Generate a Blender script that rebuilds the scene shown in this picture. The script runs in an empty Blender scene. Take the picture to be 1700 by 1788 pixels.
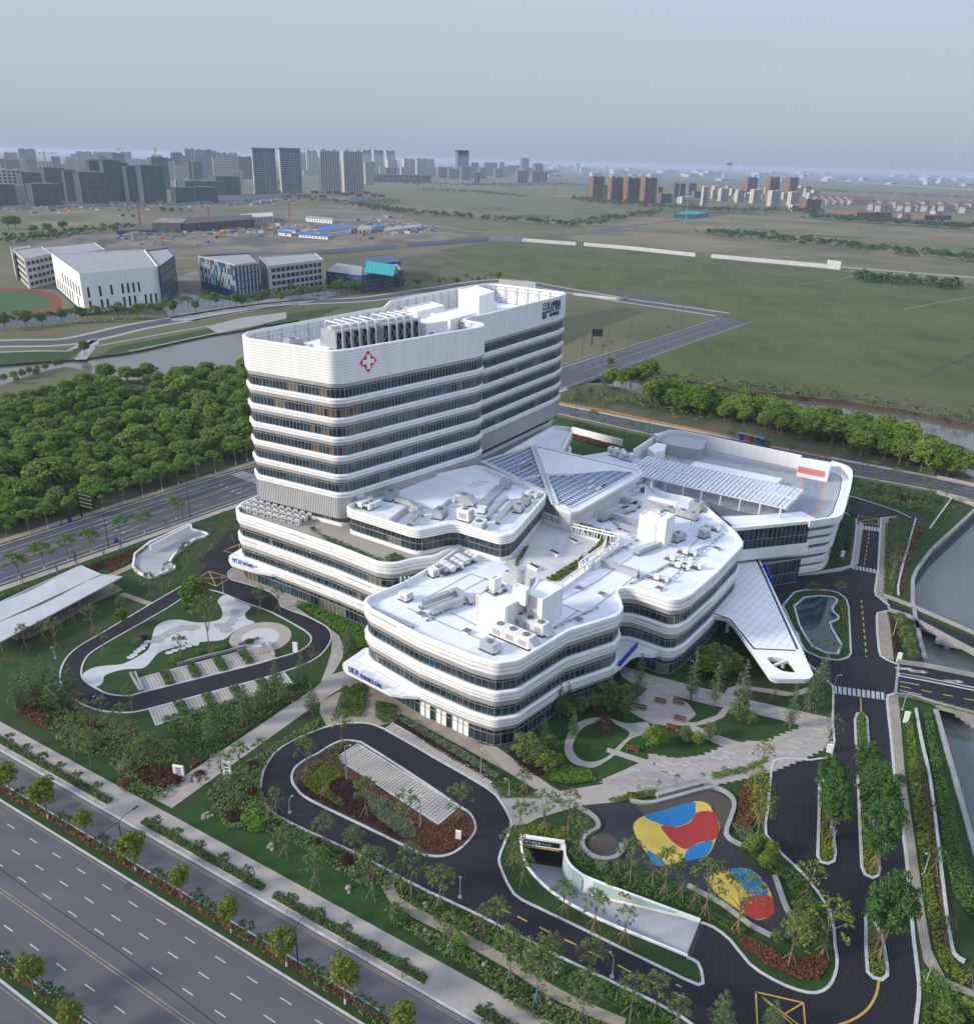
import bpy,math,random
import numpy as np
from mathutils import Vector,Matrix
from mathutils.geometry import tessellate_polygon
R=math.radians
random.seed(7)
rng=np.random.default_rng(7)
scene=bpy.context.scene
COL=scene.collection
# camera
CAMH=100.0
FPX,PITCH,ROLL=1462.7,22.745,1.4325
PW,PH=1700.0,1788.0
_p,_r=R(PITCH),R(ROLL)
FWD=np.array([0,math.cos(_p),-math.sin(_p)])
_rt=np.array([1.0,0,0]);_up=np.cross(_rt,FWD)
RGT=_rt*math.cos(_r)+_up*math.sin(_r)
UPV=-_rt*math.sin(_r)+_up*math.cos(_r)
EYE=np.array([0,0,CAMH])
cam_data=bpy.data.cameras.new('camera')
cam=bpy.data.objects.new('camera',cam_data)
COL.objects.link(cam)
cam.matrix_world=Matrix(((RGT[0],UPV[0],-FWD[0],0),(RGT[1],UPV[1],-FWD[1],0),(RGT[2],UPV[2],-FWD[2],CAMH),(0,0,0,1)))
cam_data.sensor_fit='HORIZONTAL'
cam_data.sensor_width=36.0
cam_data.lens=36.0*FPX/PW
cam_data.clip_start=1.0
cam_data.clip_end=80000
scene.camera=cam
# sky, sun, exposure
SUN_EL,SUN_AZ=24.0,194.0
world=bpy.data.worlds.new('World')
scene.world=world
world.use_nodes=True
nt=world.node_tree
bg=nt.nodes['Background']
sky=nt.nodes.new('ShaderNodeTexSky')
sky.sky_type='NISHITA'
sky.sun_disc=False
sky.sun_elevation=R(SUN_EL)
sky.sun_rotation=R(90-SUN_AZ)
sky.air_density=1.0
sky.dust_density=1.5
sky.ozone_density=2.0
tc=nt.nodes.new('ShaderNodeTexCoord')
sep=nt.nodes.new('ShaderNodeSeparateXYZ')
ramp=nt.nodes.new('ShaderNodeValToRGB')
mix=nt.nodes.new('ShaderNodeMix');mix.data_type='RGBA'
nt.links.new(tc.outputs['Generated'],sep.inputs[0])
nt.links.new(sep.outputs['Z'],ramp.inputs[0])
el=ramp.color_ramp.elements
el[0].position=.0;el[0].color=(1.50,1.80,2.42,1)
el[1].position=1.0;el[1].color=(4.0,4.9,6.6,1)  # zenith stop, above the view, brightened and blued to add ambient fill
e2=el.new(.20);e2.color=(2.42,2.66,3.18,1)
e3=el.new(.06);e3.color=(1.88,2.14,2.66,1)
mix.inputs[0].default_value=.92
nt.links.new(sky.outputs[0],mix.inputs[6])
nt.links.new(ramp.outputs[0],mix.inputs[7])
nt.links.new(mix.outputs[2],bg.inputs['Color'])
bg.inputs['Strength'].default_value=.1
sun_l=bpy.data.lights.new('sun','SUN')
sun=bpy.data.objects.new('sun',sun_l)
COL.objects.link(sun)
sun_l.energy=2.0
sun_l.angle=R(11)
sun_l.color=(1.0,.90,.76)
_sd=Vector((math.cos(R(SUN_AZ))*math.cos(R(SUN_EL)),math.sin(R(SUN_AZ))*math.cos(R(SUN_EL)),math.sin(R(SUN_EL))))
sun.rotation_euler=_sd.to_track_quat('Z','Y').to_euler()
sun.location=_sd*500
vs=scene.view_settings
vs.view_transform='Standard';vs.look='None';vs.exposure=1.22;vs.gamma=1.0
vs.use_curve_mapping=False
scene.cycles.use_denoising=True
scene.cycles.max_bounces=5
scene.cycles.diffuse_bounces=2
scene.cycles.glossy_bounces=2
scene.cycles.volume_bounces=0
scene.cycles.transparent_max_bounces=4
# helpers
def ray(x,y):
 return FWD*FPX+RGT*(x-PW/2)-UPV*(y-PH/2)
def at(x,y,z=.0):
 d=ray(x,y)
 t=(z-CAMH)/d[2]
 return Vector((d[0]*t,d[1]*t,z))
def pts(l,z=.0):
 return[(at(x,y,z).x,at(x,y,z).y)for x,y in l]
def rise(xg,yg,yt,z0=.0):
 """height above z0 of an upright standing at picture point xg,yg whose top is seen at row yt"""
 g=at(xg,yg,z0)
 lo,hi=.0,300.0
 for _ in range(40):
  m=(lo+hi)/2
  v=np.array([g.x,g.y,z0+m])-EYE
  if PH/2-FPX*(v@UPV)/(v@FWD)>yt:
   lo=m
  else:
   hi=m
 return lo
def scale_at(g):
 """metres per picture pixel at a point"""
 v=np.array([g[0],g[1],g[2]if len(g)>2 else 0])-EYE
 return(v@FWD)/FPX
def smooth(p,closed=True,n=6):
 """Catmull-Rom curve through 2-D points"""
 out=[]
 N=len(p)
 rngk=range(N)if closed else range(N-1)
 for i in rngk:
  if closed:
   a,b,c,d=p[i-1],p[i],p[(i+1)%N],p[(i+2)%N]
  else:
   a,b,c,d=p[max(i-1,0)],p[i],p[i+1],p[min(i+2,N-1)]
  for k in range(n):
   t=k/n
   t2,t3=t*t,t*t*t
   out.append(tuple(.5*(2*b[j]+(c[j]-a[j])*t+(2*a[j]-5*b[j]+4*c[j]-d[j])*t2+(3*b[j]-a[j]-3*c[j]+d[j])*t3)for j in(0,1)))
 if not closed:
  out.append(tuple(p[-1]))
 return out
def fillet(p,r,n=7,closed=True):
 """round the corners of a polygon; r is a radius or a list of radii"""
 out=[]
 N=len(p)
 for i in range(N):
  ri=r[i]if isinstance(r,(list,tuple))else r
  if(not closed and i in(0,N-1))or ri<=0:
   out.append(tuple(p[i]));continue
  a,b,c=(np.array(p[i-1]),np.array(p[i]),np.array(p[(i+1)%N]))
  u,v=a-b,c-b
  lu,lv=np.hypot(*u),np.hypot(*v)
  u,v=u/lu,v/lv
  cosang=max(-1,min(1,u@v))
  ang=math.acos(cosang)
  if ang>R(176):
   out.append(tuple(b));continue
  d=min(ri/math.tan(ang/2),.48*lu,.48*lv)
  s,e=b+u*d,b+v*d
  for k in range(n+1):
   t=k/n
   q=(1-t)**2*s+2*t*(1-t)*(b*.85+(s+e)/2*.15)+t*t*e
   out.append(tuple(q))
 return out
def area2(p):
 return sum(p[i-1][0]*p[i][1]-p[i][0]*p[i-1][1]for i in range(len(p)))
def ccw(p):
 return list(p)if area2(p)>0 else list(p)[::-1]
def offset(p,d,closed=True):
 """move a polyline sideways (outwards for a counter-clockwise outline)"""
 out=[]
 N=len(p)
 for i in range(N):
  b=np.array(p[i])
  a=np.array(p[i-1])if(closed or i>0)else None
  c=np.array(p[(i+1)%N])if(closed or i<N-1)else None
  ns=[]
  for s,e in((a,b),(b,c)):
   if s is None or e is None:
    continue
   t=e-s
   L=np.hypot(*t)
   if L>1e-6:
    ns.append(np.array([t[1],-t[0]])/L)
  if not ns:
   out.append(tuple(b));continue
  n=sum(ns)
  L=np.hypot(*n)
  n=n/L if L>1e-6 else ns[0]
  k=1/max(.5,n@ns[0])
  out.append(tuple(b+n*d*k))
 return out
def inside(poly,x,y):
 poly=np.asarray(poly)
 x1,y1=poly[:,0],poly[:,1]
 x2,y2=np.roll(x1,-1),np.roll(y1,-1)
 x=np.atleast_1d(x)[:,None];y=np.atleast_1d(y)[:,None]
 with np.errstate(divide='ignore',invalid='ignore'):
  c=((y1>y)!=(y2>y))&(x<(x2-x1)*(y-y1)/(y2-y1+1e-12)+x1)
 return c.sum(1)%2==1
def scatter(poly,spacing,jit=.8,holes=()):
 """roughly even points inside a polygon"""
 a=np.asarray(poly)
 x0,y0=a.min(0);x1,y1=a.max(0)
 xs=np.arange(x0,x1,spacing);ys=np.arange(y0,y1,spacing)
 X,Y=np.meshgrid(xs,ys)
 X=X+(np.arange(len(ys))%2)[:,None]*spacing/2
 X=X.ravel()+(rng.random(X.size)-.5)*spacing*jit
 Y=Y.ravel()+(rng.random(Y.size)-.5)*spacing*jit
 k=inside(poly,X,Y)
 for h in holes:
  k&=~inside(h,X,Y)
 return np.stack([X[k],Y[k]],1)
def resample(p,step,closed=True):
 """evenly spaced points along a polyline, about step apart"""
 q=[np.array(v)for v in p]
 if closed:
  q.append(q[0])
 q=np.array(q)
 L=np.hypot(*np.diff(q,axis=0).T)
 s=np.concatenate([[0],np.cumsum(L)])
 n=max(1,int(round(s[-1]/step)))
 t=np.linspace(0,s[-1],n+1)
 o=np.stack([np.interp(t,s,q[:,0]),np.interp(t,s,q[:,1])],1)
 return[tuple(v)for v in(o[:-1]if closed else o)]
def plen(p):
 q=np.array(p)
 return np.hypot(*np.diff(q,axis=0).T).sum()
def along(p,s):
 """point and unit tangent at distance s along an open polyline"""
 for i in range(len(p)-1):
  a,b=np.array(p[i]),np.array(p[i+1])
  L=np.hypot(*(b-a))
  if s<=L or i==len(p)-2:
   t=(b-a)/max(L,1e-9)
   return a+t*s,t
  s-=L
def setp(o,label=None,cat=None,group=None,kind=None):
 if label:o['label']=label
 if cat:o['category']=cat
 if group:o['group']=group
 if kind:o['kind']=kind
 return o
def empty(name,loc,label,cat,group=None,rz=0):
 o=bpy.data.objects.new(name,None)
 COL.objects.link(o)
 o.location=loc
 o.rotation_euler=(0,0,rz)
 o.empty_display_size=.5
 return setp(o,label,cat,group)
def link(name,me,parent=None,loc=None):
 o=bpy.data.objects.new(name,me)
 COL.objects.link(o)
 if parent is not None:
  o.parent=parent
 if loc is not None:
  o.location=loc
 return o
class MB:
 """collects geometry for one mesh; origin is subtracted from every vertex when it is built"""
 def __init__(s,origin=(0,0,0)):
  s.v,s.f,s.m,s.o=[],[],[],Vector(origin)
 def face(s,vs,m=0):
  i=len(s.v)
  s.v.extend(vs)
  s.f.append(tuple(range(i,i+len(vs))));s.m.append(m)
 def box(s,c,d,rz=0,m=0,top=None,tilt=None):
  """box centred at c with full sizes d; c[2] is the bottom"""
  x,y,z=d[0]/2,d[1]/2,d[2]
  ca,sa=math.cos(rz),math.sin(rz)
  i=len(s.v)
  for(px,py,pz)in((-x,-y,0),(x,-y,0),(x,y,0),(-x,y,0),(-x,-y,z),(x,-y,z),(x,y,z),(-x,y,z)):
   s.v.append((c[0]+px*ca-py*sa,c[1]+px*sa+py*ca,c[2]+pz))
  for k,f in enumerate(((0,3,2,1),(4,5,6,7),(0,1,5,4),(1,2,6,5),(2,3,7,6),(3,0,4,7))):
   s.f.append(tuple(i+j for j in f));s.m.append(top if(k==1 and top is not None)else m)
 def bar(s,a,b,w,h=None,m=0):
  """rectangular bar from a to b; width w across, height h"""
  a,b=Vector(a),Vector(b)
  h=w if h is None else h
  t=(b-a).normalized()
  side=t.cross(Vector((0,0,1)))
  side=side.normalized()if side.length>1e-4 else Vector((1,0,0))
  up=side.cross(t)
  i=len(s.v)
  for q in(a,b):
   for(u,v)in((-1,-1),(1,-1),(1,1),(-1,1)):
    s.v.append(tuple(q+side*u*w/2+up*v*h/2))
  for f in((0,1,2,3),(4,7,6,5),(0,4,5,1),(1,5,6,2),(2,6,7,3),(3,7,4,0)):
   s.f.append(tuple(i+j for j in f));s.m.append(m)
 def tube(s,a,b,r0,r1=None,n=8,m=0,caps=True):
  a,b=Vector(a),Vector(b)
  r1=r0 if r1 is None else r1
  t=(b-a).normalized()
  u=t.orthogonal().normalized();w=t.cross(u)
  i=len(s.v)
  for q,r in((a,r0),(b,r1)):
   for k in range(n):
    an=2*math.pi*k/n
    s.v.append(tuple(q+(u*math.cos(an)+w*math.sin(an))*r))
  for k in range(n):
   s.f.append((i+k,i+(k+1)%n,i+n+(k+1)%n,i+n+k));s.m.append(m)
  if caps:
   s.f.append(tuple(i+n+k for k in range(n)));s.m.append(m)
   s.f.append(tuple(i+n-1-k for k in range(n)));s.m.append(m)
 def path(s,P,r,n=6,m=0):
  for a,b in zip(P[:-1],P[1:]):
   s.tube(a,b,r,r,n,m)
 def flat(s,p,z,m=0,holes=(),up=True):
  loops=[[Vector((a,b,0))for a,b in p]]+[[Vector((a,b,0))for a,b in h]for h in holes]
  i=len(s.v)
  for l in loops:
   s.v.extend((q.x,q.y,z)for q in l)
  allp=[q for l in loops for q in l]
  for t in tessellate_polygon(loops):
   a,b,c=(allp[k]for k in t)
   cr=(b.x-a.x)*(c.y-a.y)-(b.y-a.y)*(c.x-a.x)
   if abs(cr)<1e-9:continue
   if(cr>0)!=up:t=(t[0],t[2],t[1])
   s.f.append(tuple(i+k for k in t));s.m.append(m)
 def prism(s,p,z0,z1,m=0,top=None,holes=(),bottom=True):
  p=ccw(p)
  s.flat(p,z1,m if top is None else top,holes)
  if bottom:s.flat(p,z0,m,holes,up=False)
  s.wall(p,z0,z1,m)
  for h in holes:
   s.wall(ccw(h)[::-1],z0,z1,m)
 def wall(s,p,z0,z1,m=0,closed=True):
  i=len(s.v);N=len(p)
  s.v.extend((a,b,z0)for a,b in p);s.v.extend((a,b,z1)for a,b in p)
  for k in range(N if closed else N-1):
   j=(k+1)%N
   s.f.append((i+k,i+j,i+N+j,i+N+k));s.m.append(m)
 def loft(s,rings,ms,closed=True):
  """rings: list of lists of xyz, all the same length; ms: material of each strip"""
  i=len(s.v);N=len(rings[0])
  for r in rings:s.v.extend(r)
  for q in range(len(rings)-1):
   for k in range(N if closed else N-1):
    j=(k+1)%N
    s.f.append((i+q*N+k,i+q*N+j,i+(q+1)*N+j,i+(q+1)*N+k));s.m.append(ms[q])
 def ribbon(s,line,w,z,m=0,closed=False):
  l,r=offset(line,-w/2,closed),offset(line,w/2,closed)
  i=len(s.v);N=len(line)
  s.v.extend((a,b,z)for a,b in l);s.v.extend((a,b,z)for a,b in r)
  for k in range(N if closed else N-1):
   j=(k+1)%N
   s.f.append((i+k,i+N+k,i+N+j,i+j));s.m.append(m)
 def rail(s,line,w,z0,z1,m=0,closed=False):
  """a low wall or kerb of width w along a line"""
  l,r=offset(line,-w/2,closed),offset(line,w/2,closed)
  i=len(s.v);N=len(line)
  for q,z in((l,z0),(l,z1),(r,z1),(r,z0)):
   s.v.extend((a,b,z)for a,b in q)
  for k in range(N if closed else N-1):
   j=(k+1)%N
   for q in range(3):
    s.f.append((i+q*N+k,i+(q+1)*N+k,i+(q+1)*N+j,i+q*N+j));s.m.append(m)
  if not closed:
   s.f.append((i,i+3*N,i+2*N,i+N));s.m.append(m)
   e=N-1
   s.f.append((i+e,i+N+e,i+2*N+e,i+3*N+e));s.m.append(m)
 def mesh(s,name,mats):
  me=bpy.data.meshes.new(name)
  if any(s.o):
   ox,oy,oz=s.o
   vv=[(a-ox,b-oy,c-oz)for a,b,c in s.v]
  else:
   vv=s.v
  me.from_pydata([tuple(q)for q in vv],[],s.f)
  mats=mats if isinstance(mats,(list,tuple))else[mats]
  for q in mats:me.materials.append(q)
  if len(mats)>1:
   me.polygons.foreach_set('material_index',np.array(s.m,dtype=np.int32))
  me.update()
  return me
 def build(s,name,mats,parent=None,kind=None,label=None):
  o=link(name,s.mesh(name,mats),parent)
  if parent is None and any(s.o):o.location=s.o
  return setp(o,label=label,kind=kind)
# materials
MATS={}
def mat(name,c,rough=.7,c2=None,scale=1.0,detail=4,spec=.3,metal=.0,bump=.0,bscale=None,c3=None,scale3=.02,island=None,stretch=None,lo=.35,hi=.65,emit=.0):
 """Principled material; colour mixed by world-space noise (c..c2, then towards c3 in broad patches), optional bump"""
 m=bpy.data.materials.new(name)
 m.use_nodes=True
 n=m.node_tree;b=n.nodes['Principled BSDF']
 b.inputs['Roughness'].default_value=rough
 b.inputs['Specular IOR Level'].default_value=spec
 b.inputs['Metallic'].default_value=metal
 b.inputs['Base Color'].default_value=(*c,1)
 geo=None
 def noise(sc,det,st=None):
  nonlocal geo
  if geo is None:
   geo=n.nodes.new('ShaderNodeNewGeometry')
  src=geo.outputs['Position']
  if st:
   mp=n.nodes.new('ShaderNodeMapping')
   mp.inputs['Rotation'].default_value=(0,0,st[2])
   mp.inputs['Scale'].default_value=(st[0],st[1],st[3]if len(st)>3 else 1)
   n.links.new(src,mp.inputs[0]);src=mp.outputs[0]
  t=n.nodes.new('ShaderNodeTexNoise')
  t.inputs['Scale'].default_value=sc;t.inputs['Detail'].default_value=det
  t.inputs['Roughness'].default_value=.62
  n.links.new(src,t.inputs['Vector'])
  return t
 def ramped(t,a,z):
  mr=n.nodes.new('ShaderNodeMapRange')
  mr.inputs[1].default_value=a;mr.inputs[2].default_value=z
  n.links.new(t,mr.inputs[0])
  return mr.outputs[0]
 def blend(fac,x,y):
  k=n.nodes.new('ShaderNodeMix');k.data_type='RGBA'
  n.links.new(fac,k.inputs[0])
  for sock,val in((k.inputs[6],x),(k.inputs[7],y)):
   if isinstance(val,tuple):sock.default_value=(*val,1)
   else:n.links.new(val,sock)
  return k.outputs[2]
 cur=c
 if c2 is not None:
  cur=blend(ramped(noise(scale,detail,stretch).outputs[0],lo,hi),c,c2)
 if c3 is not None:
  cur=blend(ramped(noise(scale3,4).outputs[0],.42,.62),cur,c3)
 if island is not None:
  g2=n.nodes.new('ShaderNodeNewGeometry')
  cur=blend(ramped(g2.outputs['Random Per Island'],.0,1.0),cur,island)
 if not isinstance(cur,tuple):
  n.links.new(cur,b.inputs['Base Color'])
 if bump:
  bp=n.nodes.new('ShaderNodeBump')
  bp.inputs['Strength'].default_value=min(1,bump);bp.inputs['Distance'].default_value=.15 if bump<=1 else .15*bump
  n.links.new(noise(bscale or scale*4,5).outputs[0],bp.inputs['Height'])
  n.links.new(bp.outputs[0],b.inputs['Normal'])
 if emit:
  b.inputs['Emission Color'].default_value=(*c,1);b.inputs['Emission Strength'].default_value=emit
 MATS[name]=m
 return m
def leafmat(name,c,c2,c3=None,trans=.25):
 """foliage: hue varies leaf by leaf and tree by tree"""
 m=bpy.data.materials.new(name);m.use_nodes=True
 n=m.node_tree;b=n.nodes['Principled BSDF']
 b.inputs['Roughness'].default_value=.6;b.inputs['Specular IOR Level'].default_value=.2
 g=n.nodes.new('ShaderNodeNewGeometry');oi=n.nodes.new('ShaderNodeObjectInfo')
 k=n.nodes.new('ShaderNodeMix');k.data_type='RGBA'
 n.links.new(g.outputs['Random Per Island'],k.inputs[0])
 k.inputs[6].default_value=(*c,1);k.inputs[7].default_value=(*c2,1)
 k2=n.nodes.new('ShaderNodeMix');k2.data_type='RGBA'
 mr=n.nodes.new('ShaderNodeMapRange')
 mr.inputs[1].default_value=.35;mr.inputs[2].default_value=1.0;mr.inputs[4].default_value=.75
 n.links.new(oi.outputs['Random'],mr.inputs[0]);n.links.new(mr.outputs[0],k2.inputs[0])
 n.links.new(k.outputs[2],k2.inputs[6]);k2.inputs[7].default_value=(*(c3 or c2),1)
 n.links.new(k2.outputs[2],b.inputs['Base Color'])
 tr=n.nodes.new('ShaderNodeBsdfTranslucent');ms=n.nodes.new('ShaderNodeMixShader')
 n.links.new(k2.outputs[2],tr.inputs['Color'])
 ms.inputs[0].default_value=trans
 out=n.nodes['Material Output']
 n.links.new(b.outputs[0],ms.inputs[1]);n.links.new(tr.outputs[0],ms.inputs[2]);n.links.new(ms.outputs[0],out.inputs[0])
 MATS[name]=m
 return m
M=MATS
mat('ground',(.062,.076,.030),.95,(.105,.105,.048),.012,8,c3=(.130,.117,.068),scale3=.0035,bump=.5,bscale=.8)
mat('lawn',(.013,.052,.008),.95,(.028,.070,.014),.5,6,c3=(.030,.050,.014),scale3=.05,bump=1,bscale=9)
mat('lawn_old',(.038,.060,.022),.95,(.060,.070,.032),.3,6,c3=(.070,.066,.040),scale3=.05,bump=1,bscale=6)
mat('field',(.032,.056,.013),.95,(.066,.088,.023),.06,7,c3=(.076,.092,.027),scale3=.012,bump=1,bscale=.9,stretch=(1,.25,R(20)))
mat('reeds_ground',(.034,.058,.022),.95,(.070,.072,.036),.09,7,c3=(.095,.080,.050),scale3=.02,bump=1,bscale=1.5)
mat('tan_field',(.190,.155,.095),.95,(.135,.122,.066),.02,7,c3=(.075,.085,.045),scale3=.006,stretch=(.4,1.4,.2))
mat('pale_field',(.072,.095,.036),.95,(.105,.112,.050),.02,6,c3=(.110,.100,.058),scale3=.008)
mat('earth',(.205,.172,.135),.95,(.125,.108,.084),.035,8,c3=(.078,.078,.056),scale3=.012,bump=1,bscale=.3)
mat('soil',(.050,.036,.026),.95,(.080,.062,.044),.6,6,bump=1,bscale=5)
mat('asphalt_new',(.0085,.0092,.0135),.8,(.015,.016,.021),.12,7,spec=.35,c3=(.011,.0115,.017),scale3=.5,bump=.3,bscale=8,stretch=(1,.35,R(-25)))
mat('asphalt_old',(.080,.080,.090),.85,(.105,.104,.112),.10,7,c3=(.094,.092,.098),scale3=.03,spec=.25,stretch=(.25,1.5,R(-29.6)))
mat('asphalt_mid',(.060,.064,.080),.85,(.078,.081,.096),.10,7,c3=(.068,.072,.086),scale3=.03,spec=.25,stretch=(.25,1.5,R(54.5)))
mat('paving',(.345,.315,.290),.85,(.275,.255,.240),.7,6,c3=(.315,.280,.250),scale3=.08)
mat('paving_tan',(.285,.245,.195),.85,(.225,.195,.155),.5,6)
mat('kerbstone',(.46,.47,.48),.8,(.35,.36,.37),.8,5)
mat('concrete',(.30,.30,.29),.85,(.22,.22,.22),.25,7)
mat('concrete_pale',(.34,.35,.37),.8,(.27,.28,.30),.12,7,stretch=(.3,1.5,R(-27)))
mat('white_paint',(.42,.42,.41),.7,(.34,.34,.34),1.5,5)
mat('yellow_paint',(.52,.33,.04),.7,(.36,.24,.05),1.5,5)
mat('pale_yellow_paint',(.27,.225,.145),.8,(.17,.15,.11),1.0,5)
mat('white_panel',(.81,.81,.80),.42,(.72,.725,.725),.8,4,spec=.4,stretch=(1,1,0,.12))
mat('white_wall',(.79,.79,.78),.6,(.70,.71,.71),.7,4,stretch=(1,1,0,.12))
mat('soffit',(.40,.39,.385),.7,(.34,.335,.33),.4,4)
mat('slot',(.36,.35,.345),.7)
mat('frame',(.34,.355,.37),.45,metal=.3)
mat('roof',(.66,.685,.73),.85,(.72,.74,.775),.12,7,c3=(.61,.635,.685),scale3=.07,spec=.2)
mat('duct',(.52,.54,.56),.38,(.42,.44,.47),.5,4,metal=.55)
mat('plant_white',(.70,.71,.71),.5,(.60,.61,.62),.6,5)
mat('dark_metal',(.03,.033,.04),.5)
mat('grey_metal',(.16,.17,.19),.5,metal=.3)
mat('groove',(.34,.345,.36),.8)
mat('screen_grey',(.50,.495,.49),.6,(.44,.44,.44),.3,3)
mat('black',(.008,.008,.010),.6)
mat('blue_sign',(.010,.055,.36),.5)
mat('red_sign',(.62,.008,.05),.5)
mat('trunk',(.21,.175,.135),.9,(.13,.105,.08),2.0,4)
mat('limewash',(.62,.61,.58),.9)
mat('blue_wrap',(.030,.17,.26),.8)
mat('stake',(.25,.18,.11),.9)
mat('rock',(.32,.26,.20),.9,(.20,.17,.14),1.2,6)
mat('timber',(.16,.065,.030),.7,(.11,.045,.022),2,4)
def glass(name,c,rough=.06,spec=.6,c2=None):
 return mat(name,c,rough,c2,.15,3,spec=spec)
glass('glass_dark',(.010,.019,.027),c2=(.022,.036,.046))
glass('glass_blue',(.014,.046,.078),c2=(.026,.072,.110))
glass('glass_grey',(.040,.050,.056),.08)
glass('glass_curtain',(.15,.145,.120),.12,.5)
glass('glass_teal',(.020,.055,.062),c2=(.010,.030,.038))
glass('glass_warm',(.16,.10,.055),.2,.4)
mat('roof_seam',(.52,.545,.59),.85)
# ground, water, roads
class Line:
 """a straight frame on the ground through two picture points: s along, o to the left of it"""
 def __init__(s,a,b):
  A,B=at(*a),at(*b)
  s.a=np.array([A.x,A.y]);d=np.array([B.x-A.x,B.y-A.y])
  s.len=np.hypot(*d);s.t=d/s.len;s.n=np.array([-s.t[1],s.t[0]])
  s.ang=math.atan2(s.t[1],s.t[0])
 def p(s,u,o):
  q=s.a+s.t*u+s.n*o
  return(q[0],q[1])
 def uo(s,x,y):
  g=at(x,y);d=np.array([g.x,g.y])-s.a
  return d@s.t,d@s.n
 def strip(s,u0,u1,o0,o1):
  return[s.p(u0,o0),s.p(u1,o0),s.p(u1,o1),s.p(u0,o1)]
def sheet(name,p,z,m,holes=(),kind='structure',parent=None,label=None):
 b=MB();b.flat(p,z,0,holes)
 return setp(b.build(name,M[m]if isinstance(m,str)else m,parent),label=label,kind=kind)
CANAL=pts([(1699,890),(1660,926),(1622,961),(1597,995),(1590,1012),(1589.6,1050),(1598,1098),(1614,1161),(1631,1247),(1662,1360),(1700,1500),(1760,1720),(2150,1720),(2100,960)])
RIVER_E=pts([(930,664),(995,652),(1024,641),(1077,648),(1135,662),(1188,662),(1300,681),(1480,700),(1600,719),(1700,740),(1900,785),(1900,880),(1700,834),(1690,828),(1640,800),(1600,774),(1530,751),(1480,740),(1300,716),(1183,692),(1135,688),(1050,669),(990,668),(930,684)])
RIVER_W=smooth(pts([(-120,646),(0,637),(60,632),(120,628),(180,621),(229,614),(265,607),(353,587),(423,576),(520,556),(520,612),(423,636),(339,652),(310,656),(247,662),(200,662),(150,648),(116,641),(85,646),(53,654),(0,673),(-120,700)]),n=3)
POND=pts([(1386,1060),(1404,1044.5),(1430,1041.5),(1455,1044),(1461,1050),(1452,1064),(1455,1071),(1463,1077),(1462,1083),(1448,1089),(1451,1098),(1468,1127),(1462,1143),(1440,1141),(1417,1130),(1401,1105),(1394,1090)])
RAMP=pts([(908,1466),(985,1477),(986,1500),(997,1517),(1015,1531),(1040,1542),(1090,1561),(1160,1587),(1221,1607),(1222,1611),(1200,1671),(1150,1650),(1090,1626),(1030,1600),(985,1575),(955,1553),(934,1533),(920,1515),(912,1495)])
big=[(-9000,-300),(9000,-300),(26000,60000),(-26000,60000)]
sheet('ground',big,.0,'ground',[CANAL,RIVER_E,RIVER_W,RAMP])
def water_body(name,hole,z,m,bank,bw=.5,lip=.12):
 h=ccw(hole)
 sheet(name,offset(h,.6),z,m)
 b=MB();b.wall(h[::-1],z-.5,.0,0)
 b.build(name.replace('water','bank')if 'water' in name else name+'_bank',M[bank],None,'structure')
def watermat(name,c,rough,bump,sc):
 m=mat(name,c,rough,tuple(v*1.25 for v in c),.03,4,spec=.5,bump=bump,bscale=sc)
watermat('canal_water',(.075,.092,.088),.12,.10,.9)
watermat('river_water',(.085,.086,.070),.16,.12,.8)
watermat('pond_water',(.018,.030,.044),.05,.02,1.0)
water_body('canal_water',CANAL,-2.6,'canal_water','concrete')
water_body('river_water',RIVER_E,-2.0,'river_water','soil')
water_body('river_water',RIVER_W,-.9,'river_water','soil')
sheet('pond_water',POND,.12,'pond_water')
for rim_name,line,w in(('pond_rim',POND,.5),):
 b=MB();b.rail(line,w,.0,.34,0,True);b.build(rim_name,M['kerbstone'],None,'structure')
bk=pts([(1699,890),(1622,961),(1597,995),(1590,1012),(1589.6,1050),(1598,1098),(1614,1161),(1631,1247),(1662,1360),(1700,1500),(1760,1720)])
for sg in(bk[:6],pts([(1596,1085),(1598,1098),(1611,1152)]),pts([(1629,1240),(1631,1247)])+bk[9:]):
 b=MB();b.rail(offset(sg,-.4,False),.9,-.2,.35);b.build('canal_wall',M['concrete'],None,'structure')
sheet('field',pts([(770,436),(853,423),(910,420),(1000,429),(1100,437),(1240,452),(1466,473),(1600,488),(1850,505),(2000,720),(1700,706),(1500,684),(1350,672),(1200,657),(1080,641),(1032,640),(1100,612),(1200,580),(1262,553),(1262,545),(1180,530),(1095,522),(990,500),(880,488),(770,462)]),.03,'field')
sheet('rough_grass',pts([(982,668),(1050,672),(1140,692),(1300,719),(1480,743),(1620,790),(1690,834),(1690,850),(1640,836),(1450,796),(1250,756),(1135,737),(976,703)]),.03,'reeds_ground')
sheet('reed_bed',pts([(1030,641),(1100,645),(1200,658),(1350,673),(1500,685),(1700,707),(1900,730),(1900,780),(1700,738),(1600,717),(1480,698),(1300,679),(1188,660),(1135,660),(1077,646)]),.02,'reeds_ground')
sheet('grass_plot',pts([(980,585),(985,553),(1090,535),(1125,545),(1050,572),(984,604)]),.03,'lawn_old')
sheet('bare_earth',pts([(55,432),(90,416),(170,407),(250,398),(330,385),(420,374),(480,366),(640,356),(690,372),(760,392),(850,405),(770,421),(690,428),(560,442),(430,452),(300,452),(190,446)]),.04,'earth')
sheet('bare_earth',pts([(310,485),(345,470),(352,520),(330,545),(300,535)]),.045,'earth')
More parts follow.
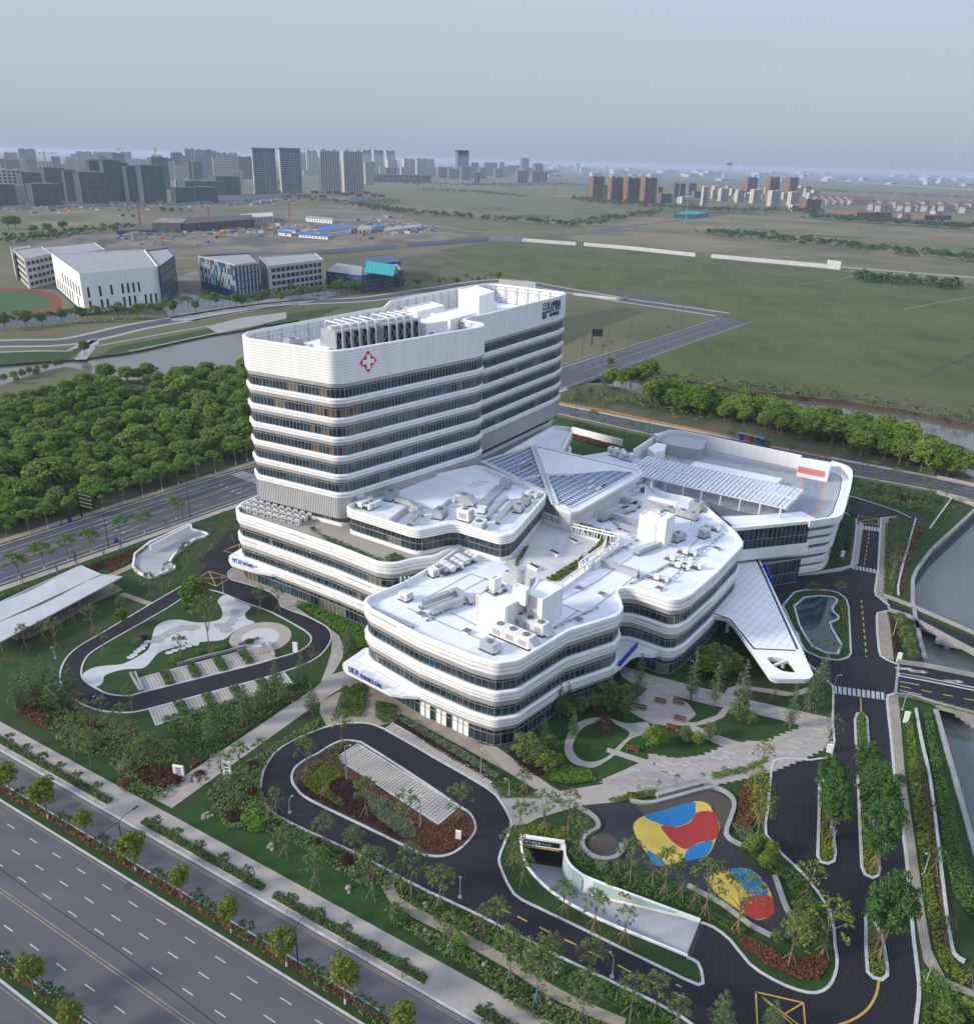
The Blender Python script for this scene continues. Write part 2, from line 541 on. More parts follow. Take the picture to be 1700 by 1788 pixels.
sheet('bare_earth',pts([(600,462),(770,440),(780,470),(850,490),(790,500),(690,486)]),.045,'reeds_ground')
sheet('farmland',pts([(-60,374),(60,370),(200,366),(345,372),(420,372),(330,386),(250,398),(170,407),(90,412),(-60,404)]),.03,'pale_field')
sheet('stubble_field',pts([(40,374),(150,367),(200,372),(300,383),(260,392),(150,392),(60,398)]),.05,'tan_field')
sheet('farmland',pts([(-60,424),(60,420),(90,440),(20,458),(-60,462)]),.03,'pale_field')
sheet('tan_grassland',pts([(1010,392),(1180,372),(1300,375),(1480,386),(1720,398),(1900,430),(1720,420),(1440,410),(1230,402),(1060,412)]),.03,'tan_field')
sheet('pale_grassland',pts([(690,345),(830,334),(1010,345),(1035,362),(900,360),(760,365)]),.03,'pale_field')
sheet('pale_grassland',pts([(690,376),(870,380),(1000,394),(900,404),(780,396)]),.03,'pale_field')
sheet('pale_grassland',pts([(930,406),(1210,403),(1440,414),(1680,430),(1720,470),(1466,462),(1230,440),(1010,420)]),.025,'tan_field')
sheet('meadow',pts([(0,700),(120,668),(190,668),(250,668),(340,656),(470,628),(470,800),(330,858),(0,944),(-150,990),(-150,740)]),.02,'lawn_old')
sheet('riverbank_lawn',pts([(-60,615),(90,611),(150,605),(120,628),(0,637),(-60,642)]),.03,'lawn')
sheet('riverbank_lawn',pts([(180,618),(200,605),(300,587),(400,566),(420,574),(353,586),(265,606),(229,613)]),.03,'lawn')
sheet('riverbank_lawn',pts([(440,560),(520,545),(600,535),(560,552),(470,568)]),.03,'lawn')
mat('plot_dark',(.034,.052,.022),.95,(.05,.066,.03),.01,5);mat('plot_olive',(.078,.082,.036),.95,(.06,.07,.03),.012,5);mat('plot_straw',(.165,.140,.085),.95,(.12,.11,.066),.015,5);mat('plot_green',(.044,.082,.026),.95,(.058,.09,.03),.012,5)
pr=np.random.default_rng(11)
pz=.012
for k in range(150):
 x=pr.uniform(-60,1760);hz=281+(x-850)*.0225
 y=hz+12+150*pr.random()**1.6
 if 480<y-(x-850)*.02 and x<760:continue
 if y>432+(x-850)*.03 and x>740:continue
 g=at(x,y);d_=math.hypot(g.x,g.y);L=pr.uniform(.04,.11)*d_;Wd=L*pr.uniform(.3,.8);a=R(pr.choice([20,25,-65,54]))+pr.normal()*.05
 q=[rot2 for rot2 in((g.x+sx*L*math.cos(a)/2-sy*Wd*math.sin(a)/2+pr.normal()*L*.05,g.y+sx*L*math.sin(a)/2+sy*Wd*math.cos(a)/2+pr.normal()*L*.05)for sx,sy in((-1,-1),(1,-1),(1,1),(-1,1)))]
 pz+=.0001
 sheet('field_plot',q,pz,('plot_dark','plot_olive','plot_straw','plot_green','plot_olive','tan_field')[int(pr.integers(0,6))])
for px,w,m in(([(760,444),(860,470),(930,488)],2,'plot_straw'),([(1090,440),(1200,455),(1300,476),(1440,492)],3,'plot_dark'),([(1380,497),(1466,488),(1490,480)],3,'plot_straw'),([(1578,540),(1640,528),(1720,515)],3,'plot_straw'),([(1275,481),(1380,494),(1500,520),(1620,527)],2,'plot_dark'),([(1610,660),(1700,618),(1780,590)],5,'plot_dark'),([(300,470),(420,462),(560,455),(700,442)],5,'plot_dark'),([(480,372),(640,366),(760,360)],8,'tan_field'),([(1060,470),(1250,500),(1500,545),(1750,590)],1.5,'plot_green'),([(1020,500),(1200,540),(1450,590),(1750,650)],1.5,'plot_green')):
 bq=MB();bq.ribbon(smooth(pts(px),False,4),w,.05);bq.build('field_track',M[m],None,'structure')
WR=Line((0,1021),(300,916))
o_far=(WR.uo(0,954.7)[1]+WR.uo(300,857.6)[1])/2
o_walk=(WR.uo(0,944)[1]+WR.uo(300,848)[1])/2
o_near=-.15
U0,U1=-120,WR.uo(1250,553)[0]
sheet('road',WR.strip(U0,U1,o_near,o_far),.05,'asphalt_mid')
sheet('pavement',WR.strip(U0,262,o_far+1.4,o_walk),.09,'paving_tan')
sheet('pavement',WR.strip(U0,262,o_near-1.2,o_near-3.6),.09,'paving')
sheet('verge',WR.strip(U0,262,o_far+.2,o_far+1.4),.07,'lawn_old')
sheet('verge',WR.strip(U0,80,o_near-.2,o_near-1.2),.07,'lawn_old')
def kerb(line,w=.3,h=.15,closed=False,m='kerbstone',name='kerb'):
 b=MB();b.rail(line,w,.0,h,0,closed)
 return b.build(name,M[m],None,'structure')
kerb([WR.p(U0,o_far),WR.p(U1,o_far)]);kerb([WR.p(U0,o_near),WR.p(92,o_near)])
kerb([WR.p(112,o_near),WR.p(U1,o_near)])
mk=MB()
def dash(L,o,u0,u1,on,off,w,m=0,z=.062):
 u=u0
 while u<u1:
  mk.flat(L.strip(u,min(u+on,u1),o-w/2,o+w/2),z,m);u+=on+off
def solid(L,o,u0,u1,w,m=0,z=.062):
 mk.flat(L.strip(u0,u1,o-w/2,o+w/2),z,m)
ow=lambda x,y:WR.uo(x,y)[1]
for o in(ow(0,964.4),ow(0,1013)):
 solid(WR,o,U0,250,.18);solid(WR,o,300,U1,.18)
solid(WR,ow(0,972),U0,95,.16)
dash(WR,ow(0,972),95,250,4,6,.16);dash(WR,ow(0,972),300,U1,4,6,.16)
for o in(ow(0,1001),):
 dash(WR,o,U0,250,4,6,.16);dash(WR,o,300,U1,4,6,.16)
om=ow(0,988)
solid(WR,om+.25,U0,250,.15,1);solid(WR,om-.25,U0,250,.15,1)
solid(WR,om+.25,300,U1,.15,1);solid(WR,om-.25,300,U1,.15,1)
uz=WR.uo(425,830)[0]
for k in range(16):
 o=o_near+1.0+k*1.3
 if o<o_far-.4:mk.flat(WR.strip(uz-2.5,uz+2.5,o,o+.6),.062,0)
def arrow(L,u,o,s=1,n=1.0):
 mk.flat([L.p(u,o-.12),L.p(u+s*3*n,o-.12),L.p(u+s*3*n,o+.12),L.p(u,o+.12)],.063,0)
 mk.flat([L.p(u+s*3*n,o-.45),L.p(u+s*4.6*n,o),L.p(u+s*3*n,o+.45)],.063,0)
for ux in((150,912),(360,848)):
 u=WR.uo(*ux)[0]
 for o in(om+2.0,om+5.0):arrow(WR,u,o,1)
 for o in(om-2.2,om-5.0):arrow(WR,u+6,o,-1)
BR=Line((50.6,1340),(430,1557.6))
ob=lambda x,y:BR.uo(x,y)[1]
V0,V1=-140,190
om_t=(ob(0,1375)+ob(430,1616))/2
om_b=(ob(0,1395.7)+ob(430,1666))/2
om2_t=ob(0,1669.7);om2_b=ob(0,1712.5)
oc=ob(0,1555)
sheet('road',BR.strip(V0,V1,0,-48),.05,'asphalt_old')
kerb([BR.p(V0,.05),BR.p(V1,.05)],.35);kerb([BR.p(V0,om_t),BR.p(V1,om_t)],.25)
kerb([BR.p(V0,om_b),BR.p(V1,om_b)],.3);kerb([BR.p(V0,om2_t),BR.p(V1,om2_t)],.25);kerb([BR.p(V0,om2_b),BR.p(V1,om2_b)],.3)
sheet('median',BR.strip(V0,V1,om_t-.1,om_b+.1),.11,'lawn');sheet('median',BR.strip(V0,V1,om2_t-.1,om2_b+.1),.11,'lawn')
o_walk_in=(ob(0,1261.7)+ob(430,1494))/2
sheet('pavement',BR.strip(V0,V1,.2,o_walk_in),.09,'paving')
for o in(om_b-.55,om2_b-.55,om2_t+.5,-.45,-.75):solid(BR,o,V0,V1,.13,2)
for o in(oc+.22,oc-.22):solid(BR,o,V0,V1,.16,2)
k_=1/5.137
for x,y in((265,125),(108,228),(165,475),(38,907)):
 u,o=BR.uo(x*k_,1440+y*k_)
 u0=u-5.83*math.floor((u-V0)/5.83)
 dash(BR,o,u0,V1,1.95,3.88,.17)
mk.build('road_marking',[M['white_paint'],M['yellow_paint'],M['pale_yellow_paint']],None,'structure')
b=MB();l_=[(0,1518),(30,1540),(60,1562),(120,1603),(200,1657),(300,1730),(378,1790)];b.ribbon(pts(l_),.09,.064)
b.build('road_seam',M['asphalt_new'],None,'structure')
for x,y,w in((225,1548,.7),(310,1485,.5),(505,1640,.5),(55,1362,.6),(590,1665,.5)):
 sheet('manhole',[(at(x,y).x+w*math.cos(a),at(x,y).y+w*math.sin(a))for a in np.linspace(0,6.283,17)[:-1]],.063,'dark_metal' if False else 'asphalt_mid')
NRa=pts([(800,668),(974,722),(1122,755),(1250,785),(1450,823),(1640,858),(1700,874),(1900,930)])
NRb=pts([(800,655),(976.5,707),(1135,739),(1249,761),(1450,801),(1640,836),(1700,850),(1900,900)])
sheet('road',NRa+NRb[::-1],.055,'asphalt_mid')
kerb(NRa);kerb(NRb)
sheet('pavement',offset(NRb,0,False)+offset(NRb,-2.2,False)[::-1],.09,'paving')
mk=MB()
mid=[((a[0]+b_[0])/2,(a[1]+b_[1])/2)for a,b_ in zip(NRa,NRb)]
mk.ribbon(mid,.2,.068,1)
for q in(.25,.75):
 ln=[(a[0]*q+b_[0]*(1-q),a[1]*q+b_[1]*(1-q))for a,b_ in zip(NRa,NRb)]
 L=plen(ln);u=0
 while u<L-4:
  p0,_=along(ln,u);p1,_=along(ln,u+4)
  mk.ribbon([tuple(p0),tuple(p1)],.16,.068,0);u+=10
mk.build('road_marking',[M['white_paint'],M['pale_yellow_paint']],None,'structure')
for name,a,b_,w,m in(('far_road',(700,432),(1100,402),14,'asphalt_mid'),('far_road',(1040,402),(1330,366),16,'asphalt_mid'),('far_road',(1466,466),(1800,492),12,'concrete'),('far_road',(1262,549),(1060,505),14,'asphalt_mid')):
 A,B=pts([a]),pts([b_])
 bq=MB();bq.ribbon([A[0],B[0]],w,.06);bq.build(name,M[m],None,'structure')
SR=smooth(pts([(-120,615),(0,600),(120,596),(240,570),(330,555),(420,540),(520,528),(640,522),(760,505),(880,490),(990,507),(1090,524),(1180,537),(1262,549)]),False,4)
bq=MB();bq.ribbon(SR,13,.055);bq.build('school_road',M['asphalt_mid'],None,'structure')
for d in(-9.2,9.2):
 bq=MB();bq.ribbon(offset(SR,d,False),4.2,.07);bq.build('pavement',M['paving'],None,'structure')
# hospital
GL={'dark':['glass_dark','glass_blue','glass_grey','glass_curtain','glass_teal','glass_warm']}
GMATS=lambda:[M[k]for k in GL['dark']]
def facade_pts(p,step):
 """pane corner points, closed"""
 return resample(p,step,True)
def glazing(root,line,z0,z1,origin,pw=1.35,transom=None,weights=(5,2,2,2,2,0),singles=None,closed=True,name='window_band',fr=.055,solid=(),warm=None):
 """a strip of panes with mullions. singles(x,y) -> True where panes are separate objects. solid(x,y): white infill instead of glass"""
 q=resample(line,pw,closed)
 N=len(q)
 b=MB(origin);fm=MB(origin)
 mats=GMATS()+[M['white_wall']]
 nm=len(mats)
 w=np.array(weights,float);w/=w.sum()
 sp=[]
 cnt=N if closed else N-1
 run=0;cm=0
 ztr=z0+(z1-z0)*transom if transom else None
 for k in range(cnt):
  A,B=q[k],q[(k+1)%N]
  mx,my=(A[0]+B[0])/2,(A[1]+B[1])/2
  t=np.array([B[0]-A[0],B[1]-A[1]]);L=np.hypot(*t)
  if L<1e-3:continue
  t/=L;n=np.array([t[1],-t[0]])
  if run<=0:
   cm=int(rng.choice(len(w),p=w));run=int(rng.integers(1,4))
  run-=1
  m=cm
  if warm and warm(mx,my)and rng.random()<.6:m=5
  if solid and solid(mx,my):m=nm-1
  j=(rng.random(4)-.5)*.03
  zz=[(z0,ztr-.04),(ztr+.04,z1)]if ztr else[(z0,z1)]
  for i,(za,zb)in enumerate(zz):
   mm=m if i==0 else(0 if rng.random()<.7 else 2)
   if m==nm-1:mm=m
   quad=[(A[0]+n[0]*j[0],A[1]+n[1]*j[0],za),(B[0]+n[0]*j[1],B[1]+n[1]*j[1],za),(B[0]+n[0]*j[2],B[1]+n[1]*j[2],zb),(A[0]+n[0]*j[3],A[1]+n[1]*j[3],zb)]
   if singles and singles(mx,my):
    sp.append((quad,mm))
   else:
    b.face(quad,mm)
  fm.box((A[0]+n[0]*.06,A[1]+n[1]*.06,z0),(fr,.16,z1-z0),math.atan2(t[1],t[0]),0)
 o=fm
 for zr in[z0+.04,z1-.04]+([ztr]if ztr else[]):
  o.rail(offset(q,.05,closed),.12,zr-.05,zr+.05,0,closed)
 g=o.build(name,M['frame'],root)
 if b.f:
  p=b.build('pane',mats,g,kind='stuff')
 for quad,mm in sp:
  c=np.mean(np.array(quad),axis=0)
  me=bpy.data.meshes.new('pane')
  me.from_pydata([tuple(np.array(v)-c)for v in quad],[],[(0,1,2,3)])
  me.materials.append(mats[mm])
  link('pane',me,g,Vector(c)-Vector(origin))
 return g
def band(root,p,origin,z_g,z_s,z_t,rec=1.1,grooves=(.5,),top_in=None,name='white_band',slots=0,white='white_panel',sof='soffit',bulge=.0):
 """white spandrel: soffit from (recess,z_g) out to z_s, face up to z_t, then in to the recess (or to a parapet)"""
 b=MB(origin)
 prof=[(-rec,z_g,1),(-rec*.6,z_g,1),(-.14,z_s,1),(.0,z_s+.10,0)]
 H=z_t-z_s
 for g in grooves:
  zg=z_s+H*g
  o=bulge*math.sin(math.pi*g)
  gw,gd=(.05,.12)if len(grooves)<6 else(.03,.05)
  prof+=[(o,zg-gw,0),(o-gd,zg-gw*.9,2),(o-gd,zg+gw*.9,2),(o,zg+gw,0)]
 prof+=[(.0,z_t-.22,0),(-.10,z_t-.07,0),(-.25,z_t,0)]
 prof+=[(-rec-.05,z_t,0)]if top_in is None else[(-.6,z_t,0),(-.65,top_in,0)]
 rings=[]
 for d,z,_ in prof:
  rings.append([(x,y,z)for x,y in offset(p,d)])
 ms=[0]
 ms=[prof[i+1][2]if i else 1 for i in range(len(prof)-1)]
 b.loft(rings,ms)
 if slots:
  q=resample(p,1.0);N=len(q)
  k=int(rng.integers(0,8))
  while k<N-12:
   n=int(rng.integers(5,12))
   zc=z_s+H*float(rng.choice([.28,.3,.68,.72]))
   seg=[q[i%N]for i in range(k,k+n)]
   b.rail(offset(seg,.005,False),.05,zc-.10,zc+.10,3,False)
   k+=n+int(rng.integers(6,16))
 return b.build(name,[M[white],M[sof],M['groove'],M['slot']],root)
def core(root,p,z0,z1,origin,m='screen_grey',inset=1.35,name='core',holes=()):
 b=MB(origin);b.prism(offset(p,-inset),z0,z1,0,bottom=False,holes=holes)
 return b.build(name,M[m],root)
def deck(root,p,z,origin,m='roof',inset=.6,holes=(),name='roof'):
 b=MB(origin);b.flat(offset(p,-inset),z,0,holes)
 return b.build(name,M[m],root)
ZP,ZR=18.5,17.35
LEV=[(.05,3.5,4.45,6.45),(6.45,8.85,10.1,12.15),(12.15,14.55,15.7,ZP)]
def podium(root,p,origin,singles=None,tops=ZR,weights=(5,1,3,4,1,0),solid=None,g1=None,first=True):
 for i,(a,b_,c,d)in enumerate(LEV):
  if i==0 and not first:
   pass
  glazing(root,offset(p,-.7),a,b_,origin,1.3,.74 if i else .70,weights,singles,solid=solid if i==0 else())
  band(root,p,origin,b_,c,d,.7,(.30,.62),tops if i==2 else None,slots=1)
 core(root,p,0,tops-.3,origin)
def pp(l,z):
 return pts(l,z)
VIP=pp([(410,887),(416,896),(442,904),(517,929),(585,952.7),(658,981.3),(686,985),(726,975),(757,971),(830,940),(640,850),(520,838),(457,861),(423,875)],ZP)
VIP=fillet(ccw(VIP),[3,2.5,0,0,0,3,4,3,2,2,2,2,2,3])
og=at(530,1020,0)
clinic=empty('clinic_wing',og,'long white three storey wing with curved bands and a roof terrace below the tall tower','hospital building')
podium(clinic,VIP,og,weights=(5,3,3,3,3,0))
terr=deck(clinic,VIP,ZR-.02,og,'paving',.6,name='terrace')
b=MB(og)
tb=pp([(497,912),(560,930),(628,946),(690,968),(706,978),(672,980),(600,955),(520,928),(470,908)],ZR)
b.ribbon(offset(VIP,-1.0)[8:46],.9,ZR+.12,0)
b.build('planter_edge',M['lawn_old'],clinic)
FW=pp([(633.5,1050),(644,1063),(731,1109),(824,1146),(867,1158),(908,1152),(994,1100.5),(1079,1074),(1089,1061),(1085,1046),(1078.5,1031),(1087,1025.5),(1107,1026),(1136,1034.5),(1171,1046.5),(1190,1046),(1209,1036.5),(1253,998.8),(1296,953.5),(1298.5,946),(1288,930.6),(1266,911),(1235,884),(1222,874),(1200,866.5),(1154,857.6),(1140,852),(1138,843),(1146,832),(1155,822),(1155,812),(1144,806.5),(1104,799.5),(1065,787),(1045,791),(985,800),(840,815),(790,900),(806,948),(760,983),(703,1015),(640,1041)],ZP)
FW=ccw(FW)
FWr=fillet(FW,2.2,4)
og=at(880,1200,0)
front=empty('hospital_wing',og,'white three storey front wing with wavy banded edge and broad white roof','hospital building')
_c=at(867,1158,ZP)
near=lambda x,y:y<_c.y+34 and x<at(1089,1061,ZP).x+.5 and x>at(636,1060,ZP).x-2 and(y-_c.y)<1.0+.95*abs(x-_c.x)+6
podium(front,FWr,og,near,weights=(7,3,3,1.5,2,0),solid=lambda x,y:y<_c.y+14 and-14<x-_c.x<-4 and int((x-_c.x)*.8)%3!=0)
deck(front,FWr,ZR,og)
def seams(par,poly,z,ang,step=2.0,m='roof_seam',w=.05):
 b=MB(par.location);d=np.array([math.cos(ang),math.sin(ang)]);P=np.array(poly);nv=np.array([-d[1],d[0]]);c=P@nv
 for k in np.arange(c.min()+step,c.max(),step):
  xs=[]
  for i in range(len(P)):
   a,e=P[i-1],P[i];ca,ce=a@nv-k,e@nv-k
   if ca*ce<0:xs.append(a+(e-a)*ca/(ca-ce))
  xs.sort(key=lambda q:q@d)
  for a,e in zip(xs[::2],xs[1::2]):
   if np.hypot(*(e-a))>1.5:b.ribbon([tuple(a+d*.7),tuple(e-d*.7)],w,z)
 return b.build('roof_seams',M[m],par,'stuff')
seams(front,FWr,ZR+.012,R(39.6));seams(front,FWr,ZR+.014,R(-50.4),9.0)
ZV=24.0
PV=pp([(597,885),(712,921),(731,925),(752,921.5),(793.5,912.5),(856,930.6),(874,936),(896,931),(908,919),(952,868),(954.5,860),(938,852.5),(838,809.5),(700,840)],ZV)
PV=fillet(ccw(PV),2.6,5)
og=at(760,960,ZR)
pav=empty('roof_pavilion',og,'white banded pavilion with tall glass standing on the terrace before the tower','hospital building')
glazing(pav,offset(PV,-.8),ZR+.9,ZV-2.5,og,1.35,.55,(6,3,4,1.5,3,0))
band(pav,PV,og,ZV-2.5,ZV-2.3,ZV,.8,(.25,.5,.75),ZV-1.1)
b=MB(og);b.rail(offset(PV,-.72),.25,ZR,ZR+.9,0,True);b.build('dado',M['white_wall'],pav)
core(pav,PV,ZR,ZV-1.2,og,inset=1.05)
deck(pav,PV,ZV-1.1,og)
b=MB(og)
for k,q in enumerate(resample(offset(PV,-.35),2.2)):
 b.tube((q[0],q[1],ZV),(q[0],q[1],ZV+.9),.03,n=4)
b.rail(offset(PV,-.35),.05,ZV+.86,ZV+.92,0,True)
b.build('guard_rail',M['frame'],pav)
seams(pav,PV,ZV-1.085,R(47));seams(pav,PV,ZV-1.083,R(-43),8.0)
b=MB(og)
b.prism(pp([(672,866),(787,821),(946,864),(916,869),(757,887),(700,876)],ZV-.7),ZV-1.1,ZV-.7,0)
b.build('roof_platform',M['roof'],pav)
ZT=60.6
TW=pp([(422,583.5),(428,590),(577,612),(600,611),(836,571),(847,567),(843,563),(810,557),(823,552),(851,547.5),(978,516.5),(988.5,512),(985,509.5),(866,494.5),(846,494),(800,501),(690,522),(680,524),(668,535.5),(492,566.5),(430,579)],ZT)
TW=fillet(ccw(TW),[2,1.8,2.5,2.8,1.5,1.5,1.2,1.5,2,2,2,1.2,1.5,2,2,2,2,2,2,2,2][:21],5)
og=at(600,930,ZR)
tower=empty('hospital_tower',(og.x,og.y,0),'tall white hospital tower with ribbon windows and red cross emblem','hospital building')
og=Vector((og.x,og.y,0))
_f=at(577,612,ZT)
GB=[26.8+4.58*i for i in range(6)]
for i,g in enumerate(GB):
 glazing(tower,offset(TW,-.55),g-.15,g+2.35,og,1.05,.80,(6,6,1.5,.7,3,0),fr=.08,warm=(lambda x,y:math.hypot(x-_f.x,y-_f.y)<7)if i in(2,3,4)else None)
 if i<5:
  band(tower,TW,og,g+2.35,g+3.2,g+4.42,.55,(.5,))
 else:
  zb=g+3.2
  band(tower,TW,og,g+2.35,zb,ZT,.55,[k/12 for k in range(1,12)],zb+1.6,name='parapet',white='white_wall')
band(tower,TW,og,25.2,25.3,26.65,.55,(.5,))
b=MB(og);b.wall(offset(TW,-.35),20.0,25.25,0)
for k,q in enumerate(resample(offset(TW,-.30),.55)):
 pass
q=resample(offset(TW,-.30),.55);n_=len(q)
for k in range(n_):
 A,B=q[k],q[(k+1)%n_]
 b.box((A[0],A[1],20.0),(.10,.14,5.2),math.atan2(B[1]-A[1],B[0]-A[0]))
b.flat(offset(TW,-.36),20.0,0,up=False)
b.build('ribbed_screen',M['screen_grey'],tower)
glazing(tower,offset(TW,-1.9),ZR+.9,20.0,og,1.2,None,(4,2,3,3,2,0))
b=MB(og);b.rail(offset(TW,-1.8),.25,ZR-.3,ZR+.9,0,True);b.build('dado',M['white_wall'],tower)
core(tower,TW,0,52.5,og,inset=2.2)
ZTR=54.4
deck(tower,TW,ZTR,og,inset=.66)
ZTA=57.3
_t=Vector((tu_[0],tu_[1],0))if False else None
b=MB(og)
for k,q in enumerate(resample(offset(TW,-1.1),4.6)):
 b.box((q[0],q[1],ZTR),(.35,.35,ZT-ZTR-.3))
for z in(ZT-1.6,ZT-.5,ZTR+2.0):
 b.rail(offset(TW,-1.1),.22,z,z+.18,0,True)
q=resample(offset(TW,-.9),1.5)
for A in q:b.box((A[0],A[1],ZTR+2),(.10,.10,ZT-ZTR-3.4))
b.build('parapet_frame',M['white_wall'],tower)
TR0,TR1=at(600,611,ZT),at(836,571,ZT)
tu=(TR1-TR0).normalized();tn=Vector((tu.y,-tu.x,0))
def on_face(base,u,n,px,py,d=.0):
 """point where the sight line through a picture point meets the upright plane base+n*d, as (along, height)"""
 r=ray(px,py);r=Vector(r)
 e=Vector(EYE)
 t=(base+n*d-e).dot(n)/r.dot(n)
 q=e+r*t
 return(q-base).dot(u),q.z
eu,ez=on_face(TR0,tu,tn,642.5,631,.1)
def plate(b,shape,base,u,n,cu,cz,d0,d1,m,s=1.0):
 P0=[base+u*(cu+a*s)+n*d0 for a,c in shape]
 P1=[base+u*(cu+a*s)+n*d1 for a,c in shape]
 f0=[(p.x,p.y,cz+c*s)for p,(a,c)in zip(P0,shape)]
 f1=[(p.x,p.y,cz+c*s)for p,(a,c)in zip(P1,shape)]
 N=len(shape)
 tri=tessellate_polygon([[Vector((a,c,0))for a,c in shape]])
 i=len(b.v);b.v.extend(f0);b.v.extend(f1)
 for t in tri:
  b.f.append((i+N+t[0],i+N+t[1],i+N+t[2]));b.m.append(m)
 for k in range(N):
  j=(k+1)%N
  b.f.append((i+k,i+j,i+N+j,i+N+k));b.m.append(m)
def petal(a):
 base=[(-.13,.16),(-1.02,1.02),(-1.05,1.28),(-.22,2.42),(-.1,2.36),(.1,2.36),(.22,2.42),(1.05,1.28),(1.02,1.02),(.13,.16)]
 ca,sa=math.cos(a),math.sin(a)
 return[(x*ca-y*sa,x*sa+y*ca)for x,y in base]
b=MB(og)
dia=[(-.28,2.62),(.28,2.62),(1.3,1.3),(2.62,.28),(2.62,-.28),(1.3,-1.3),(.28,-2.62),(-.28,-2.62),(-1.3,-1.3),(-2.62,-.28),(-2.62,.28),(-1.3,1.3)]
plate(b,dia,TR0,tu,tn,eu,ez,.0,.12,0)
for k in range(4):plate(b,petal(k*math.pi/2),TR0,tu,tn,eu,ez,.12,.2,1)
cr=[(-.5,1.7),(.5,1.7),(.5,.5),(1.7,.5),(1.7,-.5),(.5,-.5),(.5,-1.7),(-.5,-1.7),(-.5,-.5),(-1.7,-.5),(-1.7,.5),(-.5,.5)]
plate(b,cr,TR0,tu,tn,eu,ez,.2,.3,0)
b.build('cross_emblem',[M['white_panel'],M['red_sign']],tower)
def text_mesh(txt,size,depth,font_scale_x=1.0):
 cu=bpy.data.curves.new('lettering','FONT')
 cu.body=txt;cu.size=size;cu.extrude=depth;cu.resolution_u=3
 cu.align_x='LEFT'
 o=bpy.data.objects.new('lettering',cu);COL.objects.link(o)
 o.scale=(1,1,1)
 dg=bpy.context.evaluated_depsgraph_get()
 me=bpy.data.meshes.new_from_object(o.evaluated_get(dg))
 bpy.data.objects.remove(o);bpy.data.curves.remove(cu)
 me.name='lettering'
 return me
def lettering(txt,size,pos,u,v,n,parent,m,width=None,height=None,depth=.08,name='lettering',sub=None):
 """txt laid from pos along u, upright along v, standing proud along n"""
 me=text_mesh(txt,size,depth)
 co=np.empty(len(me.vertices)*3);me.vertices.foreach_get('co',co);co=co.reshape(-1,3)
 if len(co)==0:return None
 mn,mx=co.min(0),co.max(0)
 if width:co[:,0]=(co[:,0]-mn[0])*width/(mx[0]-mn[0])
 if height:co[:,1]=(co[:,1]-mn[1])*height/(mx[1]-mn[1])
 me.vertices.foreach_set('co',co.ravel());me.update()
 me.materials.clear();me.materials.append(M[m])
 o=link(name,me,parent)
 pl=parent.location if parent else Vector((0,0,0))
 o.matrix_local=Matrix(((u.x,v.x,n.x,pos.x-pl.x),(u.y,v.y,n.y,pos.y-pl.y),(u.z,v.z,n.z,pos.z-pl.z),(0,0,0,1)))
 return o
UPZ=Vector((0,0,1))
B0,B1=at(851,547.5,ZT),at(978,516.5,ZT)
bu=(B1-B0).normalized();bn=Vector((bu.y,-bu.x,0))
f=lambda x,y:on_face(B0,bu,bn,x,y,.1)
def face_text(txt,p0,p1,ptop,m):
 u0,z0=f(*p0);u1,_=f(*p1);_,z1=f(*ptop)
 pos=B0+bu*u0+bn*.12;pos.z=z0
 return lettering(txt,2,pos,bu,UPZ,bn,tower,m,width=u1-u0,height=z1-z0,depth=.1)
face_text('COLUMBIA',(947,543.5),(978.5,534),(947.5,528.5),'blue_sign_dark' if 'blue_sign_dark' in M else 'dark_blue')if False else None
mat('sign_slate',(.045,.075,.16),.5)
face_text('COLUMBIA',(947.5,543),(978.5,535),(948,529.5),'sign_slate')
face_text('凯宜',(946.5,557.5),(954,555.5),(946.5,549.5),'sign_slate')
face_text('HOSPITAL',(959.5,553),(976,549),(959.5,546.5),'sign_slate')
b=MB(og)
cols=[(.005,.02,.2),(.01,.12,.7),(.01,.2,.6),(.6,.01,.03),(.25,.14,.05),(.35,.2,.1),(.0,.35,.35),(.0,.3,.35),(.6,.45,.1),(.01,.01,.4),(.25,.17,.03),(.2,.08,.03)]
tm=[mat('sign_tile_%s'%c_,c,.5)for c_,c in zip(('navy','blue','azure','red','brown','tan','teal','cyan','gold','indigo','olive','rust'),cols)]
for k in range(12):
 fr_=k/11
 u0,z0=f(947.6+fr_*29,546.7-fr_*9.2)
 P=B0+bu*u0+bn*.12
 b.box((P.x,P.y,z0-.4),(.75,.12,.75),math.atan2(bu.y,bu.x),k)
b.build('colour_tiles',tm,tower)
ZA=23.0
og=at(990,850,ZR)
atr=empty('atrium_roof',og,'folded glass and white metal atrium roof with slanted spine truss beside the tower','glass roof')
A_=lambda x,y,z=ZA:at(x,y,z)
mat('atrium_glass',(.030,.115,.230),.08,(.045,.150,.290),.2,3,spec=.7)  # blue of the reflected sky is put into the base colour
mat('white_metal',(.68,.69,.70),.45,(.60,.61,.63),.3,4,spec=.4)
aw=pp([(931,777),(1102,817),(1120,822),(1121,830),(1012,893),(996,897),(975,889),(966,880),(952,862),(838,807)],ZA)
aw=ccw(aw)
b=MB(og)
b.loft([[(x,y,ZR)for x,y in offset(aw,-1.6)],[(x,y,ZA-2.6)for x,y in offset(aw,-1.2)],[(x,y,ZA-.35)for x,y in aw],[(x,y,ZA+.25)for x,y in aw],[(x,y,ZA+.25)for x,y in offset(aw,-1.0)]],[0,0,0,0])
b.flat(offset(aw,-.9),ZA+.10,0)
b.build('rim',M['white_metal'],atr)
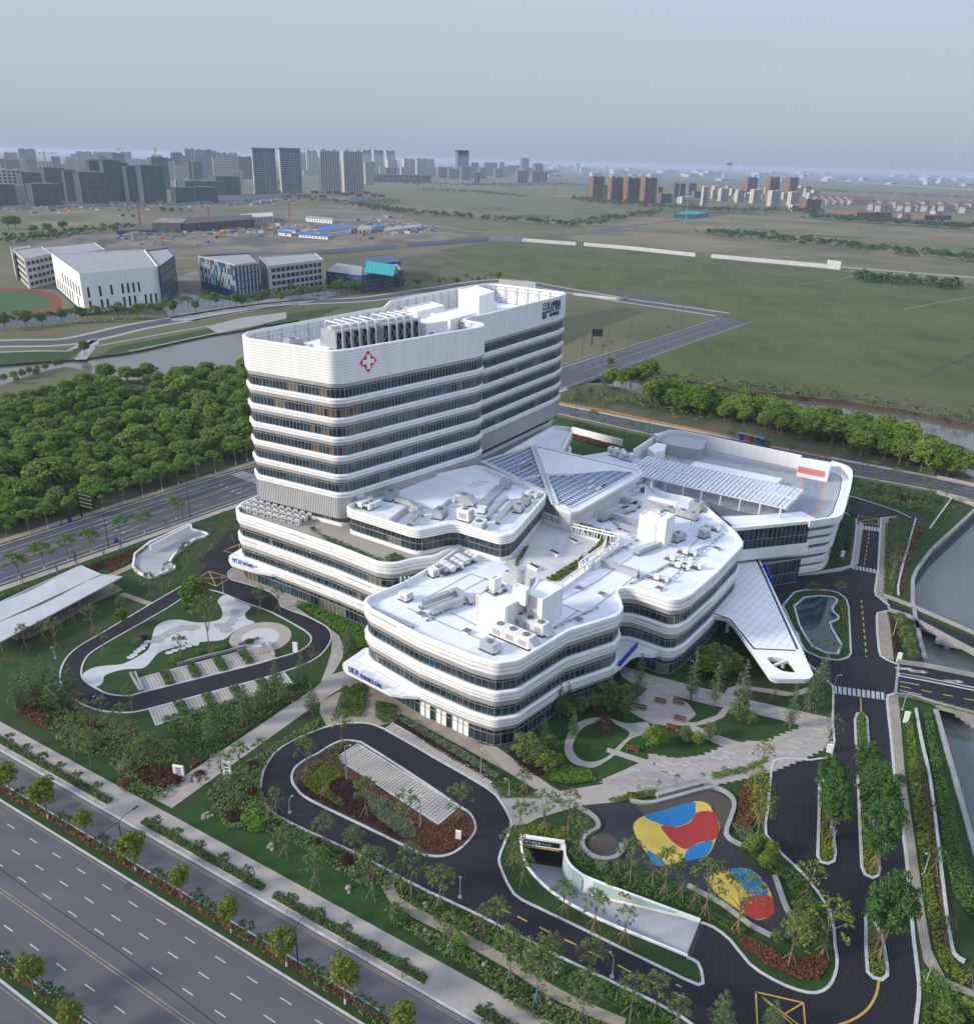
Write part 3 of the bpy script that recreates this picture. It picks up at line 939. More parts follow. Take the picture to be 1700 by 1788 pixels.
def glass_field(poly,u,nw,name,z):
 """panes in a polygon, rows along u; glazing bars as geometry"""
 poly=ccw(poly);P=np.array(poly)
 u=np.array(u)/np.hypot(*u);v=np.array([-u[1],u[0]])
 pu,pv=P@u,P@v
 b=MB(og);fb=MB(og)
 b.flat(poly,z,0)
 g=b.build(name,M['atrium_glass'],atr)
 def clip(vals,other,w,tall):
  for c in vals:
   xs=[]
   for i in range(len(P)):
    a,d=P[i-1],P[i]
    ca,cd=(a@other),(d@other)
    if(ca-c)*(cd-c)<0:
     xs.append(a+(d-a)*(c-ca)/(cd-ca))
   if len(xs)>=2:
    xs.sort(key=lambda q:q@(u if other is v else v))
    fb.bar((*xs[0],z+tall/2),(*xs[-1],z+tall/2),w,tall)
 clip(np.arange(pv.min()+nw,pv.max(),nw),v,.12,.34)
 clip(np.arange(pu.min()+1.3,pu.max(),1.3),u,.06,.12)
 for i in range(len(P)):
  fb.bar((*P[i-1],z+.1),(*P[i],z+.1),.3,.3)
 fb.build('glazing_bars',M['white_metal'],g)
 for k in range(5):
  q=P.mean(0)+u*(rng.random()-.5)*6+v*(rng.integers(-2,3)*nw)
  if inside(P,q[0],q[1])[0]and inside(P,*(q+u*3))[0]:
   f2=MB(og);f2.bar((*q,z+.5),(*(q+u*3.2),z+.5),.35,.25);f2.build('vent_bar',M['white_metal'],g)
sl=np.array(pp([(880,470+400)],ZA)[0])
def dirw(a,b_,z):
 A,B=at(*a,z),at(*b_,z);return(B.x-A.x,B.y-A.y)
ud=dirw((975,868),(1080,812),ZA)
glass_field(pp([(846,806.5),(926,781),(944,826),(954,853),(948,857)],ZA),ud,2.0,'glass_field',ZA+.16)
glass_field(pp([(953,832),(1000,829.5),(1066,823.5),(1103,826),(1104,829),(1000,886),(992,888),(976,882),(969,876)],ZA),ud,2.0,'glass_field',ZA+.16)
b=MB(og)
for(x0,y0),(x1,y1)in(((931,779),(949,829)),((949,829),(969,880)),((892,842),(949,829)),((949,829),(1000,829))):
 a,c=A_(x0,y0,ZA+.5),A_(x1,y1,ZA+.5)
 L=(c-a).length;n=max(2,int(L/1.6));s=(c-a).normalized().cross(UPZ)*.75
 big_=x1-x0<40
 if not big_:s*=.5
 b.bar(a+s,c+s,.28,.45);b.bar(a-s,c-s,.28,.45)
 for k in range(n+1):
  q=a.lerp(c,k/n);b.bar(q+s,q-s,.22,.35)
b.build('spine_truss',M['white_metal'],atr)
og=at(980,955,ZR)
cts=empty('roof_garden',og,'paved roof terrace enclosed by pierced white screens and yellow green planting','roof garden')
CT=pp([(951,905),(975,911),(1040,948),(1048,956),(985,1004),(957,1015),(899,999),(880,985),(908,950)],ZR+.1)
b=MB(og);b.flat(CT,ZR+.12,0);b.build('terrace_floor',mat('terrace_paving',(.50,.47,.44),.85,(.36,.38,.44),1.1,2,stretch=(.6,1.8,R(60)),c3=(.55,.52,.49),scale3=.1),cts)
scr=pp([(950,897),(1005,918),(1078,935)],ZR+2.0);scr2=pp([(1078,935),(1080,946),(1030,982),(980,1019)],ZR+2.0)
def pierced(line,name='pierced_screen'):
 b=MB(og)
 L=plen(line);u=0
 line2=resample(line,.9,False)
 b.rail(line2,.22,ZR,ZR+.7,0);b.rail(line2,.22,ZR+2.2,ZR+2.5,0)
 while u<L-.3:
  q,t=along(line,u);w_=rng.uniform(.15,.45)
  lean=rng.uniform(-.35,.35)
  b.bar((q[0],q[1],ZR+.7),(q[0]+t[0]*lean,q[1]+t[1]*lean,ZR+2.25),w_,.16)
  u+=rng.uniform(.55,.95)
 return b.build(name,M['white_wall'],cts)
pierced(scr);pierced(scr2)
pierced(offset(scr,1.6,False)[1:]);pierced(pp([(1058,942),(1052,955),(1010,985)],ZR+2))
def leafbed(name,poly,z,h,m,dens,parent=None,size=.22,kind='stuff',origin=(0,0,0),holes=(),label=None,lump=.5,cat=None):
 """ground cover: many small leaf blades over a polygon"""
 a=abs(area2(poly))/2
 n=int(min(22000,a*dens))
 P=np.array(poly);mn,mx=P.min(0),P.max(0)
 q=[]
 got=0
 while got<n:
  X=rng.uniform(mn[0],mx[0],n*2);Y=rng.uniform(mn[1],mx[1],n*2)
  k=inside(poly,X,Y)
  for hh in holes:k&=~inside(hh,X,Y)
  c=np.stack([X[k],Y[k]],1);q.append(c);got+=len(c)
  if len(c)==0:break
 q=np.concatenate(q)[:n]
 n=len(q)
 ph=np.sin(q[:,0]*1.7+1.3*np.sin(q[:,1]*.9))*np.sin(q[:,1]*1.9+np.sin(q[:,0]*.7))
 hz=h*(1-lump+lump*(.5+.5*ph))*rng.uniform(.55,1.05,n)
 s=size*rng.uniform(.6,1.4,n)
 az=rng.uniform(0,2*np.pi,n);tilt=rng.uniform(.1,1.0,n)
 ux,uy=np.cos(az),np.sin(az)
 vx,vy,vz=-uy*np.cos(tilt),ux*np.cos(tilt),np.sin(tilt)
 C=np.stack([q[:,0],q[:,1],z+hz],1)-np.array(origin)
 U=np.stack([ux,uy,0*ux],1)*s[:,None]*.5;V=np.stack([vx,vy,vz],1)*s[:,None]*.7
 co=np.stack([C-U-V,C+U-V*.6,C+U*.4+V,C-U*.7+V*.7],1).reshape(-1,3)
 me=bpy.data.meshes.new(name)
 me.vertices.add(4*n);me.vertices.foreach_set('co',co.ravel().astype(np.float32))
 me.loops.add(4*n);me.loops.foreach_set('vertex_index',np.arange(4*n,dtype=np.int32))
 me.polygons.add(n);me.polygons.foreach_set('loop_start',np.arange(0,4*n,4,dtype=np.int32))
 me.update(calc_edges=True);me.materials.append(M[m])
 o=link(name,me,parent)
 if parent is None and any(origin):o.location=origin
 return setp(o,label=label,kind=kind)
leafmat('leaf_lime',(.150,.170,.012),(.085,.115,.010),(.12,.14,.012))
leafmat('leaf_bed',(.055,.115,.022),(.095,.16,.034),(.07,.13,.03))
for l in([(958,902),(1000,914),(1040,926),(1072,936),(1056,950),(1020,934),(985,919)],[(1050,944),(1066,946),(1052,962),(1004,996),(976,1016),(952,1016),(985,996),(1036,962)]):
 leafbed('planting',pp(l,ZR),ZR+.15,.9,'leaf_lime',34,cts,.35,origin=og)
leafbed('planting',pp([(898,985),(905,975),(916,958),(922,955),(912,975),(902,992)],ZR),ZR+.1,.7,'leaf_bed',18,cts,.35,origin=og)
for px in((1000,947),(968,969),(932,993)):
 q=at(*px,ZR+.12)
 ang=math.atan2(*dirw((990,943),(1010,953),ZR)[::-1])
 b=MB(og);b.box((q.x,q.y,ZR+.12),(3.0,1.0,.75),ang);o=b.build('planter',M['white_wall'],cts)
 ca,sa=math.cos(ang),math.sin(ang)
 pl=[(q.x+x*ca-y*sa,q.y+x*sa+y*ca)for x,y in((-1.4,-.42),(1.4,-.42),(1.4,.42),(-1.4,.42))]
 leafbed('clipped_hedge',pl,ZR+.85,.15,'leaf_bed',60,o,.2,origin=og)
ZD=15.6
DK=pp([(1103,790),(1106,784.5),(1145,760),(1172,751),(1195,752.5),(1235,761),(1399,795),(1452,804.5),(1478,812),(1487,823),(1483,848),(1471,892),(1461,901),(1413,908.5),(1280,920),(1150,857),(1120,840)],18.0)
DKo=ccw(pp([(1103,800),(1106,794),(1145,770),(1172,761),(1195,762),(1235,770),(1399,804),(1452,814),(1477,821),(1485,832),(1482,855),(1470,893),(1460,902),(1413,909),(1270,921),(1180,872),(1120,838)],16.6))
DKr=fillet(DKo,[1,2,3,6,3,1,1,1,5,6,3,5,5,1,1,1,1][::-1],6)
og=at(1430,985,0)
dk=empty('parking_building',og,'white banded building with a rooftop car park behind high parapet walls','hospital building')
_sw=at(1413,909,16.6)
b=MB(og)
prof=[(0,0)]
zz=.4
rings=[([(x,y,.0)for x,y in offset(DKr,-1.6)]),([(x,y,.5)for x,y in offset(DKr,-1.5)])]
ms=[1]
lv=[(.5,2.4),(3.3,5.0),(6.0,7.9),(9.1,10.7),(11.7,13.2),(14.2,16.6)]
for i,(a,c)in enumerate(lv):
 d=-1.4+1.4*(c/16.6)
 rings+=[[(x,y,a)for x,y in offset(DKr,d-.5)],[(x,y,a+.05)for x,y in offset(DKr,d)],[(x,y,(a+c)/2-.04)for x,y in offset(DKr,d+.06)],[(x,y,(a+c)/2+.04)for x,y in offset(DKr,d+.06)],[(x,y,c-.1)for x,y in offset(DKr,d+.02)],[(x,y,c)for x,y in offset(DKr,d-.45)]]
 ms+=[1,0,0,2,0,0]
b.loft(rings,ms+[0])
b.build('banded_wall',[M['white_panel'],mat('stripe_grey',(.13,.14,.17),.5),M['groove']],dk)
core(dk,DKr,0,ZD,og,inset=2.2,m='screen_grey')
deck(dk,DKr,ZD,og,inset=.4,m='roof',name='car_deck')
def wallseg(px,z1,w=.5,name='parapet',m='white_wall'):
 l=pp(px,z1);b=MB(og);l=smooth(l,False,5)if len(l)>3 else l
 b.rail(l,w,ZD-.5,z1);return b.build(name,M[m],dk)
wallseg([(1106,785),(1145,760),(1160,754),(1174,751),(1196,753),(1236,761)],20.0)
wallseg([(1236,761),(1399,795)],20.0)
wallseg([(1452,804.5),(1470,810),(1482,816),(1486.5,825),(1484,848),(1477,872)],18.4)
wallseg([(1479,866),(1471,893),(1461,901.5),(1440,905),(1413,909)],16.9)
wallseg([(1172,768),(1232,779)],19.2,.4,'plant_wall','grey_metal')if False else None
b=MB(og)
b.prism(pp([(1146,769),(1172,757),(1196,758),(1233,766),(1228,780),(1218,782)],19.6),ZD,19.0,0);
b.build('plant_enclosure',mat('louvre_grey',(.30,.31,.33),.6,(.36,.37,.39),3,3,stretch=(1,1,0)),dk)
b=MB(og);b.prism(pp([(1398,797),(1452,806),(1447,822),(1393,811)],19.2),ZD,19.0,0);b.build('stair_box',M['white_wall'],dk)
mat('salmon_paint',(.56,.20,.16),.7)
a0,a1=at(1393.5,811.3,19.2),at(1440,820.6,19.2)
b=MB(og);b.bar((a0.x,a0.y-.15,17.9),(a1.x,a1.y-.15,17.9),.15,1.8);b.build('colour_band',M['salmon_paint'],dk)
for(x0,y0),(x1,y1),z0,z1,tr in(((1279,924),(1411,911),10.4,15.9,.45),((1326,983),(1396,972),.4,7.2,.45)):
 g0,g1=at(x0,y0,z1),at(x1,y1,z1)
 glazing(dk,[(g0.x+.4,g0.y-1.1),(g1.x,g1.y-1.1)],z0,z1,og,1.35,tr,(6,3,1,.6,5,0),closed=False)
g0,g1=at(1270,926,15.6),at(1413,912,15.6)
b=MB(og);b.rail([(g0.x,g0.y-1.2),(g1.x,g1.y-1.2)],1.0,7.4,10.4,0);b.rail([(g0.x,g0.y-1.0),(g1.x,g1.y-1.0)],1.0,15.9,16.7,0);b.build('white_band',M['white_panel'],dk)
mat('deck_blue',(.20,.235,.32),.8,(.25,.28,.35),.3,6)
mat('deck_grey',(.36,.38,.41),.85,(.30,.32,.36),.3,6)
b=MB(og)
zd=ZD+.02
lane=pp([(1174,796),(1190,785),(1215,788),(1379,820),(1440,832),(1444,835),(1425,893),(1411,902),(1385,897),(1394,873),(1404,840),(1400,832),(1379,828),(1212,797),(1195,802),(1190,808)],ZD)
b.flat(DKr if False else offset(DKr,-2.4),zd-.01,1)
b.flat(lane,zd,0)
for seg in([(1165,799),(1189,784.5),(1215,787),(1379,819),(1440,831.5),(1444,834),(1425,893),(1411,902)],[(1193,807),(1207,797.5),(1230,799),(1379,828),(1398,832),(1404,839),(1397,862),(1388,882)],[(1150,838),(1250,862),(1350,888),(1411,902)]):
 b.ribbon(pp(seg,ZD),.45,zd+.01,2)
for k in range(17):
 x=1245+k*9.2;y=783+k*1.78
 b.ribbon(pp([(x,y),(x-11,y+10)],ZD),.22,zd+.012,3)
for k in range(22):
 t=k/21;x=1468-30*t;y=838+55*t
 b.ribbon(pp([(x,y),(x-28+6*t,y-4)],ZD),.2,zd+.012,3)
for k in range(9):
 t=k/8;b.ribbon(pp([(1421-9*t,840+40*t),(1420-9*t,843+40*t)],ZD),.3,zd+.012,2)
for k in range(18):
 x=1232+k*8.0;y=805+k*1.75
 b.ribbon(pp([(x,y),(x-7,y+6)],ZD),.2,zd+.012,3)
b.build('deck_marking',[M['deck_blue'],M['deck_grey'],mat('orange_paint',(.55,.28,.06),.7),M['white_paint']],dk)
b=MB(og);b.prism(pp([(1214,803),(1262,812),(1366,833),(1358,840),(1330,836),(1204,811)],18.0),ZD,17.6,0);b.build('skylight_box',M['white_wall'],dk)
b=MB(og);b.prism(pp([(1092,793),(1140,771),(1163,775),(1158,790),(1118,806)],17.2)if False else pp([(1131,779),(1150,768),(1164,772),(1160,783),(1143,789)],19.5),ZD,19.0,0);b.build('stair_box',M['white_wall'],dk)
q=at(1146,768,19.0);b=MB(og);b.tube((q.x,q.y,19),(q.x,q.y,20.6),.8,n=12);b.tube((q.x,q.y,20.6),(q.x,q.y,20.9),1.1,n=12);b.build('chimney',M['plant_white'],dk)
b=MB(og);b.flat(pp([(1232,876),(1290,893),(1330,900),(1258,902)],16.4),16.45,0);b.build('light_well_shade',mat('well_shade',(.12,.13,.15),.8),dk)  # flat sheet over the roof, the open well's shade painted as dark grey
b=MB(og);b.flat(pp([(1258,902),(1330,899),(1400,893),(1425,906),(1280,919)],16.6),16.62,0);b.build('low_roof',M['roof'],dk)
og2=at(1270,860,ZD)
sol=empty('solar_canopy',og2,'long steel canopy carrying rows of glossy solar panels over the rooftop parking','solar canopy')
zs0=ZD+4.2
c00,c10,c11,c01=(np.array(at(x,y,zs0))for x,y in((1128,796),(1404,855),(1372,887),(1092,824)))
mat('solar_cell',(.44,.49,.57),.18,(.55,.60,.67),1.2,2,spec=.7)
def bil(u,v):return(c00*(1-u)*(1-v)+c10*u*(1-v)+c11*u*v+c01*(1-u)*v)
NU,NV=38,10
fr_=MB(og2)
ps=None
nsol=0
me_cache=None
for i in range(NU):
 for j in range(NV):
  if i%8==7 and False:continue
  gu=.004 if i%8 else .008
  u0,u1=i/NU+.0022+(.004 if i%9==0 else 0),(i+1)/NU-.0022
  v0,v1=j/NV+(.045 if j==5 else .008),(j+1)/NV-(.045 if j==4 else .008)
  q=[bil(u0,v0),bil(u1,v0),bil(u1,v1),bil(u0,v1)]
  c=sum(q)/4
  tz=[.10,.10,-.10,-.10]
  if nsol<300:
   me=bpy.data.meshes.new('solar_panel')
   vv=[tuple(p_-c+np.array([0,0,t_]))for p_,t_ in zip(q,tz)]+[tuple(p_-c+np.array([0,0,t_-.06]))for p_,t_ in zip(q,tz)]
   if me_cache is None:
    me.from_pydata(vv,[],[(0,1,2,3)[::-1],(4,5,6,7),(0,1,5,4),(1,2,6,5),(2,3,7,6),(3,0,4,7)])
    me.materials.append(M['solar_cell']);me_cache=me
   else:
    bpy.data.meshes.remove(me);me=me_cache
   link('solar_panel',me,sol,Vector(c)-og2);nsol+=1
  else:
   ps=ps or MB(og2)
   ps.face([tuple(p_+np.array([0,0,t_]))for p_,t_ in zip(q,tz)][::-1])
if ps:ps.build('solar_panels_rest',M['solar_cell'],sol,'stuff')
for v in(0,.24,.46,.54,.76,1.0):
 fr_.bar(bil(0,v)-[0,0,.25],bil(1,v)-[0,0,.25],.18,.25)
for k in range(11):
 fr_.bar(bil(k/10,0)-[0,0,.4],bil(k/10,1)-[0,0,.4],.2,.3)
for v in(.1,.5,.97):
 for k in range(9):
  q=bil(k/8*.94+.03,v)
  fr_.box((q[0],q[1],ZD),(.35,.35,4.0),.4)
fr_.build('steel_frame',M['white_metal'],sol)
ZC=6.6
og=at(1380,1180,0)
can=empty('entrance_canopy',og,'large pointed white entrance canopy with an eye shaped opening at its tip','canopy')
CN=pp([(1236,1075),(1297,957),(1308,955),(1318,960),(1343,1014),(1400,1135),(1419,1176),(1418,1183),(1410,1186),(1347,1186),(1316,1141),(1279,1090),(1266,1077)],ZC)
CN=ccw(CN)
CNr=fillet(CN,[1.5]*len(CN),4)
eye=fillet(ccw(pp([(1338,1149),(1346,1147),(1378,1151),(1390,1170),(1389,1175),(1366,1172),(1350,1163)],ZC)),1.0,4)
b=MB(og)
o1=CNr
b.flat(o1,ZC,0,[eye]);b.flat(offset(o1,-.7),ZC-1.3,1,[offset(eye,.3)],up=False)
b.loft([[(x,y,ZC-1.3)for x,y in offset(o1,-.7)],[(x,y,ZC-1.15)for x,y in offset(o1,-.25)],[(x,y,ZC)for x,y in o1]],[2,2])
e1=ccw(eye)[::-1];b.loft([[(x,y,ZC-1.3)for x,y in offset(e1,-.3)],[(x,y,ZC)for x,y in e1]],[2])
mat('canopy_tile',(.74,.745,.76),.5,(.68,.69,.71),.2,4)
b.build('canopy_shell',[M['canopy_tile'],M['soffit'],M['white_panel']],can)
b=MB(og)
ln=pp([(1312,958),(1338,1014),(1392,1134)],ZC);b.ribbon(ln,.5,ZC+.03,0)
ln=pp([(1245,1071),(1274,1081),(1316,1133),(1389,1136)],ZC);b.ribbon(ln,.45,ZC+.03,0)
b.build('gutter',M['dark_metal'],can)
b=MB(og)
d1=np.array(dirw((1245,1060),(1330,985),ZC));d1/=np.hypot(*d1);d2=np.array([-d1[1],d1[0]])
def chords(poly,dirv,step,b,w,z,m=0):
 P=np.array(poly);nv=np.array([-dirv[1],dirv[0]]);c=P@nv
 for k in np.arange(c.min()+step,c.max(),step):
  xs=[]
  for i in range(len(P)):
   a,d=P[i-1],P[i];ca,cd=a@nv-k,d@nv-k
   if ca*cd<0:xs.append(a+(d-a)*ca/(ca-cd))
  xs.sort(key=lambda q:q@dirv)
  for a,d in zip(xs[::2],xs[1::2]):b.ribbon([tuple(a),tuple(d)],w,z,m)
inner=pp([(1247,1068),(1298,960),(1306,958),(1335,1014),(1388,1132),(1318,1130),(1276,1079)],ZC)
chords(inner,d1,1.6,b,.07,ZC+.02);chords(inner,d2,3.2,b,.05,ZC+.02)
b.build('panel_joint',M['groove'],can)
b=MB(og)
for x,y in((1300,975),(1345,1040),(1375,1120),(1275,1060)):
 q=at(x,y,ZC);
 if True:b.tube((q.x,q.y,0),(q.x,q.y,ZC-1.2),.45,n=14)
b.build('column',M['white_wall'],can)
b=MB(og);a,c=at(1346,1164,ZC-.6),at(1378,1152,ZC-.6);b.bar(a,c,.35,.5);b.build('cross_strut',M['white_panel'],can)
b=MB(og);a,c=at(1335,988,ZC+.3),at(1347,1014,ZC+.3)
for k in range(7):
 p0,p1=a.lerp(c,k/7),a.lerp(c,(k+.8)/7);b.bar(p0,p1,.35,1.5)
b.build('sign_letters',M['blue_sign'],can)
b=MB(og)
for k in range(10):
 q=at(1386+1.6*k,1102+5.4*k,ZC-1.5);b.box((q.x+.6,q.y,.2),(.25,1.4,ZC-2.0),.3)
b.build('louvre',M['white_wall'],can)
og=at(1100,1165,0)
c2=empty('notch_canopy',og,'small curved white canopy with long blue sign in the notch of the front wing','canopy')
p=smooth(ccw(pp([(1070,1128),(1090,1119),(1130,1126),(1150,1135),(1140,1142),(1120,1140),(1104,1144),(1090,1156),(1078,1166),(1068,1168)],5.4)),True,4)
b=MB(og);b.prism(p,4.4,5.4,0);b.build('canopy_shell',M['canopy_tile'],c2)
b=MB(og);a,c=at(1081,1160,6.0),at(1112,1126,6.0)
b.bar(a,c,.3,1.1);b.build('sign_board',M['blue_sign'],c2)
def clinic_canopy(name,px,z,label,txts,th=.9):
 og=at(*px[len(px)//2],0)
 t=empty(name,og,label,'canopy')
 p=ccw(pts(px,z));p=fillet(p,1.2,4)
 b=MB(og)
 b.flat(p,z,0);b.flat(offset(p,-.5),z-th,1,up=False)
 b.loft([[(x,y,z-th)for x,y in offset(p,-.5)],[(x,y,z-th+.2)for x,y in offset(p,-.08)],[(x,y,z)for x,y in p]],[1,2])
 b.build('canopy_shell',[M['canopy_tile'],M['soffit'],M['white_panel']],t)
 b=MB(og);d=np.array([math.cos(R(-34)),math.sin(R(-34))])
 chords(p,d,1.5,b,.05,z+.012);chords(p,np.array([-d[1],d[0]]),2.2,b,.05,z+.014)
 b.build('panel_joint',M['groove'],t)
 for s,p0,p1,h in txts:
  a,c=at(*p0,z+.1),at(*p1,z+.1)
  u=(c-a).normalized();nn=Vector((u.y,-u.x,0))
  lettering(s,2,a+Vector((0,0,.12)),u,UPZ,nn,t,'blue_sign',width=(c-a).length,height=h,depth=.08)
 b=MB(og);a,c=at(*txts[0][1],z+.1),at(*txts[-1][2],z+.1)
 b.bar(a,c,.1,.12);b.build('sign_rail',M['frame'],t)
 return t
clinic_canopy('clinic_canopy',[(428,953),(418,959),(400,970),(399,978),(404,985),(440,996),(475,1003),(495,1003),(500,1008),(535,1022),(560,1010)],4.9,'white rounded canopy lettered VIP clinic in blue at the west end',[('VIP门诊',(405.5,980.5),(422.5,986),1.1),('VIP CLINIC',(425,986.8),(441.5,991.8),.75)])
clinic_canopy('clinic_canopy',[(640,1128),(626,1139),(599,1157),(597.5,1163),(603,1171),(680,1211),(704,1215),(768,1219),(779,1223),(800,1215)],4.9,'white pointed canopy lettered pediatrics clinic in blue under the front wing',[('儿科门诊',(608,1172.5),(626,1182),1.35),('PEDIATRICS CLINIC',(629,1183.5),(667,1203.5),.85)])
og=at(985,800,0)
rb=empty('rear_block',og,'low white banded block with curved corner beside the foot of the tower','hospital building')
RB=fillet(ccw(pp([(880,790),(966,742),(998,745),(1000,751),(982,790),(970,800)],ZP)),[0,2,3,3,2,0],5)
for a,b_,c,d in LEV:
 glazing(rb,offset(RB,-1.1),a,b_,og,1.3,.74,(5,4,1,1,3,0))
 band(rb,RB,og,b_,c,d,1.1,(.3,.62),ZR if d==ZP else None,slots=1)
core(rb,RB,0,ZR-.3,og);deck(rb,RB,ZR,og)
g0=WR.p(-60,o_near-3.7);g1=WR.p(232,o_near-3.7)
lw=[g0,g1]+pts([(800,690),(974,728),(1122,760),(1250,790),(1450,828),(1640,862),(1690,873),(1699,890),(1622,961),(1597,995),(1590,1012),(1589.6,1050),(1598,1098),(1614,1161),(1631,1247),(1662,1360),(1700,1500),(1760,1720)])+[BR.p(V1,o_walk_in),BR.p(-62,o_walk_in)]
sheet('campus_lawn',lw,.03,'lawn',[RAMP])
def asphalt(px,name='driveway',z=.06,sm=False,holes=(),m='asphalt_new',k=True,kw=.35,n=4):
 p=pts(px)
 if sm:p=smooth(p,True,n)
 sheet(name,p,z,m,[smooth(pts(h),True,n)for h in holes])
 if k:kerb(p,kw,.16,True)
 for h in holes:kerb(smooth(pts(h),True,n),kw,.2,True)
 return p
WL_in=[(331,1038),(295,1061),(259,1082),(220,1104),(185,1124),(160,1140),(149,1152),(143,1167),(143,1182),(152,1193),(167,1202),(190,1213),(225,1216),(249,1210),(390,1175),(450,1160),(484,1150),(512,1142),(530,1134),(541,1124),(543,1114),(535,1104),(517,1093),(490,1078),(467,1067),(439,1057),(410,1046),(392,1038),(370,1031.5),(350,1032)]
WL_out=[(398,935),(345,1008),(300,1034),(264,1055),(215,1084),(169,1111),(140,1128),(120,1145),(108,1165),(105,1188),(114,1209),(137,1227),(160,1237),(185,1243),(225,1245),(262,1238),(355,1213),(450,1187.5),(512,1168),(545,1154),(565,1139),(577,1120),(578,1108),(570,1095),(541,1079),(503,1064.7),(491,1059),(487,1049),(473,1035),(440,1023),(404,1013),(398,1003),(404,994),(420,985),(432,960),(440,930)]
sheet('driveway',smooth(pts(WL_out),True,3),.06,'asphalt_new',[smooth(pts(WL_in),True,3)])
kerb(smooth(pts(WL_in),True,3),.35,.2,True)
kerb(smooth(pts(WL_out[1:31]),False,3),.35,.16);kerb(smooth(pts(WL_out[30:34]),False,3),.35,.16)
sheet('driveway',pts([(345,978),(372,958),(398,930),(440,915),(470,935),(440,960),(398,1003)]),.058,'asphalt_new')
SL_in=[(509,1361),(515,1342),(534,1327),(556,1316),(578,1302),(600,1294),(625,1296),(640,1303),(720,1354),(799,1407),(821,1423),(830,1444),(824,1461),(800,1485),(774,1496),(743,1494),(712,1481),(630,1441),(543,1399),(519,1380)]
SL_out=[(455,1377),(459,1349),(478,1317),(509,1295),(550,1277),(587,1266),(634,1263),(672,1274),(760,1325),(849,1376),(873,1399),(888,1425),(892,1443),(879,1477),(871,1500),(876,1521),(897,1562),(933,1583),(998,1614),(1089,1659),(1161,1694),(1219,1721),(1226,1708),(1218,1682),(1199,1673),(1223,1612),(1245,1620),(1275,1643),(1308,1684),(1348,1711),(1392,1730),(1424,1735),(1446,1724),(1457,1703),(1461,1680),(1457,1650),(1448,1591),(1402,1527),(1375,1502),(1337,1458),(1340,1415),(1347,1340),(1356,1328),(1376,1325),(1450,1323),(1453,1260),(1454,1207),(1447,1192),(1400,1150),(1340,1090),(1330,1010),(1423,1000),(1465,993),(1482,989),(1487,983),(1495,918),(1490,905),(1470,893),(1470,866),(1482,866),(1522,878),(1566,893),(1590,905),(1620,905),(1615,914),(1566,903),(1540,905),(1537,915),(1532.5,993),(1527,1033),(1534,1044),(1552,1058),(1552,1067),(1537,1070),(1530,1077),(1534,1135),(1543,1150),(1566,1160),(1566,1211),(1554,1214),(1548,1222),(1554,1278),(1562,1360),(1581,1492),(1594,1638),(1604,1719),(1600,1773),(1590,1860),(1300,1860),(1187,1775),(1089,1725.6),(959,1663),(830,1596),(743,1556),(681,1523),(618,1489),(545,1456),(481,1424),(460,1402)]
PI=[(1366,1058),(1386,1035),(1403,1031),(1440,1031),(1463,1035),(1477,1047),(1481,1061),(1485,1141),(1480,1149),(1463,1154),(1434,1150),(1406,1138),(1390,1110)]
I1=[(1430,1368),(1434,1363),(1439,1368),(1447,1400),(1452,1440),(1458,1490),(1455,1505),(1445,1509),(1432,1506),(1427,1495),(1429,1430)]
I2=[(1497,1356),(1501,1352),(1505,1356),(1517,1400),(1530,1470),(1535,1520),(1531,1531),(1523,1534),(1510,1528),(1504,1515),(1500,1430)]
I3=[(1511,1604),(1515,1599),(1521,1602),(1540,1640),(1548,1690),(1548,1705),(1539,1712),(1525,1709),(1514,1698),(1511,1650)]
I4=[(1492,1257),(1496,1247),(1505,1246),(1513,1254),(1516,1300),(1512,1310),(1498,1310),(1494,1300)]
p_out=pts(SL_out)
sheet('driveway',p_out,.062,'asphalt_new',[smooth(pts(SL_in),True,3),fillet(ccw(pts(PI)),2,4)]+[pts(h)for h in(I1,I2,I3,I4)])
kerb(smooth(pts(SL_in),True,3),.4,.2,True);kerb(fillet(ccw(pts(PI)),2,4),.4,.2,True)
for h in(I1,I2,I3,I4):kerb(pts(h),.45,.2,True,'kerbstone')
def kerbrun(a,b_,w=.35):
 kerb(smooth(pts(SL_out[a:b_]),False,2),w,.16)
iA=SL_out.index((1199,1673));
kerbrun(0,iA+1,.4);kerbrun(iA+1,SL_out.index((1340,1090))+1,.4)
kerbrun(SL_out.index((1330,1010)),SL_out.index((1470,893))+1,.5);kerbrun(SL_out.index((1470,866)),SL_out.index((1590,905))+1)
kerbrun(SL_out.index((1566,903)),SL_out.index((1552,1058))+1,.5);kerbrun(SL_out.index((1552,1067)),SL_out.index((1566,1160))+1,.5)
kerbrun(SL_out.index((1566,1211)),SL_out.index((1590,1860))+1,.5);kerbrun(SL_out.index((1300,1860)),len(SL_out),.4)
sheet('island_lawn',offset(fillet(ccw(pts(PI)),2,4),-.1),.06,'lawn')
for h in(I1,I2,I3,I4):sheet('island_bed',pts(h),.10,'soil')
sheet('island_bed',smooth(pts(SL_in),True,3),.07,'soil')
sheet('island_lawn',smooth(pts(WL_in),True,3),.07,'lawn')
_wz=[.0]
def walk(px,m='paving',z=.075,sm=False,name='path',holes=()):
 _wz[0]+=.0022;z=z+_wz[0]
 p=pts(px);p=smooth(p,True,3)if sm else p
 return sheet(name,p,z,m,[smooth(pts(h),True,4)for h in holes])
walk([(400,1003),(402,995),(412,990),(430,992),(520,1035),(545,1050),(528,1060),(512,1057),(500,1062),(489,1058),(486,1048),(472,1035),(440,1023),(404,1013)])
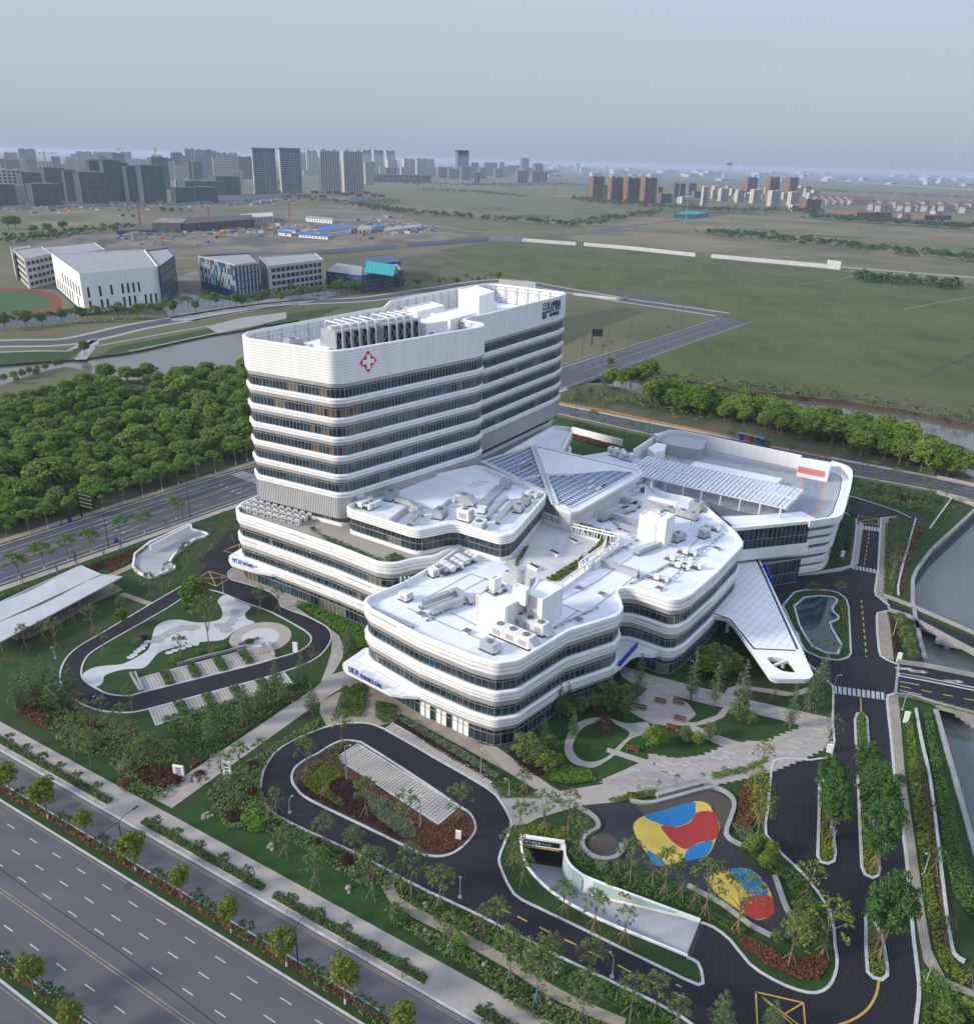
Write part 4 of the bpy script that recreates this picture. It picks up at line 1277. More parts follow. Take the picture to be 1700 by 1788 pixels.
walk([(500,1062),(514,1058),(545,1080),(572,1096),(592,1110),(601,1130),(598,1150),(585,1172),(565,1197),(556,1202),(572,1160),(578,1140),(580,1112),(571,1096),(541,1080)])
walk([(265,1394),(545,1205),(575,1180),(605,1170),(640,1190),(640,1215),(600,1200),(560,1225),(300,1412)],'paving')
walk([(600,1205),(640,1190),(700,1225),(790,1270),(840,1300),(920,1345),(960,1372),(935,1380),(880,1345),(830,1318),(700,1247),(690,1262),(660,1268),(634,1262),(600,1262),(570,1268),(558,1245),(560,1225)],'paving_tan')
walk([(840,1300),(868,1305),(960,1372),(1000,1395),(920,1440),(895,1442),(888,1425),(873,1399),(850,1376),(850,1368),(920,1390),(940,1380),(880,1345)],'paving')
walk([(872,1398),(905,1396),(960,1385),(1070,1367),(1100,1372),(1090,1400),(1010,1408),(905,1440),(892,1443),(888,1425)],'paving')
PZ=[(1078,1168),(1090,1164),(1140,1180),(1330,1228),(1455,1255),(1452,1290),(1440,1300),(1400,1322),(1350,1342),(1290,1358),(1230,1370),(1160,1385),(1130,1386),(1060,1367),(1050,1362),(1090,1345),(1140,1322),(1180,1330),(1225,1325),(1275,1305),(1310,1299),(1340,1300),(1370,1286),(1402,1275),(1390,1265),(1300,1243),(1240,1232),(1130,1204),(1100,1192),(1085,1182)]
walk(PZ)
walk([(1098,1242),(1110,1222),(1130,1204),(1150,1205),(1200,1228),(1215,1248),(1200,1262),(1160,1268),(1128,1260)])
walk([(1125,1262),(1200,1262),(1255,1285),(1310,1303),(1275,1312),(1230,1290),(1190,1268),(1150,1266)])
def ring(outer,inner,m='paving',z=.077):
 _wz[0]+=.0022;z+=_wz[0]
 sheet('path',smooth(pts(outer),True,4),z,m,[smooth(pts(inner),True,4)])
ring([(985,1310),(990,1285),(1005,1265),(1030,1255),(1060,1254),(1085,1262),(1103,1264),(1130,1262),(1130,1280),(1100,1292),(1075,1318),(1040,1340),(1015,1339),(995,1330)],[(1000,1310),(1004,1290),(1020,1270),(1045,1262),(1070,1264),(1092,1275),(1098,1284),(1080,1302),(1060,1322),(1035,1331),(1012,1326)])
walk([(1262,1217),(1270,1202),(1290,1197),(1340,1203),(1385,1210),(1410,1200),(1418,1206),(1400,1214),(1370,1216),(1330,1209),(1296,1204),(1282,1208),(1276,1222)])
walk([(1160,1262),(1215,1262),(1250,1250),(1266,1232),(1275,1235),(1265,1252),(1240,1264),(1215,1268)])
walk([(1060,1306),(1150,1334),(1225,1350),(1218,1357),(1150,1345),(1058,1314)],z=.079)
b=MB()
for k in range(9):
 y=1346+k*2.6;x0=1118-k*9;x1=1215-k*6
 b.ribbon(pts([(x0,y),(x1,y+17)]),.25,.17,0)
b.build('step_edge',M['concrete'],None,'structure')
b=MB()
P0,P1=at(1130,1322,0),at(1402,1275,0)
saw=[(1140,1322),(1180,1330),(1225,1325),(1275,1305),(1310,1299),(1340,1300),(1370,1286),(1402,1275)]
ln=resample(pts(saw),1.6,False)
for i,q in enumerate(ln):
 b.flat([(q[0]-.9,q[1]-.7),(q[0]+.9,q[1]-.7),(q[0]+.9,q[1]+.7),(q[0]-.9,q[1]+.7)],.135+.002*(i%7),0)
ln=resample(pts([(1060,1368),(1130,1388),(1160,1387),(1230,1372),(1290,1360),(1350,1344),(1400,1324),(1448,1300)]),1.5,False)
for i,q in enumerate(ln):
 b.flat([(q[0]-.8,q[1]-.5),(q[0]+.8,q[1]-.5),(q[0]+.8,q[1]+.8),(q[0]-.8,q[1]+.8)],.135+.002*(i%7),0)
b.build('plaza_edge',M['paving'],None,'structure')
b=MB()
mat('slab_grey',(.29,.285,.285),.85,(.34,.33,.32),1.5,3)
mat('slab_pale',(.40,.375,.35),.85,(.35,.33,.31),1.5,3)
plz=pts(PZ);tv=np.array([math.cos(R(-22)),math.sin(R(-22))]);tn2=np.array([-tv[1],tv[0]])
for q in scatter(plz,1.9,.35):
 a,c=rng.uniform(.5,1.4),.28
 cs=[tuple(q+tv*a*s1+tn2*c*s2)for s1,s2 in((-1,-1),(1,-1),(1,1),(-1,1))]
 if all(inside(plz,*v)[0]for v in cs):b.flat(cs,.155,int(rng.integers(0,2)))
b.build('paving_slabs',[M['slab_grey'],M['slab_pale']],None,'stuff')
for l in([(1497,918),(1500,912),(1507,915),(1498,985),(1490,990),(1468,998),(1424,1004),(1345,1010),(1344,1006),(1423,1000),(1466,993),(1483,988),(1488,982)],):
 walk(l,'paving',.09)
walk([(1538,912),(1541,904),(1551,903),(1547,960),(1542,1044),(1548,1054),(1534,1044),(1527,1033),(1532.5,993)],'paving_tan',.09)
walk([(1531,1077),(1537,1070),(1548,1069),(1553,1090),(1560,1154),(1543,1149),(1535,1135)],'paving_tan',.09)
walk([(1549,1222),(1556,1214),(1567,1215),(1570,1240),(1580,1362),(1598,1480),(1613,1590),(1625,1660),(1650,1710),(1720,1740),(1720,1750),(1640,1722),(1612,1680),(1604,1640),(1583,1492),(1564,1360),(1556,1278)],'paving_tan',.09)
walk([(1497,915),(1490,980),(1474,985),(1480,935)],'soil',.05)
mat('paver_grid',(.215,.205,.195),.9,(.12,.125,.11),1.6,1,lo=.48,hi=.52)
def bays(px,n,name='parking_bays',hedge=0,m='paver_grid',u_split=None):
 """px: four picture corners, near-left, near-right, far-right, far-left; n bays along"""
 q=[np.array(v)for v in pts(px)]
 b=MB()
 b.flat([tuple(v)for v in q],.072,0)
 P=lambda u,v:tuple((q[0]*(1-u)+q[1]*u)*(1-v)+(q[3]*(1-u)+q[2]*u)*v)
 L=np.hypot(*(q[1]-q[0]));D=np.hypot(*(q[3]-q[0]))
 nu,nv=int(L/.62),int(D/.45)
 for i in range(nu):
  for j in range(nv):
   u0,v0=(i+.12)/nu,(j+.15)/nv;u1,v1=(i+.62)/nu,(j+.62)/nv
   b.face([(*P(u0,v0),.078),(*P(u1,v0),.078),(*P(u1,v1),.078),(*P(u0,v1),.078)],2)
 for k in range(n+1):
  if hedge and k%hedge==0:continue
  u=k/n;b.ribbon([P(u,.02),P(u,.98)],.2,.084,1)
 b.build(name,[M['slab_pale'],mat('bay_line',(.33,.27,.17),.8)if 'bay_line' not in M else M['bay_line'],mat('paver_soil',(.10,.105,.085),.9)if 'paver_soil' not in M else M['paver_soil']],None,'structure')
 kb=[tuple(v)for v in q]
 kerb(kb,.3,.14,True)
 hs=[]
 if hedge:
  for k in range(hedge,n,hedge):
   u=k/n;w=.035
   hs.append([P(u-w,.03),P(u+w,.03),P(u+w,.97),P(u-w,.97)])
 return hs
HEDGES=[]
HEDGES+=bays([(249,1210),(482,1150),(463,1127),(239,1186)],10,hedge=2)
HEDGES+=bays([(273,1267),(511,1195),(497,1176),(261,1239)],10,hedge=2)
bays([(765,1440),(801,1409),(625,1300),(587,1324)],9)if False else bays([(587,1324),(765,1440),(801,1409),(625,1300)],14)
bays([(672,1275),(849,1374),(862,1362),(686,1264)],14)
mat('white_terrazzo',(.46,.46,.47),.7,(.40,.40,.42),.6,5)
walk([(143,1180),(160,1168),(185,1163),(215,1160),(245,1145),(260,1133),(266,1112),(272,1095),(290,1085),(315,1083),(345,1088),(375,1085),(388,1078),(386,1062),(380,1050),(392,1040),(415,1050),(438,1060),(428,1072),(432,1082),(445,1088),(420,1098),(405,1106),(390,1118),(350,1122),(310,1130),(278,1140),(262,1158),(248,1168),(215,1170),(184,1180),(180,1192),(168,1200),(150,1192)],'white_terrazzo',.085,True)
c_=at(455,1114,0);rr=(at(397,1116,0)-c_).length
def circle(c,r,n=40):return[(c[0]+r*math.cos(2*math.pi*k/n),c[1]+r*math.sin(2*math.pi*k/n))for k in range(n)]
rr=(at(507,1112,0)-at(399,1116,0)).length/2
sheet('round_plaza',circle(c_,rr),.16,'paving');sheet('round_plaza',circle(c_,rr*.66),.165,'slab_grey');sheet('round_plaza',circle(c_,rr*.60),.17,'white_terrazzo')
mat('stepping_stone',(.26,.26,.27),.8,(.33,.33,.34),1,3)
for k,(x,y,s)in enumerate([(411,1068,1.3),(411,1076,1.2),(406,1084,1.2),(400,1090,1.3),(393,1096,1.2),(384,1093,1.4),(395,1101,1.5),(335,1097,1.6),(319,1097,1.4),(308,1100,1.4),(298,1105,1.3),(289,1110,1.2),(280,1114,1.3),(275,1120,1.2),(258,1122,.8),(252,1128,.8),(247,1134,.9),(240,1139,.8),(234,1145,.8),(228,1149,.8),(295,1141,.8),(305,1137,.8),(318,1133,.8),(330,1129,.8),(342,1126,.8)]):
 q=at(x,y,0);r_=s*1.05
 sheet('stepping_stone',[(q.x+r_*(1+.12*math.sin(3*a+k))*math.cos(a),q.y+r_*.8*math.sin(a))for a in np.linspace(0,2*math.pi,14)[:-1]],.175+.001*k,'stepping_stone' if k<14 else 'white_terrazzo')
for l in([(310,1162),(430,1131)],[(228,1178),(246,1210)],[(236,1177),(250,1209)],[(415,1128),(452,1116)],[(470,1124),(480,1148)]):
 b=MB();b.rail(pts(l),.4,0,.7);b.build('garden_wall',M['concrete'],None,'structure')
b=MB();b.ribbon(smooth(pts([(290,948),(262,964),(235,985),(205,1000),(180,1010)]),False),2.2,.08);b.ribbon(pts([(212,1037),(262,1055)]),1.6,.08);b.build('path',M['paving_tan'],None,'structure')
b=MB();b.ribbon(smooth(pts([(688,1530),(678,1545),(684,1562),(700,1580),(735,1600),(775,1620),(830,1650),(900,1690),(960,1730),(1020,1760),(1090,1790)]),False),1.7,.07);b.build('path',M['paving_tan'],None,'structure')
mat('rubber_dark',(.026,.027,.036),.95,(.032,.033,.042),2,4)
mat('rubber_brown',(.062,.053,.046),.95,(.072,.062,.053),2,4)
mat('rubber_blue',(.012,.130,.320),.9,(.016,.15,.35),2,4)
mat('rubber_yellow',(.45,.33,.060),.9,(.50,.37,.08),2,4)
mat('rubber_red',(.26,.026,.024),.9,(.30,.035,.03),2,4)
PG=[(1014,1412),(1055,1403),(1093,1398),(1120,1405),(1190,1388),(1232,1380),(1262,1386),(1280,1400),(1272,1440),(1268,1462),(1292,1478),(1282,1490),(1335,1525),(1357,1535),(1370,1580),(1384,1615),(1376,1636),(1345,1632),(1240,1560),(1200,1545),(1130,1520),(1088,1498),(1070,1480),(1056,1462),(1048,1445),(1040,1430)]
sheet('playground',pts(PG),.07,'rubber_dark')
sheet('playground',pts([(1108,1404),(1190,1389),(1232,1381),(1260,1388),(1277,1402),(1270,1440),(1250,1455),(1245,1410),(1210,1398),(1125,1425)]),.078,'rubber_brown')
sheet('playground',circle(at(1054,1477,0),(at(1081,1477,0)-at(1027,1477,0)).length/2),.08,'rubber_brown')
BLOB=smooth(pts([(1124,1426),(1165,1413),(1213,1400),(1236,1405),(1245,1420),(1256,1442),(1248,1470),(1232,1496),(1190,1505),(1156,1513),(1140,1506),(1128,1490),(1112,1465),(1105,1445),(1110,1434)]),True,4)
sheet('playground',BLOB,.084,'rubber_yellow')
sheet('playground',smooth(pts([(1126,1426),(1165,1413),(1209,1401),(1214,1412),(1212,1425),(1200,1438),(1182,1444),(1165,1444),(1145,1437)]),True,4),.088,'rubber_blue')
sheet('playground',smooth(pts([(1154,1443),(1182,1445),(1205,1436),(1216,1420),(1244,1419),(1255,1442),(1248,1466),(1220,1472),(1198,1484),(1178,1474),(1164,1460)]),True,4),.092,'rubber_red')
sheet('playground',smooth(pts([(1199,1486),(1218,1474),(1244,1470),(1232,1495),(1196,1504)]),True,4),.096,'rubber_blue')
sheet('playground',smooth(pts([(1128,1485),(1150,1497),(1162,1512),(1150,1512),(1138,1504)]),True,4),.096,'rubber_blue')
sheet('playground',smooth(pts([(1236,1533),(1270,1519),(1310,1520),(1340,1550),(1351,1585),(1345,1600),(1325,1607),(1306,1600),(1270,1578),(1245,1555)]),True,4),.084,'rubber_yellow')
sheet('playground',smooth(pts([(1272,1519),(1310,1521),(1332,1542),(1341,1562),(1315,1565),(1290,1545)]),True,4),.088,'rubber_blue')
sheet('playground',smooth(pts([(1293,1590),(1305,1568),(1342,1564),(1351,1585),(1345,1600),(1325,1606),(1308,1602)]),True,4),.09,'rubber_red')
def lowwall(name,l,w=.6,h=.5,m='concrete',sm=True,label=None):
 p=pts(l);p=smooth(p,False,5)if sm else p
 b=MB();b.rail(p,w,0,h);return setp(b.build(name,M[m],None),label,'wall')if label else b.build(name,M[m],None,'structure')
lowwall('seat_wall',[(1100,1396),(1108,1402),(1135,1404),(1165,1397),(1232,1379),(1255,1380),(1275,1392),(1281,1408),(1275,1430),(1267,1455),(1275,1468),(1294,1478)],.7,.5,'concrete',True,'pale winding seat wall along the north edge of the playground')
lowwall('seat_wall',[(1146,1393),(1226,1372)],.8,.9,'concrete',False,'straight pale stepped bench wall behind the playground')
lowwall('seat_wall',[(1010,1412),(1025,1420),(1040,1432),(1044,1446),(1030,1455),(1018,1465),(1017,1480),(1030,1494),(1050,1502),(1072,1500),(1085,1488),(1084,1476)],.7,.5,'concrete',True,'pale s-shaped seat wall curling round the brown play circle')
lowwall('seat_wall',[(1352,1532),(1372,1588),(1383,1600),(1388,1622),(1372,1638)],.7,.5,'concrete',True,'pale seat wall along the east edge of the small play patch')
lowwall('seat_wall',[(1200,1548),(1260,1580),(1310,1618),(1345,1636)],.6,.5,'concrete',False,'pale straight wall along the south edge of the small play patch')
og=at(1100,1600,0)
rampo=empty('basement_ramp',og,'concrete ramp curving down into a basement portal with pale green wall panels','ramp')
up=pts([(986,1500),(997,1517),(1015,1531),(1040,1542),(1090,1561),(1160,1587),(1222,1610)])
lo_=pts([(908,1466),(912,1495),(920,1515),(934,1533),(955,1553),(985,1575),(1030,1600),(1090,1626),(1150,1650),(1200,1671)])
up=resample(pts([(985,1477)])+up,1,False);lo_=resample(lo_,1,False)
n_=28
U=resample(up,plen(up)/n_,False);Lo=resample(lo_,plen(lo_)/n_,False)
m_=min(len(U),len(Lo));zs_=[-4.6*(1-k/(m_-1))**1.05 for k in range(m_)]
b=MB(og)
for k in range(m_-1):
 b.face([(*U[k],zs_[k]),(*Lo[k],zs_[k]),(*Lo[k+1],zs_[k+1]),(*U[k+1],zs_[k+1])],0)
b.build('ramp_surface',M['concrete_pale'],rampo)
b=MB(og)
for k in range(m_-1):
 b.face([(*Lo[k],zs_[k]-.3),(*Lo[k],.35),(*Lo[k+1],.35),(*Lo[k+1],zs_[k+1]-.3)],0)
 b.face([(*U[k],zs_[k]-.3),(*U[k+1],zs_[k+1]-.3),(*U[k+1],.5),(*U[k],.5)],0)
b.rail(U,.35,-.2,.5,0);b.rail(Lo,.3,-.2,.35,0)
b.build('side_wall',M['white_wall'],rampo)
b=MB(og);mat('pale_green_panel',(.34,.46,.42),.6)
Ui=offset(U,.20,False)if False else U
nn_=lambda k:np.array([-(U[k+1][1]-U[k][1]),U[k+1][0]-U[k][0]])/max(1e-6,np.hypot(U[k+1][0]-U[k][0],U[k+1][1]-U[k][1]))
for k in range(2,m_-2):
 if k in(8,9):continue
 e=-nn_(k)*.22
 z0,z1=zs_[k]+.7,.35
 z0b=zs_[k+1]+.7
 if z1-z0<.25:continue
 b.face([(U[k][0]+e[0],U[k][1]+e[1],z0),(U[k+1][0]+e[0],U[k+1][1]+e[1],z0b),(U[k+1][0]+e[0],U[k+1][1]+e[1],z1),(U[k][0]+e[0],U[k][1]+e[1],z1)],0)
b.build('wall_panel',M['pale_green_panel'],rampo,'stuff')
A,B=Vector((*Lo[0],0)),Vector((*U[0],0))
b=MB(og);b.bar(A+Vector((0,0,.1)),B+Vector((0,0,.1)),.6,1.6,0);b.build('portal_beam',M['white_wall'],rampo)
b=MB(og);b.bar(A+Vector((0,.5,-2.9)),B+Vector((0,.5,-2.9)),.2,4.4,0);b.build('portal_dark',M['black'],rampo)  # black slab closing the portal, the darkness inside put into its colour
u_=(B-A).normalized();nrm=Vector((u_.y,-u_.x,0))
s0=A.lerp(B,.08)+nrm*.33;s1=A.lerp(B,.9)+nrm*.33
b=MB(og);b.bar(s0+Vector((0,0,.1)),s1+Vector((0,0,.1)),.12,.95,0);b.build('sign_board',M['black'],rampo)
lettering('地下停车库 P 入口',2,s0.lerp(s1,.04)+nrm*.07+Vector((0,0,-.22)),u_,UPZ,nrm,rampo,'white_paint',width=(s1-s0).length*.72,height=.62,depth=.03)
b=MB(og);b.bar(A.lerp(B,.05)+nrm*.4+Vector((0,0,-.85)),A.lerp(B,.9)+nrm*.4+Vector((0,0,-.85)),.12,.16,0);b.build('height_bar',M['yellow_paint'],rampo)
for x,y in((1089.5,1552.5),(1096.5,1554.5)):
 q=at(x,y,.9);k=min(range(m_-1),key=lambda i:(U[i][0]-q.x)**2+(U[i][1]-q.y)**2)
 tt=Vector((U[k+1][0]-U[k][0],U[k+1][1]-U[k][1],0)).normalized();n2=Vector((tt.y,-tt.x,0))
 base=Vector((U[k][0],U[k][1],-.35))+n2*.25
 bb=MB(og);
 for s,mm,off in((1.0,0,0),(.62,1,.02)):
  c0=base+n2*off+UPZ*(.1 if s<1 else 0)
  bb.face([tuple(c0-tt*.55*s),tuple(c0+tt*.55*s),tuple(c0+UPZ*1.0*s)],mm)
 bb.build('warning_triangle',[M['black'],mat('warning_yellow',(.55,.33,.02),.6)if 'warning_yellow' not in M else M['warning_yellow']],rampo)
b=MB()
l=pts([(1199,1673),(1223,1612)]);b.ribbon(l,.35,.07);l2=pts([(1204,1674),(1228,1614)]);b.ribbon(l2,.2,.07);b.build('drain',M['dark_metal'],None,'structure')
mk=MB()
def ln_(px,w,m,dashd=None,z=.072):
 p=pts(px)
 if dashd is None:mk.ribbon(smooth(p,False,5)if len(p)>2 else p,w,z,m)
 else:
  L=plen(p);u=0
  while u<L:
   a,_=along(p,u);c,_=along(p,min(L,u+dashd[0]));mk.ribbon([tuple(a),tuple(c)],w,z,m);u+=sum(dashd)
ln_([(1503,1048),(1508,1100),(1512,1148)],.3,1,(1.6,1.5));ln_([(1518,925),(1508,990)],.3,1,(1.6,1.6))
ln_([(875,1588),(890,1595)],.25,1);ln_([(903,1601),(920,1610)],.25,1);ln_([(942,1620),(963,1631)],.25,1);ln_([(985,1641),(1006,1651)],.25,1);ln_([(1028,1662),(1053,1675)],.25,1);ln_([(1078,1686),(1102,1699)],.25,1);ln_([(1125,1709),(1145,1720)],.25,1);ln_([(1180,1720),(1189,1724.5)],.22,1);ln_([(1176,1734),(1204,1748)],.25,1)
ln_([(1502,1220),(1503,1246)],.25,1);ln_([(1534,1713),(1528,1740),(1512,1765),(1485,1783),(1450,1795)],.3,1)
for quad in([(1319,1733),(1402,1752),(1406,1800),(1322,1800)],[(346,1010),(365,998),(403,1009),(377,1024)],[(390,962),(418,950),(450,940),(420,970)],[(1497,900),(1533,906),(1533,917),(1495,911)]):
 for k in range(4):ln_([quad[k],quad[(k+1)%4]],.22,1)
 ln_([quad[0],quad[2]],.2,1);ln_([quad[1],quad[3]],.2,1,z=.074)
ln_([(1320,1733),(1400,1805)],.2,1)
for(a,c,n)in(((1455,1204),(1546,1216),11),((1499,920),(1536,925),7),((1487,990),(1530,998),7)):
 for k in range(n):
  t=(k+.3)/n
  x,y=a[0]+(c[0]-a[0])*t,a[1]+(c[1]-a[1])*t
  hgt=13 if n>8 else 7
  ln_([(x,y-hgt*.45),(x+.4,y+hgt*.55)],.62,0)
b_marks=mk.build('road_marking',[M['white_paint'],M['yellow_paint']],None,'structure')
def bridge(name,up_edge,lo_edge,label,parapets=(0,1),m='asphalt_new',extra=None,piers=()):
 og=at(*up_edge[0],0)
 t=empty(name,og,label,'bridge')
 u,l=pts(up_edge),pts(lo_edge)
 b=MB(og);b.prism(u+l[::-1],-.75,.10,0);b.build('girder',M['concrete'],t)
 b=MB(og);b.flat(offset(ccw(u+l[::-1]),-.5),.115,0);b.build('roadway',M[m],t)
 for k,e in enumerate((u,l)):
  b=MB(og);b.rail(e,.35,.0,.9 if k in parapets else .3)
  b.build('parapet',M['concrete'],t)
 for(x,y)in piers:
  q=at(x,y,-2.6);b=MB(og)
  b.tube((q.x,q.y,-4.5),(q.x,q.y,-1.6),.75,n=14);b.box((q.x,q.y,-1.6),(1.8,5.2,.85),R(60));b.build('pier',M['concrete'],t)
 return t
bridge('footbridge',[(1549,1054),(1700,1126),(1830,1190)],[(1552,1064),(1570,1074),(1700,1134),(1830,1200)],'narrow concrete bridge crossing the canal beyond the pond island',(0,),piers=[(1650,1126)])if False else None
br1=bridge('canal_bridge',[(1542,1042),(1590,1060),(1700,1108),(1900,1190)],[(1552,1068),(1585,1078),(1700,1140),(1900,1240)],'concrete canal bridge with a grass strip and white arrows beyond the pond',piers=[(1652,1132),(1740,1170)])
sheet('bridge_verge',pts([(1560,1050),(1600,1067),(1700,1111),(1700,1117),(1600,1073),(1558,1055)]),.16,'lawn',parent=None)
br2=bridge('canal_bridge',[(1566,1158),(1612,1164),(1700,1182),(1900,1220)],[(1560,1216),(1590,1218),(1640,1234),(1700,1250),(1900,1300)],'wide concrete canal bridge with yellow lane dashes and planted median at the east gate',piers=[(1690,1262),(1700,1268)])
sheet('bridge_median',pts([(1567,1176),(1610,1183),(1700,1201),(1800,1222),(1800,1228),(1700,1208),(1610,1190),(1566,1182)]),.2,'kerbstone')
sheet('bridge_median',pts([(1570,1177.5),(1610,1184.5),(1700,1203),(1800,1224),(1800,1226),(1700,1206),(1610,1188),(1570,1181)]),.24,'soil')
mk=MB()
for px in([(1571,1199),(1590,1203)],[(1608,1206),(1626,1210)],[(1645,1213.5),(1663,1217)],[(1682,1221),(1700,1224)]):mk.ribbon(pts(px),.28,.13,1)
for px in([(1570,1191),(1604,1197)],[(1570,1206),(1608,1214)],[(1567,1167),(1600,1172)]):mk.ribbon(pts(px),.25,.13,0)
for px in((1575,1168),(1600,1173),(1662,1190)):
 q=at(*px,.13);
 for da in(0,.5):mk.flat([(q.x-1.5,q.y-.15+da),(q.x+1,q.y-.35+da),(q.x+1,q.y-.6+da),(q.x+2.4,q.y-.3+da),(q.x+1,q.y+.1+da),(q.x+1,q.y-.12+da),(q.x-1.5,q.y+.1+da)],.132+da*.002,0)
mk.build('road_marking',[M['white_paint'],M['yellow_paint']],None,'structure')
og=Vector((*WR.p(WR.uo(985,650)[0],o_near),0))
sb=empty('river_bridge',og,'grey concrete road bridge with slatted parapet over the river behind the tower','bridge')
u0=WR.uo(990,645)[0]-35;u1=u0+85
b=MB(og);b.prism(WR.strip(u0,u1,o_near-2.0,o_far+2.0),-1.0,.04,0);b.build('girder',M['concrete'],sb)
for o in(o_near-2.0,o_far+2.0):
 b=MB(og)
 b.rail([WR.p(u0,o),WR.p(u1,o)],.3,1.0,1.2);b.rail([WR.p(u0,o),WR.p(u1,o)],.3,.0,.35)
 for k in range(int((u1-u0)/1.4)):q=WR.p(u0+k*1.4,o);b.box((q[0],q[1],.3),(.9,.2,.75),WR.ang)
 b.build('parapet',M['concrete'],sb)
for k in range(4):
 b=MB(og)
 for o in(o_near-.5,(o_near+o_far)/2,o_far+.5):
  q=WR.p(u0+20+k*14,o);b.tube((q[0],q[1],-4),(q[0],q[1],-1.5),.6,n=10)
 b.rail([WR.p(u0+20+k*14,o_near-1.6),WR.p(u0+20+k*14,o_far+1.6)],1.3,-1.7,-1.0);b.build('pier',M['concrete'],sb)
og=at(1660,860,0)
cb=empty('road_bridge',og,'pale stone road bridge with panelled balustrade over the canal head at the east edge','bridge')
b=MB(og);b.rail(pts([(1635,862),(1665,872),(1700,884),(1780,910)]),.35,-1.0,1.3);b.build('parapet',M['paving'],cb)
b=MB(og);b.rail(pts([(1635,836),(1700,850),(1780,872)]),.35,-1.0,1.3);b.build('parapet',M['paving'],cb)
for l in([(1598,907),(1570,1010),(1568,1040)],[(1660,872),(1622,925)],[(1598,1240),(1607,1290),(1622,1360),(1636,1470),(1650,1590),(1660,1655),(1668,1672),(1683,1682)]):
 b=MB();b.rail(smooth(pts(l),False,4),.45,0,.55);b.build('retaining_wall',M['kerbstone'],None,'structure')
def item(name,px,z,label,cat='rooftop unit',group=None):
 q=at(*px,z)
 return empty(name,q,label,cat,group),q
def rdir(a,b_,z):
 d=dirw(a,b_,z);return math.atan2(d[1],d[0])
UF=rdir((640,1062),(824,1146),ZR)
VF=rdir((908,1152),(1079,1074),ZR)
def rot(q,ang,x,y):
 return(q.x+x*math.cos(ang)-y*math.sin(ang),q.y+x*math.sin(ang)+y*math.cos(ang))
def duct(b,q,ang,path,w,h,z,m=0,hood=True):
 """square duct along local points"""
 P=[rot(q,ang,*p)for p in path]
 for a,c in zip(P[:-1],P[1:]):
  b.bar((*a,z+h/2),(*c,z+h/2),w,h,m)
  L=math.hypot(c[0]-a[0],c[1]-a[1])
  for k in range(1,int(L/1.4)):
   t=k/int(L/1.4);x,y=a[0]+(c[0]-a[0])*t,a[1]+(c[1]-a[1])*t
   b.box((x,y,z-.03),(.07,w+.09,h+.06),math.atan2(c[1]-a[1],c[0]-a[0]),m)
 for a in P[1:-1]:b.box((*a,z-.01),(w+.02,w+.02,h+.03),ang,m)
def ahu(px,z,label,ang,L=5,w=2.2,h=2.1,hood=1.2,group='air handling units on the roofs',white=True):
 """air handling unit: skid, cabinet, flared duct and sloped weather hood"""
 t,q=item('air_handling_unit',px,z,label,'air handler',group)
 b=MB(q);b.box((*rot(q,ang,0,0),z),(L+.2,w+.2,.25),ang,0);b.build('skid',M['dark_metal'],t)
 b=MB(q);n=max(1,int(L/2.4))
 for k in range(n):
  x=-L/2+(k+.5)*L/n
  b.box((*rot(q,ang,x,0),z+.25),(L/n-.06,w,h),ang)
 b.build('cabinet',M['plant_white' if white else 'duct'],t)
 b=MB(q);g=MB(q)
 for k in range(n):
  x=-L/2+(k+.5)*L/n;c=rot(q,ang,x,0)
  if L>2.5:b.tube((*c,z+h+.25),(*c,z+h+.42),min(w,L/n)*.3,n=10)
  for s in(-1,1):g.box((*rot(q,ang,x,s*(w/2+.01)),z+h*.3),(L/n*.6,.05,h*.5),ang)
 if b.f:b.build('fan',M['grey_metal'],t)
 g.build('grille',M['slot'],t)
 b=MB(q)
 o=L/2
 f0=[rot(q,ang,o,-w/2),rot(q,ang,o,w/2)];f1=[rot(q,ang,o+hood,-w/2*.8),rot(q,ang,o+hood,w/2*.8)]
 v=[(*f0[0],z+.5),(*f0[1],z+.5),(*f0[1],z+.25+h),(*f0[0],z+.25+h),(*f1[0],z+.6),(*f1[1],z+.6),(*f1[1],z+1.0),(*f1[0],z+1.0)]
 i=len(b.v);b.v.extend(v)
 for f in((0,1,5,4),(3,7,6,2),(0,4,7,3),(1,2,6,5),(4,5,6,7)):b.f.append(tuple(i+k for k in f));b.m.append(0)
 b.build('hood',M['duct'],t)
 return t
def fanset(px,z,label,ang,n=3,s=1.0,group='pipe fan units on the roofs'):
 """row of in-line fans on a frame with round ducts"""
 t,q=item('fan_unit',px,z,label,'roof fan',group)
 b=MB(q)
 for k in range(n):
  y=(k-(n-1)/2)*1.25*s
  a,c=rot(q,ang,-2.0*s,y),rot(q,ang,2.2*s,y)
  b.tube((*a,z+.85*s),(*c,z+.85*s),.38*s,n=10)
 b.build('round_duct',M['duct'],t)
 b=MB(q)
 for k in range(n):
  y=(k-(n-1)/2)*1.25*s
  b.box((*rot(q,ang,-.2*s,y),z+.35*s),(1.2*s,1.05*s,1.0*s),ang)
  b.box((*rot(q,ang,2.1*s,y),z+.3*s),(.6*s,.95*s,1.1*s),ang)
 b.build('fan_box',M['plant_white'],t)
 b=MB(q);b.box((*rot(q,ang,0,0),z),(4.4*s,n*1.25*s,.22),ang);b.build('skid',M['grey_metal'],t)
 return t
